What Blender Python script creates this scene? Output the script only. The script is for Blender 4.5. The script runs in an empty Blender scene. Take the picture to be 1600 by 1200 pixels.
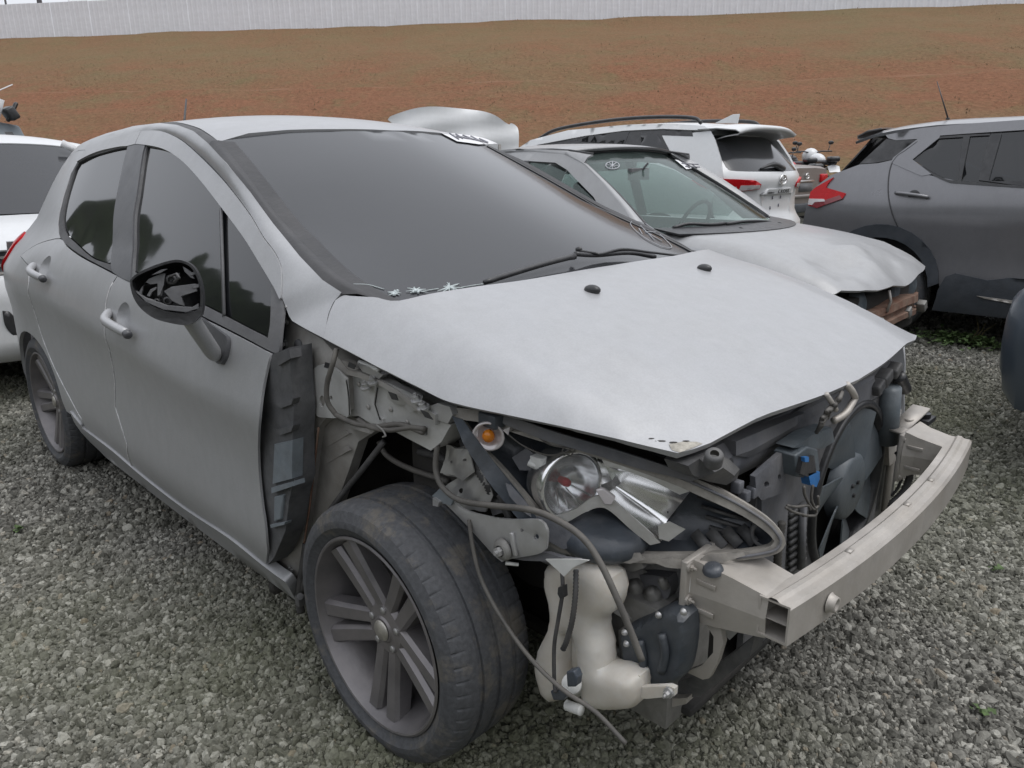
import bpy, bmesh, math, random
import numpy as np
from mathutils import Vector, Matrix
from mathutils.geometry import delaunay_2d_cdt
random.seed(7); rng = np.random.default_rng(7)
SC = bpy.context.scene
COL = SC.collection
R = math.radians

# ------------------------------------------------------------------ camera
CAM_F, CAM_P, CAM_AZ, CAM_PI, CAM_RO = 1160.77, np.array([1.29317, -1.69797, 1.36909]), 2.35176, 0.28600, -0.00972
def cam_axes():
    f = np.array([math.cos(CAM_AZ)*math.cos(CAM_PI), math.sin(CAM_AZ)*math.cos(CAM_PI), -math.sin(CAM_PI)])
    r = np.cross(f, [0, 0, 1]); r /= np.linalg.norm(r); u = np.cross(r, f)
    r2 = r*math.cos(CAM_RO)+u*math.sin(CAM_RO); u2 = -r*math.sin(CAM_RO)+u*math.cos(CAM_RO)
    return r2, u2, f
CR, CU, CF = cam_axes()
cd = bpy.data.cameras.new('camera'); camo = bpy.data.objects.new('camera', cd); COL.objects.link(camo)
cd.sensor_fit = 'HORIZONTAL'; cd.sensor_width = 36; cd.lens = CAM_F/1600*36; cd.clip_start = 0.05; cd.clip_end = 600
m = Matrix.Identity(4)
for i in range(3):
    m[i][0], m[i][1], m[i][2], m[i][3] = CR[i], CU[i], -CF[i], CAM_P[i]
camo.matrix_world = m
SC.camera = camo

# ------------------------------------------------------------------ light
SUN_EL, SUN_AZ = R(68), R(60)
w = bpy.data.worlds.new('World'); SC.world = w; w.use_nodes = True
nt = w.node_tree; nt.nodes.clear()
wo = nt.nodes.new('ShaderNodeOutputWorld'); bg = nt.nodes.new('ShaderNodeBackground')
sky = nt.nodes.new('ShaderNodeTexSky'); sky.sky_type = 'NISHITA'; sky.sun_disc = False
sky.sun_elevation = SUN_EL; sky.sun_rotation = SUN_AZ; sky.air_density = 1.0; sky.dust_density = 6.0; sky.ozone_density = 1.0
hs = nt.nodes.new('ShaderNodeHueSaturation'); hs.inputs['Saturation'].default_value = 0.25
nt.links.new(sky.outputs[0], hs.inputs['Color'])
mx = nt.nodes.new('ShaderNodeMix'); mx.data_type = 'RGBA'; mx.inputs[0].default_value = .80   # closed cloud cover
nt.links.new(hs.outputs[0], mx.inputs[6]); mx.inputs[7].default_value = (7.15, 7.4, 7.95, 1)
# an overcast sky is about twice as bright overhead as at the horizon, all the way round
tc = nt.nodes.new('ShaderNodeTexCoord'); sx = nt.nodes.new('ShaderNodeSeparateXYZ'); nt.links.new(tc.outputs['Generated'], sx.inputs[0])
mr = nt.nodes.new('ShaderNodeMapRange'); mr.inputs['From Min'].default_value = 0; mr.inputs['From Max'].default_value = 1; mr.inputs['To Min'].default_value = .86; mr.inputs['To Max'].default_value = 1.38
nt.links.new(sx.outputs[2], mr.inputs[0]); sc_ = nt.nodes.new('ShaderNodeVectorMath'); sc_.operation = 'SCALE'
nt.links.new(mx.outputs[2], sc_.inputs[0]); nt.links.new(mr.outputs[0], sc_.inputs['Scale']); nt.links.new(sc_.outputs[0], bg.inputs[0])
bg.inputs[1].default_value = 0.14
nt.links.new(bg.outputs[0], wo.inputs[0])
sd = bpy.data.lights.new('sun', 'SUN'); sd.energy = 1.0; sd.angle = R(35); sd.color = (1, .98, .96)
so = bpy.data.objects.new('sun', sd); COL.objects.link(so)
sdir = Vector((math.sin(SUN_AZ)*math.cos(SUN_EL), math.cos(SUN_AZ)*math.cos(SUN_EL), math.sin(SUN_EL)))
so.rotation_euler = sdir.to_track_quat('Z', 'Y').to_euler(); so.location = (0, 0, 30)
vs = SC.view_settings; SC.display_settings.display_device = 'sRGB'
vs.view_transform = 'Standard'; vs.look = 'None'; vs.gamma = 1; vs.use_curve_mapping = False; vs.exposure = 0.0

# ------------------------------------------------------------------ rays: a traced pixel meets a real surface at its own distance
def ray(u, v):
    return CAM_P, CR*((u-800)/CAM_F) - CU*((v-600)/CAM_F) + CF
def at(u, v, x=None, y=None, z=None):
    o, d = ray(u, v)
    k, val = (0, x) if x is not None else (1, y) if y is not None else (2, z)
    return o+d*((val-o[k])/d[k])
def at_plane(u, v, p, n):
    o, d = ray(u, v); return o+d*(np.dot(np.asarray(p)-o, n)/np.dot(d, n))
TS = np.linspace(.3, 16, 1600)
def on(u, v, g, M=None):
    """first hit of the ray through a traced point with g(x,y,z)=0 ; M: 4x4 world->local"""
    o, d = ray(u, v)
    if M is not None:
        o = M[:3, :3]@o+M[:3, 3]; d = M[:3, :3]@d
    P = o[:, None]+d[:, None]*TS
    s = g(P[0], P[1], P[2]); k = np.nonzero(s[:-1]*s[1:] <= 0)[0]
    if len(k) == 0:
        k = np.argmin(np.abs(s)); return P[:, k]
    a, b = TS[k[0]], TS[k[0]+1]
    t = np.linspace(a, b, 200); P = o[:, None]+d[:, None]*t; s = g(P[0], P[1], P[2])
    return P[:, np.argmin(np.abs(s))]
def pchip(xs, ys):
    xs = np.array(xs, float); ys = np.array(ys, float); h = np.diff(xs); dl = np.diff(ys)/h
    d = np.zeros(len(xs)); d[0] = dl[0]; d[-1] = dl[-1]
    for i in range(1, len(xs)-1):
        if dl[i-1]*dl[i] > 0:
            w1, w2 = 2*h[i]+h[i-1], h[i]+2*h[i-1]; d[i] = (w1+w2)/(w1/dl[i-1]+w2/dl[i])
    def f(x):
        x = np.asarray(x, float); xc = np.clip(x, xs[0], xs[-1])
        i = np.clip(np.searchsorted(xs, xc)-1, 0, len(xs)-2); t = (xc-xs[i])/h[i]
        return ((1+2*t)*(1-t)**2)*ys[i]+t*(1-t)**2*h[i]*d[i]+t*t*(3-2*t)*ys[i+1]+t*t*(t-1)*h[i]*d[i+1] + (x-xc)*np.where(x > xs[-1], d[-1], d[0])
    return f

# ------------------------------------------------------------------ outlines
def catmull(P, n=6, closed=False, corner=40):
    """smooth a polyline through its points, keeping corners sharper than `corner` degrees"""
    P = [np.asarray(p, float) for p in P]; N = len(P); out = []
    segs = N if closed else N-1
    def isc(i):
        if not closed and (i <= 0 or i >= N-1): return True
        a = P[i % N]-P[(i-1) % N]; b = P[(i+1) % N]-P[i % N]
        c = np.dot(a, b)/(np.linalg.norm(a)*np.linalg.norm(b)+1e-12)
        return math.degrees(math.acos(max(-1, min(1, c)))) > corner
    for i in range(segs):
        p1, p2 = P[i % N], P[(i+1) % N]
        p0 = p1-(p2-p1) if isc(i) else P[(i-1) % N]
        p3 = p2+(p2-p1) if isc(i+1) else P[(i+2) % N]
        for k in range(n):
            t = k/n
            out.append(.5*((2*p1)+(-p0+p2)*t+(2*p0-5*p1+4*p2-p3)*t*t+(-p0+3*p1-3*p2+p3)*t**3))
    if not closed: out.append(P[-1])
    return np.array(out)
def resample(P, n):
    P = np.asarray(P, float); d = np.r_[0, np.cumsum(np.linalg.norm(np.diff(P, axis=0), axis=1))]
    t = np.linspace(0, d[-1], n)
    return np.stack([np.interp(t, d, P[:, k]) for k in range(P.shape[1])], 1)
def inside(poly, pts):
    poly = np.asarray(poly); pts = np.asarray(pts); r = np.zeros(len(pts), bool); n = len(poly)
    for i in range(n):
        a, b = poly[i], poly[(i+1) % n]
        c = (a[1] > pts[:, 1]) != (b[1] > pts[:, 1])
        if c.any():
            xx = (b[0]-a[0])*(pts[:, 1]-a[1])/(b[1]-a[1]+1e-15)+a[0]; r ^= c & (pts[:, 0] < xx)
    return r
def dist_to(poly, pts):
    poly = np.asarray(poly); A = poly; B = np.roll(poly, -1, 0); d = np.full(len(pts), 1e9)
    for a, b in zip(A, B):
        ab = b-a; t = np.clip(((pts-a)@ab)/(ab@ab+1e-15), 0, 1); d = np.minimum(d, np.linalg.norm(pts-a-t[:, None]*ab, axis=1))
    return d
def cdt(outer, holes=(), step=.05, extra=None):
    """fill an outline (with holes) with a triangle sheet; returns 2D verts, tris, number of outline verts"""
    def dens(P):
        Q = []; P = np.asarray(P, float)
        for a, b in zip(P, np.roll(P, -1, 0)):
            k = max(1, int(np.linalg.norm(b-a)/step)); Q += [a+(b-a)*i/k for i in range(k)]
        R_ = [Q[0]]
        for q in Q[1:]:
            if np.linalg.norm(q-R_[-1]) > step*.08: R_.append(q)
        if np.linalg.norm(R_[0]-R_[-1]) < step*.08: R_.pop()
        return np.array(R_)
    loops = [dens(outer)]+[dens(h) for h in holes]
    V = []; E = []
    for L in loops:
        b = len(V); V += list(L); E += [(b+i, b+(i+1) % len(L)) for i in range(len(L))]
    nb = len(V); o = loops[0]
    gx = np.arange(o[:, 0].min(), o[:, 0].max(), step); gy = np.arange(o[:, 1].min(), o[:, 1].max(), step)
    G = np.array([(x+(step/2 if j % 2 else 0), y) for j, y in enumerate(gy) for x in gx]) if len(gx) and len(gy) else np.zeros((0, 2))
    if len(G):
        k = inside(o, G)
        for h in loops[1:]: k &= ~inside(h, G)
        G = G[k]
        if len(G):
            dm = np.full(len(G), 1e9)
            for L in loops: dm = np.minimum(dm, dist_to(L, G))
            G = G[dm > step*.45]
    if extra is not None and len(extra):
        X = np.asarray(extra, float); k = inside(o, X)
        for h in loops[1:]: k &= ~inside(h, X)
        X = X[k]
        if len(X):
            dm = np.full(len(X), 1e9)
            for L in loops: dm = np.minimum(dm, dist_to(L, X))
            X = X[dm > .008]
        if len(X) and len(G):
            G = G[np.min(np.linalg.norm(G[:, None]-X[None], axis=2), axis=1) > step*.3]
        V += list(X)
    V += list(G)
    v, e, f, *_ = delaunay_2d_cdt([Vector(map(float, p)) for p in V], E, [], 0, 1e-7)
    v = np.array([tuple(p) for p in v]); f = np.array([t for t in f if len(t) == 3])
    c = v[f].mean(1); k = inside(o, c)
    for h in loops[1:]: k &= ~inside(h, c)
    return v, f[k], loops

# ------------------------------------------------------------------ objects
def link(o, parent=None):
    COL.objects.link(o)
    if parent is not None: o.parent = parent
    return o
def tag(o, label=None, cat=None, group=None, kind=None):
    if label: o['label'] = label
    if cat: o['category'] = cat
    if group: o['group'] = group
    if kind: o['kind'] = kind
    return o
def thing(name, label, cat, loc=(0, 0, 0), rz=0, group=None):
    o = bpy.data.objects.new(name, None); o.empty_display_size = .2; o.location = loc; o.rotation_euler = (0, 0, rz)
    link(o); return tag(o, label, cat, group)
def mk(name, V, F, mat, parent=None, smooth=True, thick=0, off=-1, bev=0, sub=0, auto=None):
    me = bpy.data.meshes.new(name); me.from_pydata([tuple(map(float, p)) for p in V], [], [tuple(map(int, f)) for f in F]); me.update()
    if isinstance(mat, (list, tuple)):
        for q in mat: me.materials.append(q)
    else: me.materials.append(mat)
    if smooth:
        me.polygons.foreach_set('use_smooth', [True]*len(me.polygons))
        if auto is not None:
            me.set_sharp_from_angle(angle=R(auto))
    o = bpy.data.objects.new(name, me); link(o, parent)
    if thick:
        s = o.modifiers.new('solid', 'SOLIDIFY'); s.thickness = thick; s.offset = off; s.use_even_offset = False
    if bev:
        b = o.modifiers.new('bevel', 'BEVEL'); b.width = bev; b.segments = 2; b.limit_method = 'ANGLE'; b.angle_limit = R(40)
    if sub:
        b = o.modifiers.new('sub', 'SUBSURF'); b.levels = sub; b.render_levels = sub
    return o

class MB:
    """collects shapes for ONE mesh object"""
    def __init__(s): s.V = []; s.F = []
    def add(s, V, F):
        b = len(s.V); s.V += [tuple(map(float, p)) for p in V]; s.F += [tuple(b+int(i) for i in f) for f in F]; return s
    def box(s, c, d, rot=None, taper=1):
        c = np.array(c, float); d = np.array(d, float)/2
        P = np.array([(x*d[0]*(taper if z > 0 else 1), y*d[1]*(taper if z > 0 else 1), z*d[2]) for z in (-1, 1) for y in (-1, 1) for x in (-1, 1)])
        if rot is not None: P = P@np.array(rot.to_3x3() if hasattr(rot, 'to_3x3') else rot).T
        return s.add(P+c, [(0, 2, 3, 1), (4, 5, 7, 6), (0, 1, 5, 4), (2, 6, 7, 3), (0, 4, 6, 2), (1, 3, 7, 5)])
    def bar(s, a, b, w, h, up=(0, 0, 1), w2=None, h2=None):
        a = np.array(a, float); b = np.array(b, float); d = b-a; d /= np.linalg.norm(d)
        r = np.cross(d, up); r /= np.linalg.norm(r)+1e-12; u = np.cross(r, d)
        w2 = w if w2 is None else w2; h2 = h if h2 is None else h2
        P = [a-r*w/2-u*h/2, a+r*w/2-u*h/2, a+r*w/2+u*h/2, a-r*w/2+u*h/2, b-r*w2/2-u*h2/2, b+r*w2/2-u*h2/2, b+r*w2/2+u*h2/2, b-r*w2/2+u*h2/2]
        return s.add(P, [(0, 3, 2, 1), (4, 5, 6, 7), (0, 1, 5, 4), (1, 2, 6, 5), (2, 3, 7, 6), (3, 0, 4, 7)])
    def tube(s, pts, r, seg=8, closed=False, caps=True):
        P = np.array([np.asarray(p, float) for p in pts]); n = len(P)
        rr = np.full(n, r) if np.isscalar(r) else np.asarray(r, float)
        T = np.gradient(P, axis=0); T /= np.linalg.norm(T, axis=1)[:, None]+1e-12
        if closed:
            T = np.roll(P, -1, 0)-np.roll(P, 1, 0); T /= np.linalg.norm(T, axis=1)[:, None]+1e-12
        ref = np.array([0, 0, 1.]) if abs(T[0][2]) < .9 else np.array([1., 0, 0]); N = np.cross(T[0], ref); N /= np.linalg.norm(N)
        V = []
        for i in range(n):
            N = N-T[i]*np.dot(N, T[i]); N /= np.linalg.norm(N)+1e-12; B = np.cross(T[i], N)
            for k in range(seg):
                a = 2*math.pi*k/seg; V.append(P[i]+rr[i]*(N*math.cos(a)+B*math.sin(a)))
        F = [(i*seg+k, i*seg+(k+1) % seg, ((i+1) % n)*seg+(k+1) % seg, ((i+1) % n)*seg+k) for i in range(n if closed else n-1) for k in range(seg)]
        if caps and not closed: F += [tuple(range(seg-1, -1, -1)), tuple((n-1)*seg+k for k in range(seg))]
        return s.add(V, F)
    def lathe(s, prof, c, axis, seg=32, ref=None, a0=0, a1=2*math.pi):
        """prof: (radius, along) pairs revolved about axis through c"""
        ax = np.array(axis, float); ax /= np.linalg.norm(ax); c = np.array(c, float)
        ref = np.array(ref if ref is not None else ((0, 0, 1) if abs(ax[2]) < .9 else (1, 0, 0)), float)
        e1 = ref-ax*np.dot(ref, ax); e1 /= np.linalg.norm(e1); e2 = np.cross(ax, e1); full = abs(a1-a0-2*math.pi) < 1e-6
        ns = seg if full else seg+1; V = []
        for k in range(ns):
            a = a0+(a1-a0)*k/seg
            for r_, h in prof: V.append(c+ax*h+r_*(e1*math.cos(a)+e2*math.sin(a)))
        m = len(prof); F = []
        for k in range(seg):
            k2 = (k+1) % ns
            for i in range(m-1): F.append((k*m+i, k*m+i+1, k2*m+i+1, k2*m+i))
        return s.add(V, F)
    def cyl(s, a, b, r, seg=16, r2=None):
        a = np.array(a, float); b = np.array(b, float); L = np.linalg.norm(b-a); r2 = r if r2 is None else r2
        return s.lathe([(1e-4, 0), (r, 0), (r, 0.0001), (r2, L-.0001), (r2, L), (1e-4, L)], a, b-a, seg)
    def ball(s, c, r, seg=12):
        r = np.array([r, r, r] if np.isscalar(r) else r, float); n = seg//2; V = []; F = []
        for i in range(n+1):
            t = math.pi*i/n
            for k in range(seg):
                a = 2*math.pi*k/seg; V.append(np.array(c)+r*np.array([math.sin(t)*math.cos(a), math.sin(t)*math.sin(a), math.cos(t)]))
        for i in range(n):
            for k in range(seg): F.append((i*seg+k, (i+1)*seg+k, (i+1)*seg+(k+1) % seg, i*seg+(k+1) % seg))
        return s.add(V, F)
    def grid(s, rows):
        """rows of equal length -> quad sheet"""
        n, m = len(rows), len(rows[0]); V = [p for r_ in rows for p in r_]
        return s.add(V, [(i*m+j, i*m+j+1, (i+1)*m+j+1, (i+1)*m+j) for i in range(n-1) for j in range(m-1)])
    def build(s, name, mat, parent=None, thick=0, out=None, **k):
        V, F = np.array(s.V), s.F
        if thick:
            F = np.array([t for q in F for t in ((q[0], q[1], q[2]), (q[0], q[2], q[3]))])
            if out is not None:
                n = np.cross(V[F[:, 1]]-V[F[:, 0]], V[F[:, 2]]-V[F[:, 0]]).sum(0)
                if np.dot(n, out) < 0: F = F[:, ::-1]
            V, F = shell(V, F, thick)
        return mk(name, V, F, mat, parent, **k)

def shell(V, f, thick):
    """front skin with its own rim and back, unwelded so the panel edge stays crisp"""
    V = np.asarray(V, float); f = np.asarray(f); n = np.zeros_like(V)
    fn_ = np.cross(V[f[:, 1]]-V[f[:, 0]], V[f[:, 2]]-V[f[:, 0]])
    for i in range(3): np.add.at(n, f[:, i], fn_)
    n /= np.linalg.norm(n, axis=1)[:, None]+1e-12
    N = len(V); B = V-n*thick; has = set(); F = [tuple(t) for t in f]
    for t in f:
        for i in range(3): has.add((t[i], t[(i+1) % 3]))
    F += [(t[0]+N, t[2]+N, t[1]+N) for t in f]
    for (i, j) in list(has):
        if (j, i) not in has: F.append((j+2*N, i+2*N, i+3*N, j+3*N))
    W = np.r_[V, B, V, B]; used = np.zeros(len(W), bool)
    for q in F: used[list(q)] = True
    idx = np.cumsum(used)-1
    return W[used], [tuple(int(idx[i]) for i in q) for q in F]
def sheet(name, outer, fn, mat, parent=None, holes=(), step=.05, thick=0, flip=False, face=None, extra=None, **k):
    v, f, L = cdt(outer, holes, step, extra)
    V = np.asarray(fn(v[:, 0], v[:, 1]), float)
    # turn the front to the outside of the body
    n = np.cross(V[f[:, 1]]-V[f[:, 0]], V[f[:, 2]]-V[f[:, 0]]).sum(0)
    out = np.array(face if face is not None else (0, -1, .15), float)
    if np.dot(n, out) < 0: f = f[:, ::-1]
    if thick: V, f = shell(V, f, thick)
    return mk(name, V, f, mat, parent, **k)
def mirror_y(o, parent=None):
    """the same panel on the other flank of a symmetric body"""
    me = o.data.copy(); n = len(me.vertices); a = np.zeros(n*3); me.vertices.foreach_get('co', a); a = a.reshape(-1, 3); a[:, 1] *= -1
    me.vertices.foreach_set('co', a.ravel()); me.flip_normals(); me.update()
    c = bpy.data.objects.new(o.name.split('.')[0], me); link(c, parent if parent is not None else o.parent)
    for mo in o.modifiers:
        q = c.modifiers.new(mo.name, mo.type)
        if mo.type == 'SOLIDIFY': q.thickness, q.offset = mo.thickness, mo.offset
    return c
def plate(name, px, p, n, mat, parent=None, thick=.003, holes=(), smooth_n=0, step=.03, puff=0, pw=.03, back=0, bev=0, closed_smooth=40, crum=0):
    """a traced outline laid on the real plane (point p, normal n towards the viewer), given thickness; puff: bulge of the front"""
    n = np.asarray(n, float); n /= np.linalg.norm(n)
    if np.dot(n, CAM_P-np.asarray(p)) < 0: n = -n
    e1 = np.cross(n, [0, 0, 1.]);
    if np.linalg.norm(e1) < .05: e1 = np.cross(n, [1., 0, 0])
    e1 /= np.linalg.norm(e1); e2 = np.cross(n, e1); p = np.asarray(p, float)
    def to2(L):
        q = np.array([at_plane(u, v, p, n)-p for u, v in L]); return np.stack([q@e1, q@e2], 1)
    o = to2(px)
    if smooth_n: o = catmull(o, smooth_n, True, closed_smooth)
    hs_ = [to2(h) for h in holes]
    v, f, L = cdt(o, hs_, step)
    h = np.zeros(len(v))
    if puff:
        d = np.full(len(v), 1e9)
        for l in L: d = np.minimum(d, dist_to(l, v))
        h = puff*np.sqrt(np.clip(1-(1-np.clip(d/pw, 0, 1))**2, 0, 1))
    if crum:
        ph = (px[0][0]*.37+px[0][1]*.11) % 6.28
        h = h+crum*(np.sin(v[:, 0]*55+ph)*np.sin(v[:, 1]*47+ph*2)+.6*np.abs(np.sin(v[:, 0]*90-v[:, 1]*70+ph))-.3)
    V = p+v[:, :1]*e1+v[:, 1:]*e2
    Vf = V+h[:, None]*n; Vb = V-n*thick-(h[:, None]*n*back)
    nn_ = np.cross(V[f[:, 1]]-V[f[:, 0]], V[f[:, 2]]-V[f[:, 0]]).sum(0)
    if np.dot(nn_, n) < 0: f = f[:, ::-1]
    N = len(v); F = [tuple(t) for t in f]+[(t[0]+N, t[2]+N, t[1]+N) for t in f]
    # rim
    cnt = {}
    for t in f:
        for i in range(3): cnt[(t[i], t[(i+1) % 3])] = 1
    for (i, j) in list(cnt):
        if (j, i) not in cnt: F.append((j, i, i+N, j+N))
    return mk(name, np.r_[Vf, Vb], F, mat, parent, smooth=True, auto=35, bev=bev)
# ------------------------------------------------------------------ materials
def nodes(name):
    m = bpy.data.materials.new(name); m.use_nodes = True; t = m.node_tree; t.nodes.clear()
    o = t.nodes.new('ShaderNodeOutputMaterial'); b = t.nodes.new('ShaderNodeBsdfPrincipled'); t.links.new(b.outputs[0], o.inputs[0])
    return m, t, b, o
def noise(t, scale, detail=4, rough=.6, coord='Object', stretch=None, dist=0):
    tc = t.nodes.new('ShaderNodeTexCoord'); n = t.nodes.new('ShaderNodeTexNoise'); n.inputs['Scale'].default_value = scale
    n.inputs['Detail'].default_value = detail; n.inputs['Roughness'].default_value = rough; n.inputs['Distortion'].default_value = dist
    if stretch:
        mp = t.nodes.new('ShaderNodeMapping'); mp.inputs['Scale'].default_value = stretch
        t.links.new(tc.outputs[coord], mp.inputs[0]); t.links.new(mp.outputs[0], n.inputs['Vector'])
    else: t.links.new(tc.outputs[coord], n.inputs['Vector'])
    return n.outputs['Fac']
def ramp(t, fac, stops):
    r = t.nodes.new('ShaderNodeValToRGB'); t.links.new(fac, r.inputs[0]); e = r.color_ramp.elements
    while len(e) < len(stops): e.new(.5)
    for q, (p, c) in zip(e, stops):
        q.position = p; q.color = (c, c, c, 1) if np.isscalar(c) else (*c, 1)
    return r.outputs[0]
def mix(t, f, a, b, mode='MIX'):
    m = t.nodes.new('ShaderNodeMix'); m.data_type = 'RGBA'; m.blend_type = mode
    for s, val in ((0, f), (6, a), (7, b)):
        if hasattr(val, 'links'): t.links.new(val, m.inputs[s])
        elif s == 0: m.inputs[0].default_value = val
        else: m.inputs[s].default_value = (*val, 1)
    return m.outputs[2]
def bump(t, b, h, strength=.3, dist=.01):
    n = t.nodes.new('ShaderNodeBump'); n.inputs['Strength'].default_value = strength; n.inputs['Distance'].default_value = dist
    t.links.new(h, n.inputs['Height']); t.links.new(n.outputs[0], b.inputs['Normal'])
def setp(b, t, **k):
    for n, v in k.items():
        n = {'base': 'Base Color', 'rough': 'Roughness', 'metal': 'Metallic', 'coat': 'Coat Weight', 'coatr': 'Coat Roughness', 'spec': 'Specular IOR Level', 'trans': 'Transmission Weight', 'sss': 'Subsurface Weight', 'emit': 'Emission Color', 'emits': 'Emission Strength', 'alpha': 'Alpha'}[n]
        if hasattr(v, 'links'): t.links.new(v, b.inputs[n])
        elif isinstance(v, tuple): b.inputs[n].default_value = (*v, 1)
        else: b.inputs[n].default_value = v
def paint(name, col, dust=(.33, .31, .28), amt=.35, rough=.38, metal=.35, coat=.3, fine=260):
    """car paint under dry dust: run marks downwards, fine grime"""
    m, t, b, o = nodes(name)
    a = noise(t, 2.2, 6, .65); s = noise(t, 5, 5, .7, stretch=(3, 3, .35)); g = noise(t, fine, 2, .5)
    f = t.nodes.new('ShaderNodeMath'); f.operation = 'MULTIPLY'; t.links.new(ramp(t, a, [(.3, .2), (.75, 1)]), f.inputs[0]); t.links.new(ramp(t, s, [(.3, .35), (.7, 1)]), f.inputs[1])
    f2 = t.nodes.new('ShaderNodeMath'); f2.operation = 'MULTIPLY'; f2.inputs[1].default_value = amt; t.links.new(f.outputs[0], f2.inputs[0])
    c = mix(t, f2.outputs[0], col, dust)
    st_ = noise(t, 26, 5, .7, stretch=(1, 1, .5)); c = mix(t, .22, c, ramp(t, st_, [(.3, .40), (.7, .60)]), 'OVERLAY'); c = mix(t, .07, c, ramp(t, g, [(.35, .25), (.65, .75)]), 'OVERLAY')
    setp(b, t, base=c, rough=ramp(t, a, [(.25, rough-.06), (.8, min(1, rough+.2))]), metal=metal, coat=coat, coatr=.16)
    bump(t, b, noise(t, 9, 3, .5), .04, .01)
    return m
def simple(name, col, rough=.6, metal=0., var=.25, scale=14, dust=None, amt=.5, bumps=.15, bscale=60, **k):
    m, t, b, o = nodes(name)
    a = noise(t, scale, 6, .65)
    c = mix(t, ramp(t, a, [(.3, 0.), (.7, 1.)]), tuple(x*(1-var) for x in col), tuple(min(1, x*(1+var)) for x in col))
    if dust:
        d = noise(t, scale*.45, 7, .7)
        dd = t.nodes.new('ShaderNodeMath'); dd.operation = 'MULTIPLY'; dd.inputs[1].default_value = amt
        t.links.new(ramp(t, d, [(.35, 0.), (.7, 1.)]), dd.inputs[0]); c = mix(t, dd.outputs[0], c, dust)
    setp(b, t, base=c, rough=ramp(t, a, [(.2, max(.02, rough-.1)), (.8, min(1, rough+.1))]), metal=metal, **k)
    if bumps: bump(t, b, noise(t, bscale, 4, .6), bumps, .01)
    return m
def tinted(name, col, clear=.25, rough=.08, dust=(.30, .30, .31), amt=.35, tint=(.12, .13, .14), coat=1.):
    """window glass with tint film and dust: part see-through"""
    m, t, b, o = nodes(name)
    a = noise(t, 1.6, 6, .65); s = noise(t, 240, 2, .5)
    d = t.nodes.new('ShaderNodeMath'); d.operation = 'MULTIPLY'; d.inputs[1].default_value = amt; t.links.new(ramp(t, a, [(.25, .55), (.8, 1)]), d.inputs[0])
    c = mix(t, d.outputs[0], col, dust); c = mix(t, .12, c, ramp(t, s, [(.4, .3), (.6, .7)]), 'OVERLAY')
    setp(b, t, base=c, rough=rough, spec=.3+.3*coat, coat=coat, coatr=.03)
    tr = t.nodes.new('ShaderNodeBsdfTransparent'); tr.inputs[0].default_value = (*tint, 1)
    if clear:
        mx = t.nodes.new('ShaderNodeMixShader'); mx.inputs[0].default_value = clear
        t.links.new(b.outputs[0], mx.inputs[1]); t.links.new(tr.outputs[0], mx.inputs[2]); t.links.new(mx.outputs[0], o.inputs[0])
    return m
MT = {}
MT['silver'] = paint('silver_paint', (.375, .379, .390), dust=(.345, .345, .342), amt=.65, rough=.42, metal=.30, coat=.22)
MT['silver_in'] = simple('inner_body_paint', (.36, .35, .335), .5, .1, .3, 9, dust=(.20, .175, .145), amt=.75)
MT['primer'] = simple('apron_paint', (.50, .50, .49), .45, .2, .2, 8, dust=(.30, .285, .255), amt=.6)
MT['grime'] = simple('grimy_wheel_well', (.024, .023, .022), .9, 0, .4, 12, dust=(.06, .053, .045), amt=.6)
MT['foam'] = simple('charcoal_foam', (.075, .076, .08), .85, 0, .3, 30, dust=(.15, .15, .15), amt=.5)
MT['bluegrey'] = simple('blue_grey_foam', (.14, .165, .185), .7, 0, .2, 18, dust=(.25, .25, .25), amt=.4)
MT['rubber'] = simple('rubber_seal', (.055, .055, .058), .65, 0, .2, 20, dust=(.17, .17, .17), amt=.4)
MT['trimgrey'] = simple('faded_window_trim', (.10, .10, .105), .6, 0, .2, 10, dust=(.22, .22, .22), amt=.5)
MT['pillar'] = simple('pillar_cover', (.06, .062, .068), .4, 0, .15, 8, dust=(.115, .115, .12), amt=.6, bumps=.05)
MT['mould'] = simple('windscreen_moulding_rubber', (.026, .026, .028), .5, 0, .2, 10, dust=(.065, .062, .062), amt=.6)
MT['black'] = simple('black_plastic', (.022, .022, .024), .35, 0, .3, 30, dust=(.09, .09, .09), amt=.35)
MT['blackdust'] = simple('dusty_black_plastic', (.045, .046, .05), .6, 0, .35, 22, dust=(.17, .165, .155), amt=.7)
MT['mirrorgrey'] = simple('mirror_mechanism_plastic', (.13, .13, .135), .5, 0, .2, 25)
MT['glassR'] = tinted('tinted_side_glass', (.006, .007, .009), .38, .04, dust=(.05, .052, .056), amt=.22, tint=(.22, .26, .30))
MT['glassW'] = tinted('dusty_windscreen_glass', (.03, .032, .035), .12, .13, dust=(.062, .063, .068), amt=.55, tint=(.25, .27, .29), coat=.25)
MT['clear'] = tinted('clear_windscreen_glass', (.10, .13, .12), .72, .03, dust=(.3, .32, .32), amt=.3, tint=(.80, .90, .87))
MT['alloy'] = simple('dusty_grey_alloy', (.165, .158, .163), .42, .5, .25, 10, dust=(.24, .22, .215), amt=.7, bumps=.05)
MT['cap'] = simple('worn_wheel_cap', (.42, .40, .36), .4, .6, .2, 40)
MT['alu'] = simple('dusty_aluminium', (.44, .415, .385), .5, .35, .18, 9, dust=(.33, .295, .25), amt=.6, bumps=.08)
MT['steel'] = simple('bare_stamped_steel', (.48, .48, .48), .38, .6, .15, 10, dust=(.34, .32, .29), amt=.4, bumps=.05)
MT['chrome'] = simple('headlamp_reflector', (.86, .86, .86), .20, .95, .05, 8, dust=(.66, .65, .63), amt=.2, bumps=.03, bscale=12)
MT['chromedull'] = simple('dusty_reflector_frame', (.60, .59, .57), .35, .7, .1, 10, dust=(.45, .43, .40), amt=.5)
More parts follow.
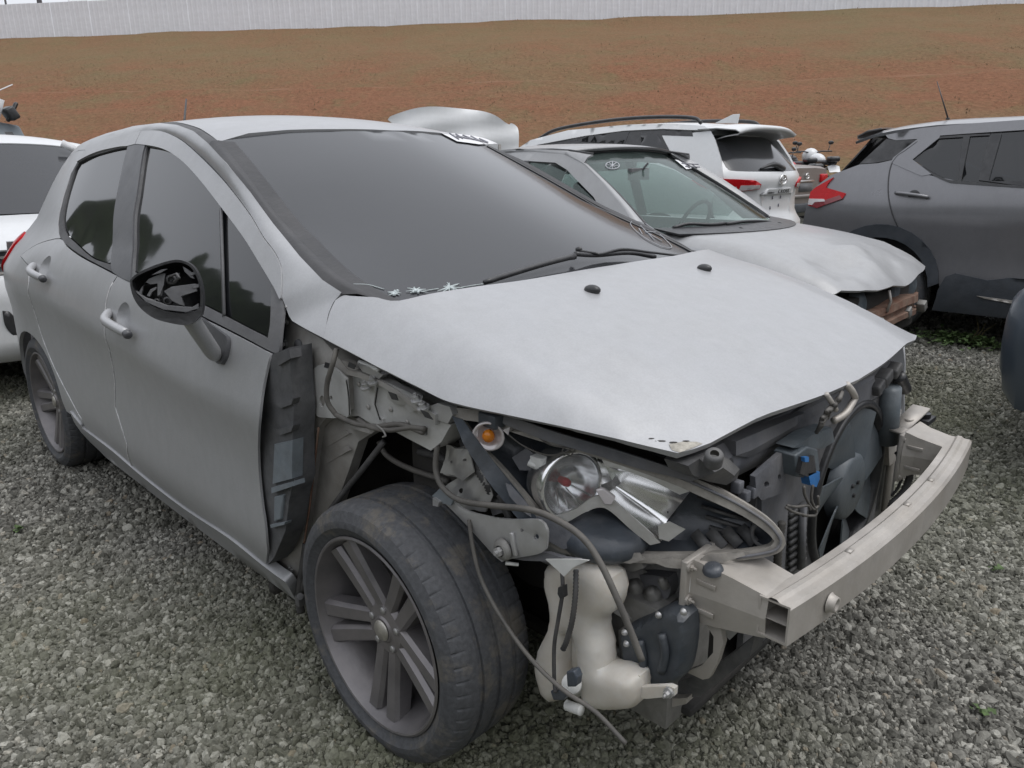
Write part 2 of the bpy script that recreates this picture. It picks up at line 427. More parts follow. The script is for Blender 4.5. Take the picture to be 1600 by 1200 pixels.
MT['lampdark'] = simple('headlamp_shell', (.045, .055, .07), .35, 0, .3, 15, dust=(.11, .11, .11), amt=.5)
MT['lamprim'] = simple('torn_lens_rim', (.30, .28, .25), .55, 0, .3, 30, dust=(.16, .15, .14), amt=.6)
MT['dustgrey'] = simple('dust_covered_plastic', (.105, .11, .125), .7, 0, .35, 14, dust=(.19, .183, .18), amt=.8)
MT['fan'] = simple('fan_plastic', (.085, .105, .12), .45, 0, .2, 12, dust=(.15, .15, .15), amt=.5)
MT['shroud'] = simple('fan_shroud_plastic', (.075, .078, .085), .55, 0, .25, 12, dust=(.20, .19, .185), amt=.7)
MT['blue'] = simple('blue_connector', (.03, .16, .42), .4, 0, .2, 30)
MT['amber'] = simple('amber_bulb', (.75, .25, .02), .15, 0, .1, 30, trans=.3)
MT['cable'] = simple('dusty_cable', (.085, .08, .074), .7, 0, .25, 30, dust=(.16, .148, .13), amt=.6)
MT['hose'] = simple('ribbed_hose', (.04, .04, .042), .6, 0, .3, 30, dust=(.16, .15, .14), amt=.4)
MT['rust'] = simple('surface_rust', (.15, .07, .045), .85, 0, .4, 20, dust=(.27, .22, .17), amt=.6)
MT['cast'] = simple('cast_aluminium', (.25, .245, .235), .6, .4, .3, 20, dust=(.16, .15, .13), amt=.6)
MT['gearcover'] = simple('gearbox_cover', (.036, .044, .054), .40, 0, .25, 14, dust=(.12, .12, .12), amt=.4)
MT['white'] = simple('white_bracket', (.62, .62, .60), .45, 0, .1, 20)
def bottle_mat():
    m, t, b, o = nodes('yellowed_translucent_plastic')
    c = mix(t, ramp(t, noise(t, 7, 6, .65), [(.3, 0.), (.72, 1.)]), (.62, .60, .56), (.46, .41, .34))
    setp(b, t, base=c, rough=.55, sss=.3); b.inputs['Subsurface Radius'].default_value = (.05, .04, .03); b.inputs['Subsurface Scale'].default_value = .5
    bump(t, b, noise(t, 25, 3, .5), .08, .01); return m
MT['bottle'] = bottle_mat()
def tyre_mat():
    m, t, b, o = nodes('worn_tyre_rubber')
    a = noise(t, 6, 7, .7); s = noise(t, 90, 3, .6)
    c = mix(t, ramp(t, a, [(.54, 0.), (.70, .35)]), (.060, .062, .067), (.14, .126, .106))
    c = mix(t, .3, c, ramp(t, s, [(.35, .2), (.65, .8)]), 'OVERLAY')
    g_ = t.nodes.new('ShaderNodeNewGeometry'); sx_ = t.nodes.new('ShaderNodeSeparateXYZ'); a2 = noise(t, 11, 6, .75)
    c = mix(t, ramp(t, a2, [(.52, 0.), (.62, .5)]), c, (.145, .127, .10))
    setp(b, t, base=c, rough=.78); bump(t, b, s, .25, .004); return m
MT['tyre'] = tyre_mat()
def gravel_mat(name, ground=False):
    m, t, b, o = nodes(name)
    if ground:
        v = t.nodes.new('ShaderNodeTexVoronoi'); v.inputs['Scale'].default_value = 52; v.feature = 'F1'
        tc = t.nodes.new('ShaderNodeTexCoord'); t.links.new(tc.outputs['Object'], v.inputs['Vector'])
        c = mix(t, .55, ramp(t, v.outputs['Color'], [(0., (.04, .039, .034)), (1., (.15, .145, .128))]), ramp(t, v.outputs['Distance'], [(0., (.17, .165, .145)), (.7, (.025, .024, .021))]))
        big = noise(t, .35, 6, .6)
        c = mix(t, ramp(t, big, [(.4, 0.), (.7, .35)]), c, (.10, .115, .06))
        setp(b, t, base=c, rough=.95); bump(t, b, v.outputs['Distance'], -1.0, .02)
    else:
        oi = t.nodes.new('ShaderNodeObjectInfo'); at_ = t.nodes.new('ShaderNodeAttribute'); at_.attribute_name = 'tone'; at_.attribute_type = 'INSTANCER'
        c = ramp(t, at_.outputs['Fac'], [(0., (.075, .072, .062)), (.4, (.15, .145, .126)), (.75, (.225, .218, .192)), (.96, (.37, .36, .32)), (1., (.23, .19, .14))])
        tc2 = noise(t, .5, 5, .6, coord='Generated')
        g = t.nodes.new('ShaderNodeNewGeometry'); n2 = t.nodes.new('ShaderNodeTexNoise'); n2.inputs['Scale'].default_value = .55; n2.inputs['Detail'].default_value = 5
        t.links.new(g.outputs['Position'], n2.inputs['Vector'])
        c = mix(t, ramp(t, n2.outputs['Fac'], [(.42, 0.), (.68, .62)]), c, (.125, .135, .072))
        n3 = t.nodes.new('ShaderNodeTexNoise'); n3.inputs['Scale'].default_value = 120; n3.inputs['Detail'].default_value = 3; t.links.new(g.outputs['Position'], n3.inputs['Vector'])
        c = mix(t, .35, c, ramp(t, n3.outputs['Fac'], [(.35, .25), (.65, .75)]), 'OVERLAY')
        setp(b, t, base=c, rough=.9); bump(t, b, n3.outputs['Fac'], .3, .004)
    return m
MT['ground'] = gravel_mat('gravel_bed', True); MT['stone'] = gravel_mat('crushed_stone')
def bank_mat():
    m, t, b, o = nodes('red_earth_with_dry_grass')
    big = noise(t, .16, 6, .62, stretch=(1, 1, 3.)); mid = noise(t, .9, 6, .7); fine = noise(t, 7, 5, .75)
    c = mix(t, ramp(t, big, [(.42, 0.), (.70, 1.)]), (.225, .112, .066), (.185, .135, .075))
    c = mix(t, ramp(t, mid, [(.50, 0.), (.72, .75)]), c, (.165, .140, .072))
    red = noise(t, .5, 5, .7); c = mix(t, ramp(t, red, [(.62, 0.), (.74, .4)]), c, (.26, .115, .065))
    c = mix(t, .55, c, ramp(t, fine, [(.3, .22), (.7, .78)]), 'OVERLAY')
    clod = noise(t, 2.6, 7, .75); hh_ = mix(t, .5, fine, clod)
    ge = t.nodes.new('ShaderNodeNewGeometry'); dt = t.nodes.new('ShaderNodeVectorMath'); dt.operation = 'DOT_PRODUCT'; dt.inputs[1].default_value = (-.602, .799, 0)
    t.links.new(ge.outputs['Position'], dt.inputs[0]); ad = t.nodes.new('ShaderNodeMath'); ad.operation = 'MULTIPLY_ADD'; ad.inputs[1].default_value = .9; t.links.new(noise(t, .35, 3, .5), ad.inputs[0]); t.links.new(dt.outputs['Value'], ad.inputs[2])
    gr = noise(t, .25, 5, .65); gm = t.nodes.new('ShaderNodeMath'); gm.operation = 'MULTIPLY_ADD'; gm.inputs[1].default_value = .075; gm.inputs[2].default_value = -2.35; t.links.new(dt.outputs['Value'], gm.inputs[0]); ga = t.nodes.new('ShaderNodeMath'); ga.operation = 'ADD'; t.links.new(gm.outputs[0], ga.inputs[0]); t.links.new(gr, ga.inputs[1])
    c = mix(t, ramp(t, ga.outputs[0], [(.45, 0.), (.85, .45)]), c, (.185, .145, .08))   # grass has taken better near the crest
    sb = t.nodes.new('ShaderNodeMath'); sb.operation = 'SUBTRACT'; sb.inputs[1].default_value = 29.0; t.links.new(ad.outputs[0], sb.inputs[0]); ab = t.nodes.new('ShaderNodeMath'); ab.operation = 'ABSOLUTE'; t.links.new(sb.outputs[0], ab.inputs[0])
    c = mix(t, ramp(t, ab.outputs[0], [(.12, .7), (.34, 0.)]), c, (.27, .155, .10))   # bare worn terrace; c = mix(t, .35, c, ramp(t, clod, [(.35, .25), (.65, .72)]), 'OVERLAY')
    setp(b, t, base=c, rough=1., spec=.1); bump(t, b, hh_, .9, .22); return m
MT['bank'] = bank_mat()
MT['fence'] = simple('white_fence_sheet', (.80, .805, .84), .6, 0, .06, 3, dust=(.56, .55, .56), amt=.4, bumps=0)
MT['path'] = simple('bare_earth_path', (.26, .155, .10), .95, 0, .15, 3)
MT['dirt'] = simple('yellow_dirt', (.33, .31, .27), .95, 0, .4, 60)
MT['chip'] = simple('chipped_paint_highlight', (.62, .62, .62), .6, 0, .4, 30)
MT['trees'] = simple('reflection_tree_cover', (.035, .045, .025), .95, 0, .5, .25)
MT['pole'] = simple('grey_pole', (.12, .12, .13), .5, .3, .1, 5)
MT['leaf'] = simple('weed_leaf', (.085, .135, .045), .7, 0, .4, 9)
MT['dryblade'] = simple('dry_grass_blade', (.20, .17, .085), .9, 0, .35, 2)
MT['dark'] = simple('dark_interior', (.03, .03, .032), .9, 0, .3, 10)
MT['seat'] = simple('dark_seat_fabric', (.05, .055, .065), .9, 0, .2, 30)
MT['mark'] = simple('white_marker_ink', (.36, .37, .39), .8, 0, .1, 50, bumps=0)
MT['paper'] = simple('sticker_paper', (.68, .68, .69), .6, 0, .06, 40, bumps=0)
MT['ink'] = simple('printed_grey_ink', (.22, .22, .25), .7, 0, .1, 40, bumps=0)
MT['crack'] = simple('shattered_glass', (.46, .51, .51), .5, 0, .1, 90)
MT['lampred'] = simple('red_lamp_lens', (.46, .006, .010), .25, 0, .08, 26, bumps=0, spec=.3)
MT['lampclear'] = simple('clear_lamp_lens', (.62, .58, .58), .15, .2, .1, 10, bumps=0, coat=.8)
MT['lampdred'] = simple('dark_red_lamp_lens', (.20, .012, .02), .18, 0, .15, 6, bumps=0, coat=.8)
MT['whitecar'] = paint('white_car_paint', (.62, .63, .64), dust=(.50, .49, .46), amt=.40, rough=.3, metal=0, coat=.4)
MT['greycar'] = paint('dark_grey_car_paint', (.175, .175, .185), dust=(.2, .2, .2), amt=.25, rough=.30, metal=.45, coat=.7)
MT['silver2'] = paint('faded_silver_paint', (.335, .338, .345), dust=(.275, .272, .265), amt=.6, rough=.45, metal=.2)
MT['bluecar'] = paint('dark_blue_grey_paint', (.055, .075, .10), dust=(.12, .12, .12), amt=.3, rough=.3, metal=.4, coat=.6)
MT['brown'] = paint('taupe_car_paint', (.24, .22, .21), dust=(.3, .28, .26), amt=.3, rough=.35, metal=.4)
MT['clad'] = simple('dark_cladding', (.035, .042, .052), .55, 0, .2, 15, dust=(.1, .1, .1), amt=.3)
MT['redplastic'] = simple('red_fairing', (.50, .03, .04), .3, 0, .15, 12)
MT['lens'] = tinted('clear_lamp_glass', (.45, .45, .45), .80, .03, dust=(.5, .49, .47), amt=.5, tint=(.93, .94, .95))
MT['bankgrass'] = simple('bank_dry_grass', (.22, .15, .09), .95, 0, .3, 3)
MT['bankgreen'] = simple('bank_green_grass', (.18, .15, .08), .95, 0, .3, 3)
# ------------------------------------------------------------------ the silver hatchback (x forward, y to its left, origin under the front axle)
_w = pchip([.0, .16, .20, .24, .30, .40, .50, .58, .70, .765, .785, .85, .93, 1.0, 1.1, 1.2, 1.3, 1.4, 1.45, 1.52, 1.6],
           [.74, .79, .805, .828, .858, .883, .880, .878, .892, .9055, .905, .888, .867, .838, .785, .731, .674, .615, .585, .53, .45])
_crz = pchip([-3.4, -2.62, -1.5, -1.1, -.78, -.4, 0], [.97, .894, .83, .80, .775, .765, .76])
def HW(x, z):
    x = np.asarray(x, float); z = np.asarray(z, float)
    sh = (_crz(x)-.77)*np.clip((z-.35)/.4, 0, 1)*np.clip((1.12-z)/.2, 0, 1)
    w = _w(z-sh)-.015*((x+1.3)/1.3)**2*np.where(x > -1.3, 1, .35)
    low = np.clip((1.08-z)/.25, 0, 1)
    hump = .022*np.exp(-((x+2.68)/.30)**2)
    d1 = np.clip(-2.80-x, 0, 9); d2 = np.clip(-2.2-x, 0, 9)
    return w+low*(hump-.55*d1**2)-(1-low)*.12*d2**2
hside = lambda x, y, z: y+HW(x, z)
def S(*px): return [on(u, v, hside)[[0, 2]] for u, v in px]
def sfn(off=0.): return lambda a, b: np.stack([a, -(HW(a, b)+off), b], 1)
def HX(y, z):     # windscreen
    dz = z-1.08; k = .40+.23*np.clip(dz/.13, -.3, 1)
    return -2.2*dz-.45*dz*dz-k*.66**.35*(np.abs(y)**2+1e-4)**.825
hws = lambda x, y, z: x-HX(y, z)
_rc = pchip([-3.3, -3.1, -2.8, -2.4, -2.0, -1.7, -1.4, -1.2, -.98, -.8], [1.40, 1.465, 1.52, 1.557, 1.574, 1.573, 1.556, 1.532, 1.490, 1.44])
def HR(x, y): return _rc(x)-.055*(y/.59)**2-.05*np.clip((np.abs(y)-.45)/.15, 0, 3)**2*.35
HEDGE = np.array([at(504, 527.5, y=-.803), at(560, 557, y=-.804), at(600, 578, y=-.803), at(650, 603, y=-.797), at(703, 628, y=-.785), at(760, 641.5, y=-.765),
                  at(830, 656, y=-.735), at(900, 671, y=-.704), at(960, 684.5, y=-.677), at(1060, 708, y=-.632)])
_hc = pchip([-.30, -.1, .03, .153, .4, .6, .715, .76], [1.155, 1.118, 1.092, 1.073, 1.016, .952, .898, .865])
_hey = pchip(np.r_[-.4, HEDGE[:, 0], .8], np.r_[.803, -HEDGE[:, 1], .60]); _hez = pchip(np.r_[-.4, HEDGE[:, 0], .8], np.r_[HEDGE[0, 2]+.03, HEDGE[:, 2], HEDGE[-1, 2]-.03])
def _hb(x, ay):
    yc = .60-.28*np.clip(x, -.3, .8)
    return _hc(x)-.026*(ay/.7)**2-.16*.5*((ay-yc)+np.sqrt((ay-yc)**2+.0004))
def HZ(x, y):      # bonnet
    ay = np.abs(y); x = np.asarray(x, float); e = _hey(x); w_ = .055+.11*np.clip((.45-x)/.5, 0, 1)
    return _hb(x, ay)-(_hb(x, e)-_hez(x))*np.clip((ay-(e-w_))/w_, 0, 1.3)**2
HERO = thing('damaged_hatchback', 'dusty silver hatchback with its front bumper, right fender and headlamp lens torn away', 'car')
def curve3(pts, fn, n=5): return catmull([fn(u, v) for u, v in pts], n)

# --- doors
fd = catmull(S((424, 551), (417, 580), (411, 610), (407.3, 640), (405.2, 665), (404.3, 690), (404.2, 712), (405, 735), (407, 760), (411, 795), (415.5, 827), (419, 862), (417, 883)), 2)
fb = catmull(S((417, 883), (359, 837), (290, 792), (237, 752), (206, 727)), 4)
gap = catmull(S((206, 727), (199, 695), (187, 657), (180, 635), (174, 560), (167, 535), (163.5, 514), (165, 482), (170.6, 454), (184, 430)), 4)
belt = catmull(S((184, 430), (250, 463), (315, 494.5), (375, 525), (424, 551)), 4)
G = .0035
def shrink(poly, d):
    """pull an outline inwards so neighbouring panels leave a real gap"""
    P = np.asarray(poly); keep = [P[0]]
    for q in P[1:]:
        if np.linalg.norm(q-keep[-1]) > 1e-3: keep.append(q)
    P = np.array(keep)
    if np.linalg.norm(P[0]-P[-1]) < 1e-3: P = P[:-1]
    a = P-np.roll(P, 1, 0); b = np.roll(P, -1, 0)-P
    a /= np.linalg.norm(a, axis=1)[:, None]; b /= np.linalg.norm(b, axis=1)[:, None]
    n = np.stack([-(a[:, 1]+b[:, 1]), a[:, 0]+b[:, 0]], 1); n /= np.linalg.norm(n, axis=1)[:, None]+1e-9
    ar = .5*np.sum(P[:, 0]*np.roll(P[:, 1], -1)-np.roll(P[:, 0], -1)*P[:, 1])
    return P+n*d*(1 if ar > 0 else -1)
CREASE = np.array([(x, float(_crz(x))+dz) for x in np.arange(-2.75, -.35, .03) for dz in (-.028, -.004, .018)])
def dish(p0, p1):      # hollow behind a handle
    c = (np.asarray(p0)+np.asarray(p1))/2
    return np.array([(c[0]+.022+.058*math.cos(a), c[2]+.010+.052*math.sin(a)) for a in np.linspace(0, 2*math.pi, 29)[:-1]])
hpF = [on(u, v, hside) for u, v in ((172, 487), (181, 497), (196, 506), (213, 518))]; hpR = [on(u, v, hside) for u, v in ((54, 414), (61, 421), (70, 427), (79, 433))]
dF, dR = dish(hpF[1], hpF[2]), dish(hpR[1], hpR[2])
front_door = sheet('front_door', shrink(np.r_[fd, fb[1:], gap[1:], belt[1:-1]], G), sfn(), MT['silver'], HERO, step=.045, thick=.007, holes=[dF], extra=CREASE)
rback = catmull(S((206, 727), (180, 704), (150, 681.5), (135, 670.6)), 4)
redge = catmull(S((135, 670.6), (127.5, 654), (112.5, 627.5), (94, 592), (79, 560), (64, 520), (52.5, 482.5), (45.5, 441), (46, 417)), 4)
rtop = catmull(np.array([redge[-1], (-2.66, 1.0), (-2.50, 1.06), *S((94, 372), (105, 384), (127, 400), (159, 417), (184, 430))]), 4)
rear_door = sheet('rear_door', shrink(np.r_[rback, redge[1:], rtop[1:], gap[::-1][1:-1]], G), sfn(), MT['silver'], HERO, step=.045, thick=.01, holes=[dR], extra=CREASE)
# --- window frames, glass
seamF = catmull(S((222, 204.7), (244, 204), (262, 207.5), (287, 220.6), (315, 245), (352.5, 284), (390, 333), (412, 370), (429, 392), (439, 413), (441.6, 432), (440.5, 464)), 5)
wedgeF = catmull(S((441, 472), (429, 447), (405, 407), (382, 370), (350, 327), (315, 282), (287, 252), (262, 235), (240, 228), (213, 224.5)), 5)
ffr = sheet('door_frame', np.r_[seamF, wedgeF[1:]], sfn(.004), MT['silver'], front_door, step=.03, thick=.02)
seamR = catmull(S((135, 234), (155.6, 222.5), (178, 215), (200, 209), (221, 204.7)), 5)
wedgeR = catmull(S((212.5, 224.8), (199, 228), (187, 229), (159, 235), (138, 243), (121, 252.5)), 5)
rfr = sheet('door_frame', np.r_[seamR, wedgeR], sfn(.004), MT['silver'], rear_door, step=.03, thick=.02)
gF = catmull(S((228, 227), (244, 229.5), (262.5, 236.5), (287, 253.5), (315, 283.5), (350.6, 328.5), (390, 385), (405, 409), (422, 437)), 5)
gF2 = catmull(S((422, 437), (420, 497.5), (416, 529), (375, 508), (341, 490), (270, 455), (206, 424), (209, 348), (215.6, 301), (223, 249), (228, 227)), 5, corner=30)
gFo = np.r_[gF, gF2[1:-1]]
win_f = sheet('window_glass', gFo, sfn(-.012), MT['glassR'], front_door, step=.06, thick=.004)
oF = catmull(S((184, 430), (250, 463), (315, 494.5), (375, 525), (424, 551), (434, 549), (440, 478), (429, 448), (405, 408), (382, 370.5), (350, 327.5), (315, 282.5), (287, 252.5), (262, 235.5), (240, 228.3), (214, 226), (208, 300), (200, 350)), 5, True, 50)
sheet('window_trim', oF, sfn(-.004), MT['trimgrey'], front_door, holes=[gFo], step=.04, thick=.008)
gR = catmull(S((122, 254), (116, 264), (105, 297.5), (97.5, 329), (96.6, 350), (103, 367), (116, 380), (142.5, 403), (173.5, 414), (177, 348), (185, 292), (199.7, 230.5), (187.5, 231.5), (161, 238), (137, 246)), 5, True, 45)
win_r = sheet('window_glass', gR, sfn(-.012), MT['glassR'], rear_door, step=.06, thick=.004)
oR = catmull(S((121, 252.5), (110.6, 271), (99, 305), (92, 333), (90, 348), (91, 365), (99, 378), (105, 384.5), (127.5, 400.5), (159, 417.5), (184, 430), (190, 348), (196, 292), (205, 227.5), (187, 229), (159, 235.3), (138, 243.3)), 5, True, 45)
sheet('window_seal', oR, sfn(-.004), MT['rubber'], rear_door, holes=[gR], step=.04, thick=.008)
pil = catmull(S((211, 225.5), (227, 227), (222, 249), (214.6, 301), (208, 348), (205, 424), (204, 440), (184, 430), (174, 414), (177.5, 348), (185.5, 292), (200, 229)), 4, True, 40)
sheet('pillar_cover', pil, sfn(.002), MT['pillar'], HERO, step=.04, thick=.006)
bar = MB()
q = [on(345, 326, lambda x, y, z: y+HW(x, z)-.004), on(350, 493, lambda x, y, z: y+HW(x, z)-.004)]
bar.bar(q[0], q[1], .017, .006, up=(0, 1, 0)).build('window_divider', MT['trimgrey'], front_door)
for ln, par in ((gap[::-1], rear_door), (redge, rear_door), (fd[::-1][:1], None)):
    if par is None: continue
    MB().tube([(x, -(HW(x, z)+.0006), z) for x, z in ln[2:]], .0021, 5).build('chipped_edge_highlight', MT['chip'], par)  # pale chipped door edges, with the light they catch put into the colour
# --- rear quarter
arch = [(-2.608+.338*math.cos(a), .325+.338*math.sin(a)) for a in np.linspace(R(172), R(5), 24)]
rear_edge = [(-3.02, .30), (-3.18, .36), (-3.24, .55), (-3.235, .80), (-3.205, .94), (-3.13, 1.06), (-3.06, 1.14), (-3.02, 1.22), (-2.99, 1.30), (-2.90, 1.385), (-2.74, 1.44)]
quarter = np.r_[np.array(arch), redge[2:], rtop[1:5*4-8], np.array(S((94, 372), (91, 365), (90, 348), (92, 333), (99, 305), (110.6, 271), (121, 252.5), (135, 234), (155.6, 222.5), (178, 215), (200, 209), (221, 204.7)))[0:], np.array([(-1.86, 1.525), (-2.2, 1.517), (-2.5, 1.49)]), np.array(rear_edge[::-1]), np.array([(-2.97, .30)])]
# outline in order: arch (rear->front), up the door edge, along the window, over the roof rail, down the rear corner
quarter_o = sheet('quarter_panel', quarter, sfn(-.001), MT['silver'], HERO, step=.045, thick=.015)
tl = catmull(np.array([(-3.19, .965), (-3.07, 1.075), (-2.98, 1.06), (-3.02, .95), (-3.12, .86), (-3.215, .84)]), 4, True, 60)
sheet('tail_lamp', tl, sfn(.012), MT['lampred'], HERO, step=.03, thick=.03)
# --- sill
st = catmull(S((112, 642), (128, 662), (136, 671.5), (180, 705), (237, 753), (290, 793), (359, 838), (417, 884), (450, 908)), 4)
sill_o = np.r_[st, np.array([(-.50, .205), (-.51, .150), (-.9, .148), (-1.5, .152), (-2.1, .158), (-2.24, .20)])]
sheet('sill', sill_o, sfn(.008), MT['silver'], HERO, step=.05, thick=.03)
# --- cant rail, A-pillar
C1 = np.r_[[np.array([x, -HW(x, z), z]) for x, z in ((-3.015, 1.22), (-2.99, 1.30), (-2.90, 1.385), (-2.76, 1.435), (-2.60, 1.455))], catmull(np.array([np.array([x, -(HW(x, z)), z]) for x, z in seamR]), 1), catmull(np.array([np.array([x, -(HW(x, z)), z]) for x, z in seamF]), 1)[1:]]
low = np.array([at(454, 500, y=-.805), at(478, 514, y=-.805), at(504, 527.5, y=-.803)])
C1 = np.r_[C1, low]
def wsoff(x, y, z): return x-HX(y, z)-.028
hg = lambda x, y, z: z-HZ(x, y)
C2w = [on(u, v, wsoff) for u, v in ((324, 221.6), (352.5, 254), (390, 299), (427.5, 350), (444, 370), (469, 401), (504, 437.5), (535, 461))]
C2w[-1] = on(536, 461.3, hg)+np.array([0, -.002, .006]); rd_ = ray(504, 437.5)[1]; C2w[-2] = C2w[-2]+rd_/np.linalg.norm(rd_)*.022; rd_ = ray(469, 401)[1]; C2w[-3] = C2w[-3]+rd_/np.linalg.norm(rd_)*.008
C2q = [np.array(p) for p in ((-3.06, -.54, 1.235), (-3.04, -.50, 1.32), (-2.97, -.455, 1.42), (-2.83, -.45, 1.485))]
C2r = [np.array([x, -y, HR(x, y)+.006]) for x, y in ((-2.62, .452), (-2.4, .468), (-2.1, .482), (-1.79, .498), (-1.525, .539), (-1.319, .572))]; C2w[0] = np.array([-1.13, -.612, HR(-1.13, .612)+.004])
C2 = np.r_[np.array(C2q), np.array(C2r), np.array(C2w), [on(522.5, 469, hg)], [on(513.5, 487, hg)], [on(507, 520, hg)]]
a1, a2 = resample(C1, 90), None
# pair each seam point with the outer rail by arc fraction, keyed at the A-pillar foot
def keyed(C, keys, ns):
    out = []
    for (i0, i1), n in zip(zip(keys[:-1], keys[1:]), ns): out.append(resample(C[i0:i1+1], n)[:-1])
    return np.r_[np.concatenate(out), C[-1:]]
k1 = [0, 5, 5+len(seamR)-1, len(C1)-4, len(C1)-1]; k2 = [0, 4, 7, len(C2)-5, len(C2)-1]
L1 = keyed(C1, k1, (10, 14, 50, 12)); L2 = keyed(C2, k2, (10, 14, 50, 12))
rows = []
for i, (p, q) in enumerate(zip(L1, L2)):
    d = np.linalg.norm(q-p); tn = L1[min(i+1, len(L1)-1)]-L1[max(i-1, 0)]; bulge = np.cross(tn, q-p); bulge /= np.linalg.norm(bulge)+1e-9; bulge = bulge if np.dot(bulge, (.2, -.8, .6)) > 0 else -bulge
    fr = 1 if i < 66 else max(.1, 1-(i-66)/10)
    rows.append([p+(q-p)*t+bulge*d*(.10 if i < 24 else .08)*fr*math.sin(math.pi*t)*(1-.3*t) for t in np.linspace(0, 1, 8)])
MB().grid(rows).build('body_rail', MT['silver'], HERO, thick=.012, out=(.2, -1, 1))
# windscreen moulding and roof ditch strip
Cin = [on(u, v, hws) for u, v in ((342, 220.6), (371, 256), (400, 294), (427.5, 331), (463, 370), (487.5, 396), (525, 430), (562.5, 454), (583, 464), (610, 474))]
mo = catmull(np.array(C2w), 6); mi = catmull(np.array(Cin), 6)
A_, B_ = resample(mo, 40), resample(mi, 40)
dropv = np.array([-.002, 0, -.004])
MB().grid([[p+dropv, p+(q-p)*.3+np.array([.004, 0, .006]), p+(q-p)*.7+np.array([.003, 0, .004]), q+np.array([.002, 0, .003])] for p, q in zip(A_, B_)]).build('windscreen_moulding', MT['mould'], HERO, thick=.006, out=(.2, -1, 1))
ro = resample(np.r_[np.array(C2r), [C2w[0]]], 30); rin = np.array([p+np.array([-.010, .030, 0]) for p in ro]); rin[:, 2] = HR(rin[:, 0], rin[:, 1])
rin[-1] = Cin[0]; rin[-2] = rin[-4]+(rin[-1]-rin[-4])*.67; rin[-3] = rin[-4]+(rin[-1]-rin[-4])*.33
strip = MB().grid([[p+np.array([0, 0, -.004]), (p+q)/2+np.array([0, 0, .002]), q] for p, q in zip(ro, rin)]).build('roof_ditch_strip', MT['rubber'], HERO, thick=.006, out=(.2, -1, 1))
# windscreen: domain (y,z)
yr = [(p[1], p[2]) for p in mi]
topR = [on(u, v, hws) for u, v in ((342, 220.6), (390, 213), (450, 207), (520, 205), (590, 205))]
tp = [(p[1], p[2]) for p in topR]; tp[-1] = (0, 1.4905)
half = [(0, 1.03)] + [(-.35, 1.03), (-.60, 1.035)] + [q for q in yr[::-1] if q[1] > 1.045] + tp[1:]
half = np.array(half); other = half[::-1][1:-1]*np.array([-1, 1])
wso = np.r_[half, other]
windscreen = sheet('windscreen', wso, lambda a, b: np.stack([HX(a, b), a, b], 1), MT['glassW'], HERO, step=.07, thick=.005, face=(1, 0, 1))
# roof: domain (x,y)
re = [(p[0], p[1]) for p in rin]
fe = [(p[0]-.004, p[1]) for p in topR[1:]]
fe[-1] = (HX(0, 1.4905)-.004, 0)
h2 = np.array(re+fe); h2 = np.r_[[(-3.08, 0), (-3.05, -.30), (-2.95, -.44)], h2]
ro_o = np.r_[h2, h2[::-1][1:-1]*np.array([1, -1])]
roof = sheet('roof', ro_o, lambda a, b: np.stack([a, b, HR(a, b)+.003], 1), MT['silver'], HERO, step=.07, thick=.012, face=(0, 0, 1))
MB().tube([np.array((-2.75, 0, HR(-2.75, 0))), np.array((-2.77, 0, HR(-2.75, 0)+.03))], .018, 10).build('antenna_base', MT['black'], HERO)
MB().tube([np.array((-2.77, 0.0, HR(-2.75, 0)+.02)), at(291, 155, x=-2.92)], [.007, .004], 6).build('antenna', MT['black'], HERO)
# bonnet: domain (x,y)
hq = [on(u, v, hg) for u, v in ((640, 466.5), (583, 464), (550, 462.5), (537, 461.5), (524, 469), (515.6, 487))]
he = [(.010, 0), (.002, .30), (-.02, .46)]+[(p[0], -p[1]) for p in hq]; print('hood rear', [np.round(p, 3) for p in hq])
hr_ = [(p[0], -p[1]) for p in HEDGE]
hf = [(HEDGE[-1, 0]+.012, .60), (.688, .38), (.708, .18), (.715, 0)]
hh = np.r_[catmull(he, 5, corner=60), catmull(hr_, 5), catmull(hf, 5)[1:]]
hood_o = np.r_[hh*np.array([1, -1]), (hh[::-1])[1:-1]]
bonnet = sheet('bonnet', hood_o, lambda a, b: np.stack([a, b, HZ(a, b)], 1), MT['silver'], HERO, step=.035, thick=.012, face=(0, 0, 1), extra=np.array([(x, s_*(.60-.28*x+d_)) for x in np.arange(-.2, .62, .025) for s_ in (-1, 1) for d_ in (-.03, .0, .03)]))
for u, v, sy in ((926, 459, -1), (1100, 420, 1)):
    x, y = .153, .263*sy; c = np.array((x, y, HZ(x, y)+.004))
    b_ = MB().ball(c, (.024, .015, .013), 14); b_.build('washer_nozzle', MT['black'], bonnet)
# far flank, only its upper rail and glass can ever show
for nm in ('front_door', 'rear_door', 'quarter_panel', 'sill', 'body_rail', 'roof_ditch_strip', 'windscreen_moulding'):
    o = [c for c in HERO.children if c.name == nm][0]
    c = mirror_y(o)
    for ch in o.children:
        if ch.name.split('.')[0] in ('door_frame', 'window_glass', 'window_trim', 'window_seal'): mirror_y(ch, c)
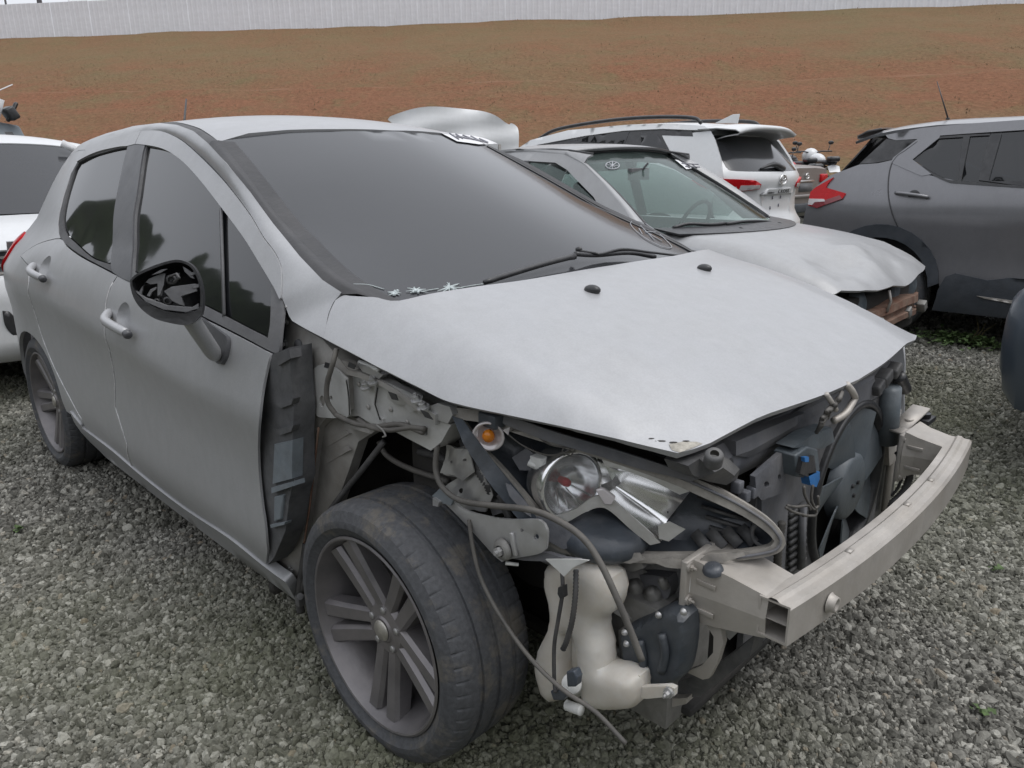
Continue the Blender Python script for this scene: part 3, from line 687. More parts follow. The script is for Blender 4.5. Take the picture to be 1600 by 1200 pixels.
# fender on the far side and closing panels
def fl(a, b): return np.stack([a, HW(a, b)-.01, b], 1)
archf = [(0+.345*math.cos(a), .325+.345*math.sin(a)) for a in np.linspace(R(175), R(8), 20)]
sheet('front_fender', np.array([(-.42, .25)]+archf+[(.42, .34), (.60, .5), (.55, .80), (.40, .86), (.15, .93), (-.2, .985), (-.38, .97), (-.40, .6)]), fl, MT['silver'], HERO, step=.06, thick=.012, face=(0, 1, 0))
back = MB(); back.grid([[np.array((x_, y_, z_)) for y_ in np.linspace(-.78, .78, 9)] for x_, z_ in ((-3.26, .3), (-3.34, .6), (-3.30, .82), (-3.22, 1.02))]).build('tailgate', MT['silver'], HERO, thick=.01)
back = MB(); back.grid([[np.array((x_, y_*s_, z_)) for y_ in np.linspace(-1, 1, 9)] for x_, z_, s_ in ((-3.215, 1.03, .68), (-3.12, 1.2, .60), (-3.03, 1.35, .52), (-3.0, 1.44, .48))]).build('rear_window', MT['glassW'], HERO, thick=.006)
MB().box((-1.6, 0, .30), (2.9, 1.45, .06)).build('floor_pan', MT['grime'], HERO)
for sy in (-1, 1):
    for x, nm in ((-1.25, 'front_seat'), (-2.15, 'rear_seat')):
        b_ = MB(); b_.box((x, .37*sy, .62), (.52, .50, .16)); b_.bar((x-.24, .37*sy, .60), (x-.48, .37*sy, 1.14), .50, .14, up=(1, 0, 0)); b_.bar((x-.50, .37*sy, 1.15), (x-.54, .37*sy, 1.32), .26, .10, up=(1, 0, 0))
        b_.build(nm, MT['seat'], HERO, bev=.03)
b_ = MB(); b_.box((-.42, 0, .86), (.5, 1.36, .22)).build('dashboard', MT['dark'], HERO, bev=.05)
ring = [np.array((-.74, .37, .93))+.185*(math.cos(a)*np.array((0, 1, 0))+math.sin(a)*np.array((.35, 0, .93))) for a in np.linspace(0, 2*math.pi, 29)[:-1]]
b_ = MB().tube(ring, .016, 8, closed=True); b_.bar((-.74, .20, .93), (-.74, .54, .93), .03, .03); b_.build('steering_wheel', MT['dark'], HERO)
# --- door handles
for (p, par, dd) in ((hpF, front_door, dF), (hpR, rear_door, dR)):
    out = np.array([0, -1, 0]); path = [p[0]+out*.002, p[1]+out*.034, p[2]+out*.040, p[3]+out*.030]
    MB().tube(catmull(path, 4), [.013]+[.0155]*11+[.014], 10).build('handle', MT['silver'], par)
    MB().lathe([(.0005, .018), (.011, .018), (.0145, .012), (.0145, 0)], p[3]+out*.030, (.9, .05, -.45), 12).build('handle_end', MT['pillar'], par)
    vv, ff, LL = cdt(dd, (), .012); q_ = dist_to(LL[0], vv); dep = .024*np.sqrt(np.clip(1-(1-np.clip(q_/.045, 0, 1))**2, 0, 1))
    V = np.stack([vv[:, 0], -(HW(vv[:, 0], vv[:, 1])-dep), vv[:, 1]], 1)
    n_ = np.cross(V[ff[:, 1]]-V[ff[:, 0]], V[ff[:, 2]]-V[ff[:, 0]]).sum(0)
    mk('handle_recess', V, ff if n_[1] < 0 else ff[:, ::-1], MT['silver'], par)
# ------------------------------------------------------------------ what the missing fender, bumper and lamp lens lay bare
def PY(name, px, y, mat, parent=None, **k): return plate(name, px, (0, y, 0), (0, -1, 0), mat, parent or HERO, **k)
def PX(name, px, x, mat, parent=None, **k): return plate(name, px, (x, 0, 0), (1, 0, 0), mat, parent or HERO, **k)
def circ_px(u, v, r, ry=None, n=14): return [(u+r*math.cos(2*math.pi*k/n), v+(ry or r)*math.sin(2*math.pi*k/n)) for k in range(n)]
def bolt(p, ax, r, parent, mat='steel', washer=True, L=.012):
    p = np.asarray(p, float); ax = np.asarray(ax, float); ax = ax/np.linalg.norm(ax); b = MB()
    if washer: b.cyl(p-ax*.002, p+ax*.003, r*1.7, 16)
    b.cyl(p+ax*.003, p+ax*L, r, 6); b.cyl(p+ax*L, p+ax*(L+.006), r*.45, 8)
    return b.build('bolt', MT[mat], parent, smooth=False)
def wire(name, pts, r, mat='cable', parent=None, n=7, seg=8, ribs=False):
    """pts: (u, v, y) traced points with the depth each one hangs at"""
    P = catmull([at(u, v, y=y) for u, v, y in pts], n)
    if ribs:
        P = resample(P, max(20, int(np.linalg.norm(np.diff(P, axis=0), axis=1).sum()/.0035))); r = np.array([r*(1 if i % 2 else .8) for i in range(len(P))])
    return MB().tube(P, r, seg).build(name, MT[mat], parent or HERO)
Yn = (0, -1, 0)
# hinge pillar and cowl side
PY('hinge_pillar', [(444, 488), (455, 503), (504, 530), (520, 548), (545, 580), (548, 640), (512, 650), (497, 668), (490, 720), (482, 790), (473, 850), (468, 885), (472, 897), (450, 908), (425, 885), (430, 820), (445, 760), (450, 650), (446, 560)], -.775, MT['silver_in'], thick=.05, step=.04, puff=.012, pw=.05)
pl = HERO.children[-1]
for u, v, r_ in ((466, 540, 9.5), (478, 582, 9), (474, 638, 9.5), (472, 690, 9)):
    c = at(u, v, y=-.787); MB().lathe([(.0005, .004), (r_*.0014, .004), (r_*.0017, .001), (r_*.0017, -.004)], c, Yn, 24).build('rubber_plug', MT['foam'], pl)
for u, v in ((447, 494), (446, 530), (456, 470)):
    bolt(at(u, v+8, y=-.785), Yn, .006, pl)
for u, v in ((447, 590), (450, 620), (455, 770), (456, 786)):
    MB().box(at(u+4, v, y=-.79), (.016, .016, .022)).build('clip', MT['silver_in'], pl, bev=.003)
seam = [(498, 668, -.79), (492, 720, -.79), (484, 790, -.79), (475, 850, -.79), (470, 882, -.79)]
wire('rusty_seam', seam, .0028, 'rust', pl)
PY('sill_end', [(417, 884), (450, 908), (465, 895), (470, 872), (445, 862), (424, 868)], -.772, MT['rust'], thick=.01)
bolt(at(455, 890, y=-.785), (0, -.5, 1), .006, HERO)
b_ = MB(); b_.box(at(450, 915, y=-.72)+np.array([-.01, 0, .01]), (.03, .10, .04)); b_.build('sill_end_cap', MT['grime'], HERO)
# foam block in the fender gap
foam = PY('fender_foam', [(426, 553), (438, 549), (452, 543), (455, 600), (459, 640), (457, 690), (460, 750), (452, 780), (446, 830), (428, 872), (419, 882), (421, 860), (417, 828), (408, 757), (406, 700), (408, 650), (417, 588)], -.858, MT['foam'], thick=.06, step=.03)
PY('foam_block', [(429, 694), (457, 688), (456, 748), (426, 756)], -.866, MT['bluegrey'], foam, thick=.03, bev=.004)
PY('foam_rib', [(424, 762), (459, 752), (460, 759), (424, 771)], -.873, MT['bluegrey'], foam, thick=.03, bev=.003)
PY('foam_block', [(428, 776), (442, 773), (438, 812), (427, 816)], -.866, MT['bluegrey'], foam, thick=.03, bev=.004)
PY('foam_rib', [(422, 820), (445, 816), (444, 820), (423, 825)], -.870, MT['bluegrey'], foam, thick=.02)
for v in (630, 672): PY('foam_rib', [(430, v), (458, v-7), (455, v+2), (438, v+8)], -.866, MT['foam'], foam, thick=.02)
PY('foam_cap', [(437, 552), (452, 546), (454, 560), (434, 572)], -.866, MT['foam'], foam, thick=.03)
# apron plate and upper rail
ap = PY('apron_plate', [(470, 603), (476, 594), (497, 571), (520, 574), (541, 592), (545, 648), (538, 653), (500, 652), (492, 645), (490, 612), (478, 608)], -.792, MT['primer'], thick=.006, holes=[circ_px(513, 592, 5, 7), circ_px(503, 627, 4.5, 9), circ_px(517, 622, 2.5, 4)], smooth_n=4, step=.02)
bolt(at(473, 600, y=-.794), Yn, .007, ap); 
rail = PY('apron_rail', [(538, 585), (560, 590), (600, 606), (650, 634), (676, 655), (700, 662), (705, 664), (700, 672), (690, 690), (673, 704), (650, 692), (620, 676), (590, 668), (560, 650), (541, 651)], -.765, MT['primer'], thick=.07, holes=[catmull([(655, 668), (668, 668), (668, 680), (662, 681), (654, 674)], 3, True)], step=.025)
for px in ([(565, 574), (578, 579), (588, 600), (584, 630), (590, 650), (598, 655), (600, 670), (592, 672), (583, 640), (574, 606)],): PY('apron_rib', px, -.772, MT['primer'], thick=.008)
# ledge under the bonnet edge with its stepped brackets
led = [np.array(p)+np.array([-.02, .12, -.012]) for p in HEDGE[:5]]; ledo = [np.array(p)+np.array([-.01, .062, -.020]) for p in HEDGE[:5]]
MB().grid([[a, (a+b)/2+np.array([0, 0, -.004]), b] for a, b in zip(led, ledo)]).build('fender_ledge', MT['silver_in'], HERO, thick=.02)
for (px, y, m_) in (([(578, 595), (600, 604), (607, 612), (604, 622), (618, 632), (640, 634), (652, 620), (632, 610), (606, 598), (590, 590)], -.775, 'steel'),
                    ([(632, 634), (645, 625), (668, 640), (680, 648), (680, 664), (664, 652), (655, 640), (640, 644)], -.778, 'steel'),
                    ([(672, 634), (684, 630), (703, 636), (707, 648), (700, 662), (682, 656), (671, 650)], -.772, 'steel'),
                    ([(558, 568), (576, 573), (598, 586), (592, 592), (566, 580)], -.782, 'steel'), ([(524, 560), (545, 566), (560, 577), (548, 582), (528, 574)], -.772, 'silver_in')):
    PY('stepped_bracket', px, y, MT[m_], thick=.018, puff=.006, pw=.012)
for u, v in ((573, 608), (652, 628), (584, 600), (662, 640)): bolt(at(u, v, y=-.785)+np.array([0, 0, .004]), (0, -.4, 1), .008, HERO)
wire('white_tube', [(562, 566, -.77), (580, 573, -.775), (592, 578, -.78)], .006, 'white')
# wheel well liner
wl = MB(); wl.lathe([(.42, .02), (.42, -.02), (.40, -.22), (.25, -.24), (.02, -.24)], (-.02, -.69, .36), (0, -1, 0), 36, ref=(0, 0, 1), a0=-R(12), a1=R(100)); wl.build('wheel_well', MT['grime'], HERO)
PY('wheel_well_wall', [(512, 652), (545, 650), (600, 665), (560, 690), (545, 735), (525, 790), (500, 830), (480, 870), (476, 850), (486, 780), (494, 715), (500, 668)], -.74, MT['silver_in'], thick=.03, puff=.015, pw=.03)
wlw = HERO.children[-1]
for v in (690, 716): PY('pressed_rib', [(505, v), (540, v-18), (545, v-12), (512, v+8)], -.757, MT['silver_in'], wlw, thick=.008, puff=.006, pw=.01)
b_ = MB(); b_.box((.03, -.58, .60), (.20, .18, .34)); b_.cyl((.0, -.60, .40), (.0, -.58, .86), .055, 16); b_.build('strut_tower', MT['grime'], HERO, bev=.02)
b_ = MB(); b_.tube([(.0, -.60, .28), (.0, -.60, .62)], .05, 14)
for k in range(6): b_.lathe([(.055, 0), (.07, .012), (.055, .024)], (0, -.60, .40+.04*k), (0, 0, 1), 18)
b_.build('spring_strut', MT['grime'], HERO)
b_ = MB(); b_.box((.30, -.44, .50), (.52, .03, .62)); b_.build('inner_wing', MT['grime'], HERO)
# bulkhead, engine, everything dark behind
b_ = MB(); b_.box((-.40, 0, .62), (.04, 1.46, .80)); b_.build('bulkhead', MT['grime'], HERO)
b_ = MB(); b_.box((.14, -.02, .54), (.40, .78, .42)); b_.box((.18, .08, .78), (.30, .56, .10)); b_.cyl((.16, -.38, .52), (.16, -.50, .52), .16, 24); b_.build('engine', MT['grime'], HERO, bev=.02)
for sy in (-1, 1):
    b_ = MB(); b_.box((.25, .47*sy, .50), (.66, .07, .12)); b_.build('chassis_rail', MT['grime'] if sy > 0 else MT['primer'], HERO, bev=.006)
b_ = MB(); b_.box((.12, .06, .225), (1.0, 1.08, .02)); b_.build('shade_tray', MT['grime'], HERO, bev=.004)  # unseen tray added to block light from the ground below the engine bay
# ---- headlamp
HA, HB, HC = at(703, 640, y=-.765), at(1228, 838, y=-.45), at(860, 872, y=-.70)
HN = np.cross(HB-HA, HC-HA); HN /= np.linalg.norm(HN)
if np.dot(HN, CAM_P-HA) < 0: HN = -HN
def HL(u, v, d=0.): return at_plane(u, v, HA-HN*d, HN)
def PH(name, px, d, mat, parent=None, **k): return plate(name, px, HA-HN*d, HN, mat, parent or HERO, **k)
lo = [(703, 636), (745, 641), (800, 655), (880, 680), (960, 704), (1040, 731), (1100, 753), (1150, 778), (1200, 810), (1224, 836), (1228, 850), (1216, 864), (1180, 873), (1100, 880), (1000, 880), (930, 874), (880, 864), (850, 845), (815, 800), (775, 750), (735, 700)]
li = [(722, 656), (760, 662), (820, 682), (880, 700), (960, 724), (1040, 752), (1100, 778), (1160, 806), (1198, 832), (1210, 846), (1200, 855), (1160, 862), (1090, 866), (1000, 866), (935, 860), (890, 848), (866, 828), (830, 785), (790, 738), (750, 695)]
lamp = PH('headlamp', [(u, v) for u, v in lo], .012, MT['lampdark'], thick=.006, smooth_n=4, step=.025, puff=-.085, pw=.08, back=-1)
PH('lens_rim', lo, 0, MT['lamprim'], lamp, thick=.022, holes=[catmull(li, 4, True)], smooth_n=4, step=.02)
wire_pts = [HL(u, v, -.004) for u, v in ((960, 708), (1040, 737), (1100, 762), (1150, 786), (1196, 815), (1218, 840), (1219, 852), (1205, 862), (1150, 872))]
MB().tube(catmull(wire_pts, 6), .003, 6).build('torn_lens_edge', MT['dustgrey'], lamp)
for px in ([(748, 640), (800, 652), (870, 676), (960, 702), (1040, 728), (1095, 748), (1080, 752), (1000, 733), (930, 711), (850, 688), (790, 664)],): PH('lamp_top_strip', px, -.012, MT['dustgrey'], lamp, thick=.012, puff=.005, pw=.012)
# bracket band along the rear lower edge
for px, d, m_ in (([(706, 650), (722, 655), (770, 720), (815, 775), (838, 808), (850, 850), (835, 840), (800, 800), (757, 745), (722, 690)], -.02, 'lampdark'),
                  ([(790, 755), (798, 758), (826, 790), (830, 808), (818, 800), (796, 775)], -.03, 'dustgrey'),
                  ([(822, 808), (860, 806), (900, 835), (912, 852), (880, 858), (850, 842)], -.012, 'dustgrey'),
                  ([(940, 868), (960, 862), (1000, 864), (1008, 874), (985, 880), (945, 876)], -.014, 'lamprim'),
                  ([(1095, 873), (1105, 866), (1160, 862), (1165, 868), (1120, 882), (1108, 892), (1098, 902), (1092, 898)], -.02, 'lamprim'),
                  ([(1010, 876), (1050, 872), (1090, 880), (1088, 890), (1040, 886)], -.01, 'lamprim'),
                  ([(1072, 882), (1080, 880), (1078, 925), (1073, 932), (1070, 920)], -.02, 'white')):
    PH('torn_flap', px, d, MT[m_], lamp, thick=.003, crum=.003, step=.01)
# low beam bowl
c = HL(889, 756, .042); ax = np.array([.93, -.33, .10]); ax /= np.linalg.norm(ax)
b_ = MB(); b_.lathe([(.074, -.045), (.0755, .014), (.073, .020), (.066, .019), (.062, .010), (.056, -.008), (.040, -.030), (.018, -.042), (.0005, -.044)], c, ax, 40); b_.build('low_beam_reflector', MT['chrome'], lamp)
for k in range(4):
    a = R(215+30*k); e1 = np.cross(ax, (0, 0, 1.)); e1 /= np.linalg.norm(e1); e2 = np.cross(e1, ax)
    b_ = MB(); b_.bar(c+(e1*math.cos(a)+e2*math.sin(a))*.02-ax*.03, c+(e1*math.cos(a)+e2*math.sin(a))*.052+ax*.004, .0025, .003, up=ax); b_.build('reflector_facet', MT['chromedull'], lamp)
MB().lathe([(.0005, .0), (.008, .0), (.0095, -.010), (.008, -.03)], c-ax*.004, ax, 20).build('bulb_shield', MT['lampred'], lamp)
b_ = MB(); b_.box(HL(842, 722, .02), (.03, .02, .025)); b_.cyl(HL(838, 728, .02), HL(826, 722, .02), .008, 10); b_.build('lamp_adjuster', MT['white'], lamp, bev=.003)
MB().lathe([(.0005, .0175), (.04, .0170), (.066, .015)], c, ax, 40).build('low_beam_lens', MT['lens'], lamp)
# bright frame arms
PH('reflector_frame', [(850, 790), (868, 806), (900, 795), (926, 777), (948, 776), (970, 792), (1005, 822), (1032, 848), (1016, 852), (985, 827), (955, 800), (938, 793), (915, 800), (888, 815), (866, 822), (852, 812)], .010, MT['chromedull'], lamp, thick=.012, smooth_n=4, step=.012, bev=.003)
PH('reflector_frame', [(936, 708), (965, 714), (1000, 728), (1040, 748), (1082, 766), (1062, 773), (1020, 752), (975, 735), (945, 728)], .004, MT['chromedull'], lamp, thick=.004, smooth_n=3, step=.015)
rows = []
for t in np.linspace(0, 1, 8):
    top = HL(944+t*136, 716+t*50, .006); mid1 = HL(944+t*120, 730+t*56, .040); mid2 = HL(942+t*100, 748+t*66, .050); lowp = HL(946+t*88, 768+t*78, .016)
    C_ = catmull([top, mid1, mid2, lowp], 4); rows.append(C_)
MB().grid(rows).build('indicator_reflector', MT['chrome'], lamp, thick=.002)
PH('reflector_bridge', [(928, 708), (950, 711), (990, 728), (978, 748), (952, 768), (936, 766), (940, 740)], .014, MT['chrome'], lamp, thick=.004, smooth_n=3, step=.014, puff=-.02, pw=.02, back=-1)
PH('reflector_tip', [(1028, 822), (1046, 815), (1071, 827), (1045, 846), (1030, 842)], .008, MT['chromedull'], lamp, thick=.003)
MB().lathe([(.0005, .0), (.010, -.004), (.018, -.014), (.020, -.03)], HL(1052, 800, .05), ax, 18).build('bulb_socket', MT['black'], lamp)
PH('marker_prism', [(930, 765), (942, 762), (962, 777), (955, 790), (944, 789)], -.004, MT['lampclear'], lamp, thick=.014, bev=.003)
# louvres of the shell
for k in range(4):
    u = 1085+24*k; b_ = MB(); b_.bar(HL(u, 832-3*k, .06), HL(u+22, 858-3*k, .035), .022, .004, up=HN); b_.build('louvre', MT['blackdust'], lamp)
for k in range(4):
    v = 775+16*k; b_ = MB(); b_.bar(HL(1090+6*k, v, .085), HL(1165+5*k, v+22, .07), .006, .014, up=HN); b_.build('louvre', MT['blackdust'], lamp)
MB().lathe([(.02, 0), (.026, .004), (.026, -.02)], HL(1195, 835, .03), HN, 18).build('adjuster_boss', MT['blackdust'], lamp)
b_ = MB(); b_.ball(HL(940, 835, .05), (.10, .09, .045), 18); b_.build('lower_bowl', MT['lampdark'], lamp)
# side indicator cup
c = HL(763, 682, -.012); ax2 = np.array([.55, -.75, -.15]); ax2 /= np.linalg.norm(ax2)
b_ = MB(); b_.lathe([(.026, -.03), (.032, -.004), (.033, .002), (.029, .002), (.022, -.012), (.010, -.022), (.0005, -.024)], c, ax2, 28); b_.build('indicator_cup', MT['lampclear'], lamp)
MB().ball(c-ax2*.002, (.013, .013, .014), 14).build('indicator_bulb', MT['amber'], lamp)
b_ = MB(); b_.box(HL(768, 655, -.005), (.05, .03, .03)); b_.build('indicator_holder', MT['lampdark'], lamp, bev=.004)
for px in ([(785, 672), (797, 667), (794, 680)], [(738, 672), (748, 667), (746, 684)]): PH('indicator_tab', px, -.012, MT['lampclear'], lamp, thick=.003)
PH('lamp_back_cover', [(800, 715), (822, 700), (838, 712), (830, 735), (812, 735)], .04, MT['dustgrey'], lamp, thick=.03, puff=.02, pw=.02)
for pts in ([(790, 675, 0), (815, 695, 0), (850, 710, 0), (880, 708, 0), (905, 690, 0)], [(800, 672, 0), (830, 676, 0), (860, 695, 0), (895, 700, 0)], [(885, 690, 0), (878, 706, 0), (892, 712, 0), (900, 700, 0), (888, 694, 0)]):
    MB().tube(catmull([HL(u, v, -.003) for u, v, _ in pts], 6), .0016, 6).build('thin_wire', MT['cable'], lamp)
# ---- fender brackets ahead of the wheel
br = PY('fender_bracket', [(684, 776), (690, 769), (706, 783), (728, 798), (765, 808), (800, 812), (838, 812), (850, 819), (855, 832), (853, 858), (840, 866), (800, 873), (784, 878), (772, 868), (752, 846), (732, 824), (708, 799)], -.745, MT['steel'], thick=.006, holes=[circ_px(815.5, 828.5, 2.6), circ_px(838, 839, 4, 4.6)], smooth_n=3, step=.02, puff=.004, pw=.008)
MB().bar(at(799, 832, y=-.752), at(806, 868, y=-.752), .010, .008, up=Yn).build('pressed_rib', MT['steel'], br, bev=.002)
c = at(787, 858, y=-.752); b_ = MB(); b_.lathe([(.010, 0), (.024, 0), (.024, .004), (.019, .010), (.012, .012)], c, Yn, 24); b_.build('washer', MT['cast'], br); bolt(c+np.array([0, -.006, 0]), Yn, .010, br, washer=False, L=.014)
MB().cyl(at(790, 880, y=-.74), at(810, 882, y=-.72), .004, 8).build('clip', MT['white'], br)
ub = PY('upper_bracket', [(693, 722), (706, 702), (722, 698), (740, 690), (748, 706), (760, 745), (768, 775), (758, 800), (730, 797), (706, 782), (690, 768), (700, 756), (712, 748), (694, 740)], -.71, MT['steel'], thick=.006, holes=[circ_px(728, 722, 3), circ_px(710, 740, 3), circ_px(718, 768, 4)], step=.009, crum=.007)
PY('bracket_tab', [(697, 694), (712, 700), (732, 702), (740, 738), (722, 752), (708, 742), (690, 738)], -.722, MT['steel'], ub, thick=.004, crum=.006, step=.008, holes=[circ_px(705, 722, 2.2), circ_px(728, 718, 2.2)])
PY('bracket_tab', [(675, 775), (686, 764), (708, 782), (704, 790), (690, 786)], -.752, MT['bluegrey'], ub, thick=.006)
PY('bracket_tab', [(676, 778), (686, 785), (684, 792), (676, 790)], -.760, MT['steel'], ub, thick=.02)
PY('crumpled_panel', [(706, 655), (722, 660), (770, 745), (788, 800), (770, 806), (745, 745), (720, 700)], -.69, MT['dustgrey'], thick=.01, puff=.006, pw=.02)
wire('ribbed_hose', [(735, 712, -.70), (750, 735, -.70), (765, 758, -.70), (772, 775, -.69)], .014, 'hose', ribs=True, seg=12)
wire('ribbed_hose', [(782, 772, -.70), (790, 795, -.70), (798, 812, -.70)], .010, 'hose', ribs=True, seg=12)
# ---- cables
wire('loose_cable', [(526, 545, -.80), (520, 568, -.815), (511, 600, -.82), (512, 628, -.82), (525, 648, -.81), (555, 662, -.80), (590, 666, -.79), (625, 663, -.785), (662, 676, -.78)], .0062)
wire('loose_cable', [(560, 656, -.79), (580, 668, -.795), (610, 672, -.79), (640, 668, -.785), (664, 670, -.78)], .006)
wire('cable_clip', [(588, 664, -.80), (598, 672, -.80), (603, 681, -.80), (598, 683, -.80)], .0022, 'cast')
wire('hanging_cable', [(690, 668, -.74), (683, 700, -.76), (681, 735, -.77), (692, 762, -.775), (720, 782, -.775), (770, 790, -.775), (830, 797, -.775), (875, 815, -.775), (912, 842, -.775), (938, 880, -.775), (962, 930, -.775), (985, 985, -.77), (1003, 1032, -.765)], [.0062]*30+[.0072]*55, n=7) if False else None
wire('hanging_cable', [(690, 668, -.74), (683, 700, -.76), (681, 735, -.77), (692, 762, -.775), (720, 782, -.775), (770, 790, -.775), (830, 797, -.775), (875, 815, -.775), (912, 842, -.775), (938, 880, -.775), (962, 930, -.775), (985, 985, -.77), (1003, 1032, -.765)], .0063)
wire('hanging_cable', [(733, 812, -.75), (738, 850, -.76), (752, 905, -.77), (785, 968, -.775), (830, 1030, -.775), (880, 1078, -.775), (930, 1112, -.77), (978, 1162, -.76)], .0045)
wire('wiring_harness', [(600, 690, -.74), (565, 735, -.77), (525, 785, -.78), (497, 828, -.79), (484, 875, -.79), (472, 925, -.78)], [.007]*15+[.011]*20 if False else .0075, 'hose')
wire('wiring_harness', [(480, 850, -.785), (474, 890, -.785), (468, 930, -.78), (470, 955, -.775)], .013, 'hose')
b_ = MB(); b_.box(at(469, 938, y=-.79), (.022, .02, .03)); b_.cyl(at(469, 932, y=-.80), at(469, 932, y=-.81), .010, 12); b_.build('cable_plug', MT['blackdust'], HERO, bev=.003)
wire('brake_hose', [(592, 690, -.70), (605, 712, -.70), (640, 732, -.69), (700, 752, -.68)], .007, 'cable')
wire('brake_hose', [(655, 705, -.68), (690, 715, -.67), (720, 740, -.67)], .010, 'hose')
# ---- washer bottle
bo = PY('washer_bottle', [(856, 884), (880, 872), (930, 878), (960, 900), (966, 930), (958, 955), (942, 968), (940, 990), (946, 1015), (948, 1040), (975, 1045), (1000, 1056), (1002, 1078), (998, 1098), (980, 1107), (935, 1106), (918, 1098), (912, 1080), (908, 1050), (905, 1010), (900, 990), (890, 990), (888, 1030), (892, 1068), (882, 1090), (866, 1096), (850, 1080), (840, 1040), (845, 1010), (862, 970), (862, 940), (855, 910)], -.66, MT['bottle'], thick=.03, smooth_n=6, step=.009, puff=.030, pw=.036, back=.8)
PY('bottle_web', [(880, 985), (912, 985), (914, 1070), (884, 1070)], -.65, MT['bottle'], bo, thick=.02)
PY('bottle_foot', [(990, 1074), (1045, 1072), (1054, 1076), (1053, 1088), (1010, 1092), (990, 1090)], -.66, MT['bottle'], bo, thick=.012)
c = at(1045, 1082, y=-.675); bolt(c, Yn, .006, bo)
for u in (893,): MB().cyl(at(u, 1068, y=-.72), at(u+8, 1074, y=-.62), .020, 20).build('bottle_pump', MT['white'], bo)
PY('pump_plug', [(884, 1050), (896, 1048), (901, 1060), (899, 1074), (886, 1074)], -.742, MT['lampdark'], bo, thick=.02, bev=.003)
b_ = MB(); b_.cyl(at(886, 1102, y=-.70), at(908, 1110, y=-.70), .011, 14); b_.cyl(at(888, 1100, y=-.70), at(884, 1096, y=-.70), .006, 10); b_.build('bottle_outlet', MT['white'], bo)
PY('pump_plug', [(859, 1080), (878, 1078), (884, 1088), (880, 1095), (864, 1095)], -.73, MT['lampdark'], bo, thick=.02, bev=.003)
wire('bottle_hose', [(878, 890, -.70), (879, 925, -.71), (872, 970, -.72), (866, 1010, -.725), (866, 1060, -.73), (868, 1082, -.735)], .0042, 'hose', bo)
wire('bottle_hose', [(900, 890, -.70), (899, 930, -.715), (894, 970, -.72), (886, 1000, -.72), (880, 1014, -.72)], .0062, 'hose', bo, ribs=True, seg=10)
PY('bottle_clip', [(872, 918), (880, 916), (881, 934), (875, 936), (871, 928)], -.73, MT['black'], bo, thick=.012)
PY('torn_white_panel', [(852, 874), (905, 874), (920, 876), (896, 886), (881, 901), (870, 890)], -.735, MT['white'], thick=.004, puff=.01, pw=.03)
PY('lower_lamp_edge', [(770, 868), (855, 864), (880, 872), (905, 875), (870, 878), (820, 876)], -.73, MT['dustgrey'], thick=.01)
# ---- gearbox end
gb = PY('gearbox_cover', [(973, 985), (985, 975), (1015, 962), (1045, 948), (1066, 950), (1078, 962), (1080, 985), (1078, 1015), (1070, 1050), (1055, 1066), (1020, 1074), (995, 1080), (982, 1072), (978, 1050)], -.60, MT['gearcover'], thick=.03, smooth_n=4, step=.009, puff=.022, pw=.018)
for u, v in ((979, 1006), (983, 1064), (1029, 961), (1068, 956), (976, 988)): MB().lathe([(.0005, .006), (.004, .006), (.0065, .002), (.0075, 0)], at(u, v, y=-.622), Yn, 14).build('bolt', MT['steel'], gb)
for k in range(2): MB().tube(catmull([at(1000+34*k, 1000-10*k, y=-.626), at(1005+34*k, 1030-10*k, y=-.628), at(1003+30*k, 1058-8*k, y=-.626)], 4), .009, 8).build('cover_rib', MT['gearcover'], gb)
PY('gearbox_flange', [(966, 985), (976, 978), (980, 1000), (984, 1060), (994, 1082), (980, 1080), (970, 1060), (968, 1020)], -.60, MT['cast'], gb, thick=.03)
gx_ = MB(); c = at(1000, 940, y=-.50); gx_.box(c, (.20, .16, .12)); gx_.cyl(at(985, 925, y=-.56), at(985, 925, y=-.44), .055, 20); gx_.cyl(at(945, 985, y=-.50), at(945, 985, y=-.40), .06, 20); gx_.box(at(1010, 1010, y=-.46), (.22, .16, .22)); gx_.build('gearbox', MT['cast'], HERO, bev=.012)
PY('plug_socket', [(948, 1020), (962, 1014), (972, 1022), (972, 1045), (962, 1050), (950, 1036)], -.585, MT['white'], thick=.03, bev=.003)
PY('socket_hole', [(952, 1025), (963, 1022), (964, 1038), (956, 1038)], -.588, MT['black'], thick=.004)
PY('mount_bracket', [(985, 900), (1010, 898), (1044, 902), (1048, 920), (1040, 938), (1020, 943), (1000, 932), (984, 925)], -.535, MT['dustgrey'], thick=.03, smooth_n=3, puff=.008, pw=.02)
for u, v, r_ in ((1018, 926, .017), (990, 915, .019), (1035, 908, .010)): MB().lathe([(.0005, .010), (r_*.55, .010), (r_*.6, .002), (r_, 0), (r_, -.02)], at(u, v, y=-.555), (0, -.6, .8), 22).build('rubber_mount', MT['cast'], HERO)
for px, y, m_ in (([(962, 882), (1000, 876), (1005, 888), (990, 893), (966, 892)], -.60, 'cast'), ([(1060, 886), (1095, 884), (1098, 960), (1092, 968), (1060, 948)], -.52, 'dustgrey')): PY('support_plate', px, y, MT[m_], thick=.02)
b_ = MB(); b_.box((.28, 0, .25), (.40, .80, .08)); b_.build('subframe', MT['grime'], HERO, bev=.02)
PY('under_tray', [(1040, 1072), (1060, 1064), (1110, 1048), (1165, 1005), (1180, 990), (1172, 1025), (1130, 1060), (1095, 1088), (1060, 1092)], -.50, MT['blackdust'], thick=.05, puff=.01, pw=.03)
PY('tow_tab', [(1040, 1090), (1060, 1092), (1075, 1090), (1072, 1100), (1050, 1105), (1040, 1100)], -.52, MT['alu'], thick=.03)
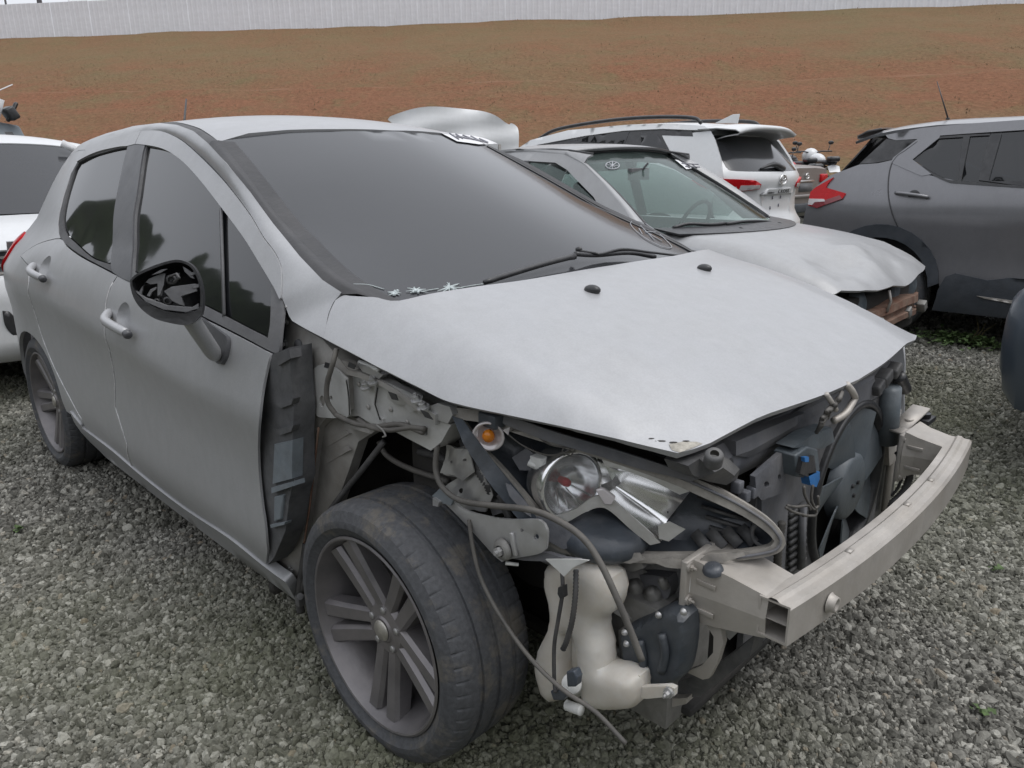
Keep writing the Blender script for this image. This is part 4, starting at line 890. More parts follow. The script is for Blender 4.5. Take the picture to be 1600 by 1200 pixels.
# ---- crash boxes, bumper beam
def beam_x(y): return .842+.040*(1-(y/.562)**2)
ZB, ZT, BT_ = .551, .629, .058
bm = thing_beam = MB(); ys = np.linspace(-.562, .562, 33); sec = lambda y: [(0, ZB), (0, ZB+.018), (.0, ZB+.024), (.0, ZT-.030), (.0, ZT-.006), (-.006, ZT), (-.020, ZT), (-.026, ZT+.005), (-.036, ZT+.005), (-.042, ZT), (-BT_, ZT), (-BT_, ZB)]
rows = [[np.array((beam_x(y)+dx, y, z)) for dx, z in sec(y)+[sec(y)[0]]] for y in ys]
bm.grid(rows)
beam = bm.build('bumper_beam', MT['alu'], HERO, auto=30)
inn = MB(); rows = [[np.array((beam_x(y)+dx, y, z)) for dx, z in ((-.004, ZB+.004), (-.004, ZT-.004), (-BT_+.004, ZT-.004), (-BT_+.004, ZB+.004), (-.004, ZB+.004))] for y in ys]
inn.grid(rows); 
for y in (-.562, .562):
    o_ = [(0, ZB), (0, ZT), (-BT_, ZT), (-BT_, ZB)]; i_ = [(-.004, ZB+.004), (-.004, ZT-.004), (-BT_+.004, ZT-.004), (-BT_+.004, ZB+.004)]
    V = [np.array((beam_x(y)+dx, y, z)) for dx, z in o_+i_]; inn.add(V, [(k, (k+1) % 4, 4+(k+1) % 4, 4+k) for k in range(4)])
inn.grid([[np.array((beam_x(y)+dx, y, (ZB+ZT)/2)) for dx in (-.004, -BT_+.004)] for y in ys])
inn.build('beam_inner_wall', MT['alu'], beam, smooth=False)
c = at(1298, 942, x=beam_x(-.42)+.002); MB().lathe([(.0005, .006), (.008, .006), (.010, .012), (.015, .012), (.017, .002), (.020, -.002)], c, (1, 0, 0), 24).build('tow_eye_socket', MT['alu'], beam)
for y in (-.30, .0, .18): MB().box((beam_x(y)-.03, y, ZT+.0055), (.012, .02, .003)).build('weld_tab', MT['alu'], beam)
for sy in (-1, 1):
    cb = MB(); y = .505*sy; rows = []; xf = .652 if sy < 0 else .705
    for x, hw, z0, z1 in ((xf, .062, .515, .650), (xf+.008, .060, .517, .648), (max(.73, xf+.03), .056, .530, .640), (.800, .052, .545, .628)):
        rows.append([np.array((x, y+a*hw, z)) for a, z in ((-1, z0), (-1.12, (z0+z1)/2), (-1, z1), (1, z1), (1.12, (z0+z1)/2), (1, z0), (-1, z0))])
    cb.grid(rows); cbo = cb.build('crash_box', MT['alu'], HERO, smooth=False)
    fl_ = MB(); fl_.box((xf-.007, y, .570), (.014, .17 if sy < 0 else .13, .165 if sy < 0 else .14)); fo = fl_.build('crash_box_flange', MT['alu'], cbo, bev=.003)
    for dy, dz in ((-.075, .07), (.075, .07), (-.075, -.07), (.075, -.07), (-.075, 0)): bolt((xf+.001, y+dy*(1 if sy < 0 else .75), .570+dz*(1 if sy < 0 else .8)), (1, 0, 0), .006, cbo, 'alu', L=.008)
    for dz in (-.04, .02): MB().box((xf+.03, y-.064*1, .59+dz), (.04, .004, .010)).build('weld_bead', MT['alu'], cbo, bev=.001)
PY('front_bracket', [(1098, 968), (1112, 964), (1126, 982), (1130, 1005), (1121, 1035), (1108, 1060), (1098, 1062), (1072, 1050), (1096, 1040), (1114, 1020), (1115, 995), (1106, 980)], -.55, MT['alu'], thick=.015, puff=.008, pw=.01)
PY('front_bracket', [(1110, 960), (1140, 955), (1165, 960), (1160, 980), (1140, 1000), (1125, 985)], -.50, MT['primer'], thick=.012)
MB().lathe([(.0005, .008), (.012, .008), (.018, .003), (.020, -.004)], at(1114, 889, y=-.56), (0, -.3, 1), 22).build('rubber_buffer', MT['lampdark'], HERO)
# far side bracket with its rubber puck
p = at(1412, 672, y=.50)
b_ = MB(); b_.bar(at(1402, 672, y=.50), at(1440, 636, y=.62), .05, .006); b_.bar(at(1402, 676, y=.47), at(1432, 664, y=.56), .05, .006); b_.build('far_bracket', MT['alu'], HERO)
MB().cyl(at(1421, 664, y=.55), at(1421, 655, y=.55), .012, 12).build('far_bracket_bolt', MT['alu'], HERO)
b_ = MB(); q = at(1442, 655, y=.62); b_.box(q, (.05, .07, .014)); b_.cyl(q+np.array([0, 0, .005]), q+np.array([0, 0, .02]), .02, 14); b_.build('far_rubber_puck', MT['black'], HERO, bev=.003)
wire('lower_hose', [(1402, 705, .50), (1414, 725, .50), (1422, 745, .50), (1412, 768, .48), (1395, 785, .45), (1390, 800, .45)], .011, 'hose', ribs=True, seg=10)
# ---- radiator, shroud, fan
XS = .640
fc = at(1334, 762, x=XS); FR = .228
def ypz(u, v, x=XS): p = at(u, v, x=x); return (p[1], p[2])
circ = [(fc[1]+FR*math.cos(a), fc[2]+FR*math.sin(a)) for a in np.linspace(0, 2*math.pi, 49)[:-1]]
sh_o = [(-.26, .24), (.56, .24), (.57, .80), (.45, .85), (-.16, .82), (-.26, .70)]
shroud = sheet('fan_shroud', np.array(sh_o), lambda a, b: np.stack([0*a+XS-.02, a, b], 1), MT['shroud'], HERO, holes=[np.array(circ)], step=.05, thick=.015, face=(1, 0, 0))
cx = np.array((XS-.02, fc[1], fc[2]))
MB().lathe([(FR+.012, -.05), (FR+.016, .010), (FR+.012, .016), (FR-.001, .016), (FR-.006, .010), (FR-.004, -.06)], cx, (1, 0, 0), 64).build('shroud_ring', MT['black'], shroud)
fan = bpy.data.objects.new('cooling_fan', None); fan.location = cx; fan.empty_display_size = .05; link(fan, HERO)
hub = MB(); hub.lathe([(.0005, .020), (.035, .021), (.082, .019), (.094, .012), (.098, -.02)], (0, 0, 0), (1, 0, 0), 40); hub.build('fan_hub', MT['fan'], fan)
for k in range(3):
    a = 2*math.pi*k/3+.5; hh_ = MB(); hh_.cyl((.019, .022*math.cos(a), .022*math.sin(a)), (.026, .022*math.cos(a), .022*math.sin(a)), .006, 10); hh_.build('hub_boss', MT['black'], fan)
bl = None
for k in range(7):
    if bl is None:
        rows = []
        for t in np.linspace(0, 1, 7):
            r_ = .092+(FR-.008-.092)*t; sw = .45*t-.2*t*t; rows.append([np.array((.012-.030*(j/4)+.004*math.sin(math.pi*j/4), r_*math.cos(sw+(j/4-.5)*(.74-.10*t)), r_*math.sin(sw+(j/4-.5)*(.74-.10*t)))) for j in range(5)])
        o = MB().grid(rows).build('fan_blade', MT['fan'], fan, thick=.004); bl = o.data
    else: o = bpy.data.objects.new('fan_blade', bl); link(o, fan)
    o.rotation_euler = (2*math.pi*k/7+.2, 0, 0)
b_ = MB(); b_.box((XS-.10, .12, .50), (.05, 1.06, .56)); b_.build('radiator', MT['grime'], HERO)
# condenser fins right of the lamp
cn = PX('condenser_tank', [(1190, 760), (1226, 735), (1232, 790), (1226, 890), (1205, 905), (1190, 880)], XS-.01, MT['dustgrey'], thick=.03)
for k in range(9):
    z = at(1240, 800+11*k, x=XS-.012); MB().box((z[0], z[1]+.02, z[2]), (.010, .09, .010)).build('condenser_fin', MT['blackdust'], cn)
MB().bar(at(1255, 790, x=XS), at(1252, 888, x=XS), .018, .012, up=(1, 0, 0)).build('condenser_post', MT['dustgrey'], cn)
P = [at(1222, 815, x=XS+.03), at(1216, 860, x=XS+.03), at(1214, 905, x=XS+.03)]; P = resample(catmull(P, 6), 34)
MB().tube(P, np.array([.010 if i % 2 else .0075 for i in range(len(P))]), 10).build('corrugated_pipe', MT['cable'], HERO)
# top panel under the bonnet lip, latch, plastics
tp_ = PX('radiator_top_panel', [(1078, 716), (1120, 697), (1190, 662), (1300, 610), (1395, 563), (1410, 575), (1402, 605), (1375, 622), (1340, 640), (1300, 662), (1262, 690), (1215, 700), (1190, 725), (1150, 745), (1100, 735)], XS-.03, MT['dustgrey'], thick=.12, step=.03, puff=.02, pw=.03)
PX('top_panel_face', [(1150, 690), (1258, 645), (1285, 652), (1262, 668), (1200, 700), (1170, 715), (1150, 712)], XS-.004, MT['dustgrey'], tp_, thick=.03, puff=.01, pw=.02)
PX('torn_grille_bracket', [(1180, 745), (1222, 708), (1226, 715), (1226, 760), (1218, 772), (1190, 782), (1182, 772)], XS+.03, MT['dustgrey'], HERO, thick=.012, holes=[circ_px(1198, 757, 4, 5), circ_px(1218, 746, 2.5, 5)], puff=.004, pw=.01)
PX('lamp_support', [(1075, 728), (1110, 706), (1140, 718), (1156, 733), (1152, 748), (1135, 758), (1105, 752), (1082, 742)], XS+.02, MT['blackdust'], HERO, thick=.05, puff=.02, pw=.02)
MB().lathe([(.008, .006), (.014, .006), (.017, 0), (.017, -.02)], at(1116, 712, x=XS+.05), (.3, -.4, .8), 20).build('lamp_bush', MT['blackdust'], HERO)
for u, v in ((1152, 760), (1163, 775), (1175, 768)): MB().box(at(u, v, x=XS+.02), (.02, .02, .025)).build('plastic_clip', MT['dustgrey'], HERO, bev=.003)
rb = PX('relay_box', [(1243, 712), (1262, 698), (1278, 702), (1282, 735), (1270, 748), (1246, 746)], XS+.06, MT['fan'], HERO, thick=.05, bev=.004)
PX('relay_cover', [(1255, 715), (1272, 712), (1276, 738), (1262, 745), (1250, 740)], XS+.07, MT['black'], rb, thick=.01)
PX('blue_connector', [(1257, 715), (1264, 714), (1264, 722), (1258, 722)], XS+.076, MT['blue'], rb, thick=.008)
PX('blue_connector', [(1263, 740), (1281, 737), (1281, 748), (1276, 761), (1267, 759)], XS+.07, MT['blue'], rb, thick=.02)
PX('relay_lid', [(1240, 700), (1268, 680), (1300, 668), (1304, 690), (1284, 702), (1262, 698)], XS+.05, MT['fan'], rb, thick=.04, puff=.006, pw=.01)
for pts in ([(1270, 758), (1268, 780), (1276, 800), (1274, 806), (1255, 806)], [(1256, 760), (1258, 775), (1270, 795), (1279, 790), (1278, 775)], [(1230, 790), (1245, 792), (1262, 790), (1266, 796)], [(1228, 793), (1240, 800), (1262, 806)]):
    MB().tube(catmull([at(u, v, x=XS+.075) for u, v in pts], 6), .0032, 6).build('thin_wire', MT['cable'], HERO)
for k in range(7):
    u = 1283+4*k+random.uniform(-3, 3); v = 668-7*k+random.uniform(-4, 4)
    MB().tube(catmull([at(u-6, v+10, x=XS+.065), at(u+random.uniform(-4, 4), v, x=XS+.09), at(u+8, v-12, x=XS+.07)], 4), .005, 6).build('knotted_wire', MT['cable'], HERO)
MB().tube(catmull([at(1322, 600, x=XS+.07), at(1332, 612, x=XS+.08), at(1336, 622, x=XS+.08), at(1322, 645, x=XS+.08), at(1302, 658, x=XS+.07)], 5), .008, 8).build('air_pipe', MT['alu'], HERO)
MB().tube(catmull([at(1290, 615, x=XS+.07), at(1300, 630, x=XS+.08), at(1306, 640, x=XS+.075)], 5), .006, 8).build('air_pipe', MT['alu'], HERO)
MB().tube([at(1391, 606, x=XS), at(1386, 690, x=XS)], .030, 18).build('receiver_drier', MT['fan'], HERO)
MB().tube([at(1402, 640, x=XS-.03), at(1382, 800, x=XS-.03)], .012, 8).build('side_post', MT['alu'], HERO)
for u, v, s in ((1395, 578, .04), (1404, 600, .035), (1378, 590, .045), (1368, 604, .04), (1410, 590, .02)): MB().box(at(u, v, x=XS-.01), (s, s*1.2, s*.8), Matrix.Rotation(.4, 3, 'X')).build('plastic_housing', MT['blackdust'], HERO, bev=.006)
b_ = MB(); b_.cyl(at(1405, 588, x=XS+.01), at(1414, 608, x=XS+.01), .018, 14); b_.build('latch_motor', MT['black'], HERO)
# ---- mirror
mirr = bpy.data.objects.new('side_mirror', None); link(mirr, HERO)
mp = on(320, 470, hside)+np.array([0, -.13, 0]); mn = np.array([-.35, -.85, .25]); mn = (CAM_P-mp); mn = mn/np.linalg.norm(mn)+np.array([-.12, -.22, -.02]); mn /= np.linalg.norm(mn)
mc = at(262, 455, y=-1.03); 
mo_ = [(203, 438), (204, 450), (210, 468), (222, 484), (240, 497), (260, 503.5), (285, 508), (300, 505), (313, 493), (317, 478), (316, 452), (309, 428), (298, 413), (280, 406), (262, 408), (235, 417), (213, 428)]
mi_ = [(206, 439), (208, 450), (216, 463), (232, 475), (255, 485), (285, 490), (304, 486), (313, 478), (312.5, 452), (306, 430), (296, 416), (280, 410), (262, 412), (236, 421), (215, 431)]
plate('mirror_housing', mo_, mc, mn, MT['black'], mirr, thick=.025, smooth_n=4, step=.012, puff=-.001, pw=.01, back=-60, holes=[catmull(mi_, 4, True)])
plate('mirror_back', mo_, mc-mn*.02, mn, MT['black'], mirr, thick=.006, smooth_n=4, step=.012, puff=-.075, pw=.05, back=-1)
for px, d in (([(222, 448), (232, 436), (250, 428), (258, 427), (256, 445), (250, 461), (246, 462), (246, 443), (224, 446), (221, 460), (216, 458)], .015), ([(256, 455), (268, 448), (306, 443), (308, 455), (283, 463), (288, 478), (280, 476), (268, 470), (262, 462)], .006),
              ([(212, 456), (230, 466), (262, 477), (300, 480), (310, 474), (311, 482), (290, 488), (255, 484), (228, 472)], .006), ([(229, 462), (235, 452), (244, 448), (244, 452), (238, 456), (234, 464)], .012), ([(247, 450), (255, 448), (253, 463), (246, 463)], .02), ([(206, 452), (214, 455), (222, 462), (216, 462)], .01), ([(262, 436), (270, 430), (281, 426), (279, 432), (270, 438), (266, 444)], .02)):
    plate('mirror_mechanism', px, mc-mn*d, mn, MT['mirrorgrey'], mirr, thick=.01, bev=.001)
for u, v, r_ in ((262, 470, .010), (268, 437, .012), (245, 471, .007)):
    MB().lathe([(r_*.6, .004), (r_, .004), (r_, -.02)], at_plane(u, v, mc-mn*.012, mn), mn, 18).build('mirror_boss', MT['black'], mirr)
wire('mirror_wire', [(266, 432, -1.02), (276, 428, -1.03), (280, 434, -1.03), (272, 440, -1.02)], .003, 'hose', mirr)
tri = catmull([(313, 492), (322, 497), (355, 520), (361, 530), (358, 555), (352, 567), (345, 566), (330, 548), (318, 520), (305, 505)], 3, True, 60)
sheet('mirror_base', np.array(S(*[tuple(q) for q in tri])), sfn(.012), MT['pillar'], mirr, step=.02, thick=.02)
p0 = on(348, 558, hside)+np.array([0, -.016, 0]); p3 = at(296, 496, y=-.985); p1 = p0*.67+p3*.33; p2 = p0*.33+p3*.67
MB().tube(catmull([p0, p1, p2, p3], 5), [.010, .017, .020]+[.0215]*13, 12).build('mirror_arm', MT['silver'], mirr)
# ---- wiper, marks and damage on the windscreen
def W3(u, v, off=.0): p = on(u, v, hws); return p+np.array([.35, 0, .9])*off
wip = MB(); wip.tube(catmull([W3(754, 452, .02), W3(800, 437, .02), W3(850, 424, .025), W3(893, 415, .03)], 5), [.006]+[.008]*14+[.010], 8)
wip.tube(catmull([W3(893, 414, .035), W3(930, 408, .02), W3(980, 404, .02), W3(1021, 408, .015)], 5), .007, 8); wipo = wip.build('wiper_blade', MT['black'], HERO)
wa = MB(); wa.tube(catmull([W3(900, 409, .035), W3(925, 410, .03), W3(935, 411, .03), W3(968, 403, .03), W3(1010, 405, .025), W3(1060, 406, .015)], 5), .004, 8); wa.ball(W3(899, 407, .035), (.011, .009, .009), 10); wa.build('wiper_arm', MT['black'], wipo)
st_ = [W3(u, v, .004) for u, v in ((690, 208.5), (762, 218), (787, 230), (760, 228), (716, 222.5))]
def onws(name, px, mat, parent, off=.004, step=.03):
    o2 = np.array([(q[1], q[2]) for q in (on(u, v, hws) for u, v in px)])
    return sheet(name, o2, lambda a, b: np.stack([HX(a, b)+off*.5, a, b+off], 1), mat, parent, step=step, face=(1, 0, 1))
stk = onws('windscreen_sticker', [(687, 208.5), (725, 212), (755, 217), (778, 226), (748, 227), (714, 222.5)], MT['paper'], windscreen)
for (a, b) in (((702, 211), (716, 220)), ((712, 212), (722, 219)), ((722, 213.5), (740, 221)), ((735, 215), (750, 223)), ((712, 216), (744, 221)), ((728, 218), (760, 225)), ((748, 219), (762, 225))):
    wire_ = [W3(*a, .007), W3((a[0]+b[0])/2, (a[1]+b[1])/2, .007), W3(*b, .007)]; MB().tube(wire_, .0035, 5).build('sticker_print', MT['ink'], stk)
mk_ = [W3(u, v, .003) for u, v in ((985, 349), (992, 346), (1008, 350), (1025, 362), (1040, 376), (1049, 386), (1046, 389), (1032, 386), (1012, 376), (996, 364), (987, 355))]
MB().tube(catmull(mk_, 5, True), .0014, 6, closed=True).build('marker_ring', MT['mark'], windscreen)
for pts in (((1000, 353), (1022, 376)), ((1026, 364), (1008, 363)), ((1008, 363), (1034, 378)), ((998, 358), (1003, 367))): MB().tube([W3(*pts[0], .003), W3(*pts[1], .003)], .0018, 5).build('marker_stroke', MT['mark'], windscreen)
for (u, v, n_, L) in ((617, 459, 9, 10), (651, 455, 9, 14), (702, 450, 14, 17)):
    g = random.Random(u); b_ = MB(); cpt = W3(u, v, .003)
    for k in range(n_):
        a = 2*math.pi*k/n_+g.uniform(-.3, .3); l = L*g.uniform(.5, 1.5); b_.tube([cpt, W3(u+l*.5*math.cos(a)+g.uniform(-1, 1), v+l*.22*math.sin(a), .003), W3(u+l*math.cos(a), min(v+l*.4*math.sin(a), 464-(u-617)*.06), .003)], [.003, .0018, .0006], 5)
    for k in range(7):
        du, dv = g.uniform(-6, 6), g.uniform(-4, 4); b_.ball(W3(u+du, v+dv, .003), g.uniform(.002, .0045), 6)
    b_.build('glass_crack', MT['crack'], windscreen, smooth=False)
for pts in (((552, 445), (575, 446), (600, 453)), ((720, 450), (745, 446), (760, 444)), ((660, 456), (685, 452))): MB().tube(catmull([W3(u, v, .002) for u, v in pts], 4), .0012, 5).build('glass_crack', MT['crack'], windscreen)
PHB = MB(); cow = [np.array((HX(y, 1.055)+.02, y, 1.05)) for y in np.linspace(-.68, .68, 13)]; cow2 = [p+np.array([.16, 0, -.03]) for p in cow]
PHB.grid([[a, b] for a, b in zip(cow, cow2)]).build('scuttle_panel', MT['black'], HERO, thick=.01)

# shade of slots and gaps laid on as black plates; small apron hardware
for px, y in (([(606, 612), (618, 616), (622, 626), (612, 624)], -.797), ([(656, 640), (668, 645), (676, 656), (664, 652)], -.80), ([(545, 566), (556, 571), (553, 577), (543, 573)], -.795), ([(508, 566), (516, 568), (514, 576), (506, 574)], -.80)):
    PY('slot_shade_plate', px, y, MT['black'], thick=.002)
for pts in ([(541, 594, -.7985), (545, 620, -.7985), (546, 648, -.7985)], [(590, 606, -.774), (586, 632, -.774), (594, 656, -.774)]): wire('panel_seam', pts, .0016, 'grime', rail)
for u, v in ((560, 600), (610, 640), (636, 660), (575, 636)): MB().lathe([(.0005, .002), (.0045, .002), (.006, 0)], at(u, v, y=-.768), Yn, 12).build('spot_weld', MT['silver_in'], rail)
PY('apron_edge', [(540, 577), (562, 582), (600, 598), (632, 618), (660, 642), (655, 646), (628, 624), (598, 605), (560, 590), (540, 585)], -.782, MT['silver_in'], thick=.03, puff=.004, pw=.006)
# chipped and dirty bonnet tip
for u, v, a_, b_r in ((1032, 689, 9, 1.3), (1052, 691, 7, 1.2), (1072, 689, 6, 1.1), (1018, 685, 5, .9)):
    q = [on(u+a_*math.cos(t), v+b_r*math.sin(t), lambda x, y, z: z-HZ(x, y)-.0015) for t in np.linspace(0, 2*math.pi, 9)[:-1]]
    MB().add(q, [tuple(range(8))]).build('paint_chip', MT['grime'], bonnet)
q = [on(u, v, lambda x, y, z: z-HZ(x, y)-.001) for u, v in ((1045, 694), (1066, 690), (1088, 690), (1098, 693), (1080, 701), (1062, 707), (1050, 703))]
MB().add(q, [tuple(range(len(q)))]).build('dirt_patch', MT['dirt'], bonnet)
for px, d in (([(222, 470), (232, 466), (244, 470), (240, 476), (228, 475)], .008), ([(285, 416), (298, 424), (304, 436), (298, 434), (288, 424)], .006), ([(300, 446), (311, 443), (311, 449), (301, 451)], .004), ([(296, 426), (306, 424), (307, 428), (297, 431)], .004), ([(236, 430), (252, 421), (262, 420), (250, 427)], .005)):
    plate('mirror_mechanism', px, mc-mn*d, mn, MT['mirrorgrey'], mirr, thick=.008, bev=.001)

# black printed border along the glass edges
yr_ = np.array(yr); yr_ = yr_[yr_[:, 1] > 1.05]
for sg in (1, -1):
    o2 = np.r_[yr_*np.array([-sg, 1]), (yr_+np.array([.035, -.004]))[::-1]*np.array([-sg, 1])]
    sheet('glass_border', o2, lambda a, b: np.stack([HX(a, b)+.002, a, b+.002], 1), MT['mould'], windscreen, step=.05, face=(1, 0, 1))

PX('radiator_side', [(1366, 650), (1404, 628), (1405, 690), (1396, 770), (1362, 838), (1366, 760), (1378, 700)], XS-.045, MT['black'], thick=.03)
PX('side_bracket', [(1388, 690), (1400, 684), (1400, 720), (1390, 728)], XS-.02, MT['alu'], thick=.02, bev=.002)
wire('thin_wire', [(1405, 720, .50), (1412, 735, .50), (1404, 760, .49), (1393, 775, .48)], .004, 'hose')
# ------------------------------------------------------------------ wheels
def make_wheel(c, side, parent, mat_rim, R_=.318, wd=.225, rr=.240, spin=0., spokes=True, steer=0, tread=True, seg=480):
    """side -1: outer face towards -y"""
    ax = np.array([math.sin(steer)*-side*0, side, 0.]); c = np.array(c, float); h = wd/2
    root = bpy.data.objects.new('wheel', None); root.location = c; root.empty_display_size = .1; link(root, parent)
    Z = np.zeros(3)
    prof = [(rr-.012, -h*.82), (rr+.02, -h*.98), (R_-.035, -h*1.02), (R_-.010, -h*.93), (R_-.003, -h*.75)]
    for g in (-.45, -.02, .42):
        prof += [(R_, h*(g-.06)), (R_-.006, h*(g-.05)), (R_-.006, h*(g+.05)), (R_, h*(g+.06))]
    prof += [(R_-.002, h*.70), (R_-.006, h*.82), (R_-.014, h*.93), (R_-.032, h*1.01), (R_-.036, h*1.03), (R_-.040, h*1.02), (rr+.042, h*1.03), (rr+.036, h*1.045), (rr+.026, h*1.045), (rr+.02, h*1.0), (rr+.006, h*.93), (rr-.012, h*.82)]
    b = MB(); b.lathe(prof, Z, ax, seg)
    if tread:
        m = len(prof); V = np.array(b.V).reshape(seg, m, 3)
        for k in range(seg):
            if k % 8 == 0:
                for i in (m-11, m-10, 3, 4):
                    p = V[k, i]; rad = p-ax*np.dot(p, ax); V[k, i] = p-rad/np.linalg.norm(rad)*.0032
        b.V = [tuple(p) for p in V.reshape(-1, 3)]
    b.build('tyre', MT['tyre'], root, auto=26 if tread else 50)
    rim = MB(); rim.lathe([(rr-.02, -h*.9), (rr-.035, -h*.3), (rr-.032, h*.2), (rr-.020, h*.60), (rr-.011, h*.82), (rr-.004, h*.90), (rr+.003, h*.95), (rr-.002, h*.975), (rr-.006, h*.96), (rr-.012, h*.82), (rr-.018, h*.66)], Z, ax, 72)
    rim.lathe([(.001, h*.66), (.030, h*.66), (.034, h*.62), (.060, h*.59), (.072, h*.50), (.078, h*.25), (.07, -.02)], Z, ax, 40)
    if spokes:
        e1 = np.array([0, 0, 1.]); e2 = np.cross(ax, e1)
        if side < 0: e2 = -e2
        e2 = np.array([1., 0, 0])
        for k in range(5):
            a0 = math.pi+spin+2*math.pi*k/5
            for s in (-1, 1):
                prev = None; secs = []
                for t in np.linspace(0, 1, 7):
                    r_ = .048+(rr-.018-.048)*t; spread = (.0225+.007*t+.006*t*t); wdt = .0205+.0045*t
                    ca = a0; rad = e1*math.cos(ca)+e2*math.sin(ca); tan = -e1*math.sin(ca)+e2*math.cos(ca)
                    zc = h*(.58+.05*math.sin(math.pi*t)+.24*t*t); p = rad*r_+tan*s*spread
                    top = ax*zc; bot = ax*(zc-.040-.012*(1-t))
                    secs.append([p+tan*wdt+bot, p+tan*wdt*.95+top-ax*.010, p+tan*wdt*.62+top, p-tan*wdt*.62+top, p-tan*wdt*.95+top-ax*.010, p-tan*wdt+bot])
                rim.grid(secs)
                V = rim.V[-42:]
    rim.build('rim', mat_rim, root, auto=24)
    if spokes:
        MB().lathe([(.0005, .0), (.024, 0), (.026, -.004)], ax*(h*.66+.006), ax, 28).build('centre_cap', MT['cap'], root)
        for k in range(5):
            a = spin+math.pi*.2*5+2*math.pi*(k+.5)/5; p = (np.array([0, 0, 1.])*math.cos(a)+np.array([1., 0, 0])*math.sin(a))*.050
            MB().cyl(p+ax*h*.54, p+ax*(h*.54+.010), .0095, 6).build('wheel_bolt', MT['steel'], root)
    br = MB(); br.lathe([(.02, .0), (.138, 0), (.138, -.022), (.02, -.022)], ax*(-.005), ax, 40); br.build('brake_disc', MT['cast'], root)
    bk = MB(); bk.lathe([(.001, -.045), (.195, -.045), (.200, -.060), (.001, -.060)], Z, ax, 40); bk.build('wheel_shade_disc', MT['grime'], root)  # dark disc added behind the spokes to give the shade between them
    cl_ = MB(); cl_.box(np.array([.135*.8, 0, .10])+ax*.012, (.06, .06, .11), Matrix.Rotation(-.7, 3, 'Y')); cl_.build('brake_caliper', MT['grime'], root, bev=.008)
    return root
wf = make_wheel((0, -.763, .318), -1, HERO, MT['alloy'])
wr = make_wheel((-2.608, -.763, .318), -1, HERO, MT['alloy'], spin=.12)
make_wheel((0, .763, .318), 1, HERO, MT['alloy'], tread=False, seg=60); make_wheel((-2.608, .763, .318), 1, HERO, MT['alloy'], tread=False, seg=60)
# ------------------------------------------------------------------ ground, bank, fence
BN = np.array([-.602, .799]); BT = np.array([.799, .602])
def GZ(x, y):
    t = np.asarray(y, float)-1.3
    return .028*np.where(t > 20, t, np.log1p(np.exp(np.clip(t*3, -30, 60)))/3)
def hnoise(x, y, seed=0):
    r = np.random.default_rng(seed); s = 0
    for k in range(5):
        f = .25*1.9**k; a, b, c = r.uniform(-1, 1, 2), r.uniform(0, 6.28), r.uniform(0, 6.28)
        th = r.uniform(0, 6.28)
        s = s+np.sin(f*(x*math.cos(th)+y*math.sin(th))+b)*np.sin(f*(-x*math.sin(th)+y*math.cos(th))+c)/1.6**k
    return s
def bank_h(s, t):
    n = hnoise(s, t, 3)
    z = np.interp(s, [0, 14, 17, 28.2, 28.9, 42.0, 43.5, 70, 300], [0, 0, .5, 4.42, 4.46, 8.93, 9.05, 9.3, 9.5])
    return z+(n*.10+.05*hnoise(s*3.1, t*3.1, 8))*np.clip((s-15)/6, 0, 1)*np.clip((43.5-s)/3, .3, 1)
def terr(s, t):
    x = BN[0]*s+BT[0]*t; y = BN[1]*s+BT[1]*t
    return x, y
# ground sheet
gx = np.r_[np.linspace(-160, -16, 30), np.linspace(-14, 14, 57), np.linspace(16, 160, 30)]
rows = [[(x, y, float(min(GZ(x, y), .62))) for x in gx] for y in gx]
tag(MB().grid(rows).build('ground', MT['ground']), 'grey gravel yard under the parked cars', kind='structure')
ss = np.r_[np.linspace(13.0, 17, 6), np.linspace(17.5, 28, 40), np.linspace(28.1, 29.1, 8), np.linspace(29.5, 42, 40), np.linspace(42.4, 48, 8), [60, 90, 160]]
tt = np.linspace(-110, 130, 320)
rows = []
for s in ss:
    x, y = terr(s, tt); z = bank_h(np.full_like(tt, s), tt)+(.0 if s > 14 else -.4)+.35
    z = bank_h(np.full_like(tt, s), tt)+.35*np.clip((24-s)/8, 0, 1)-(.4 if s < 14 else 0)
    rows.append(list(zip(x, y, z)))
tag(MB().grid([r_[::-1] for r_ in rows]).build('embankment', MT['bank']), 'tall reddish earth embankment with dry olive grass', kind='structure')
# unseen wooded rise behind the viewer, added to darken the side-glass reflections
hb = []
for a in np.linspace(R(183), R(410), 460):
    r0 = 75+3*math.sin(a*5); h = 22.5+1.3*math.sin(a*9)+.7*math.sin(a*31+1)+.5*math.sin(a*77)+.4*math.sin(a*190)
    h *= min(1, (a-R(183))/.12, (R(410)-a)/.12); hb.append([(1.3+(r0+d)*math.cos(a), -1.7+(r0+d)*math.sin(a), max(-.2, h*k)) for d, k in ((-8, 0), (-3, .45), (0, .8), (4, 1.), (30, 1.1))])
tag(MB().grid([r_[::-1] for r_ in hb]).build('reflection_hills', MT['trees']), 'unseen wooded rise behind the viewer, added to darken window reflections', kind='structure')
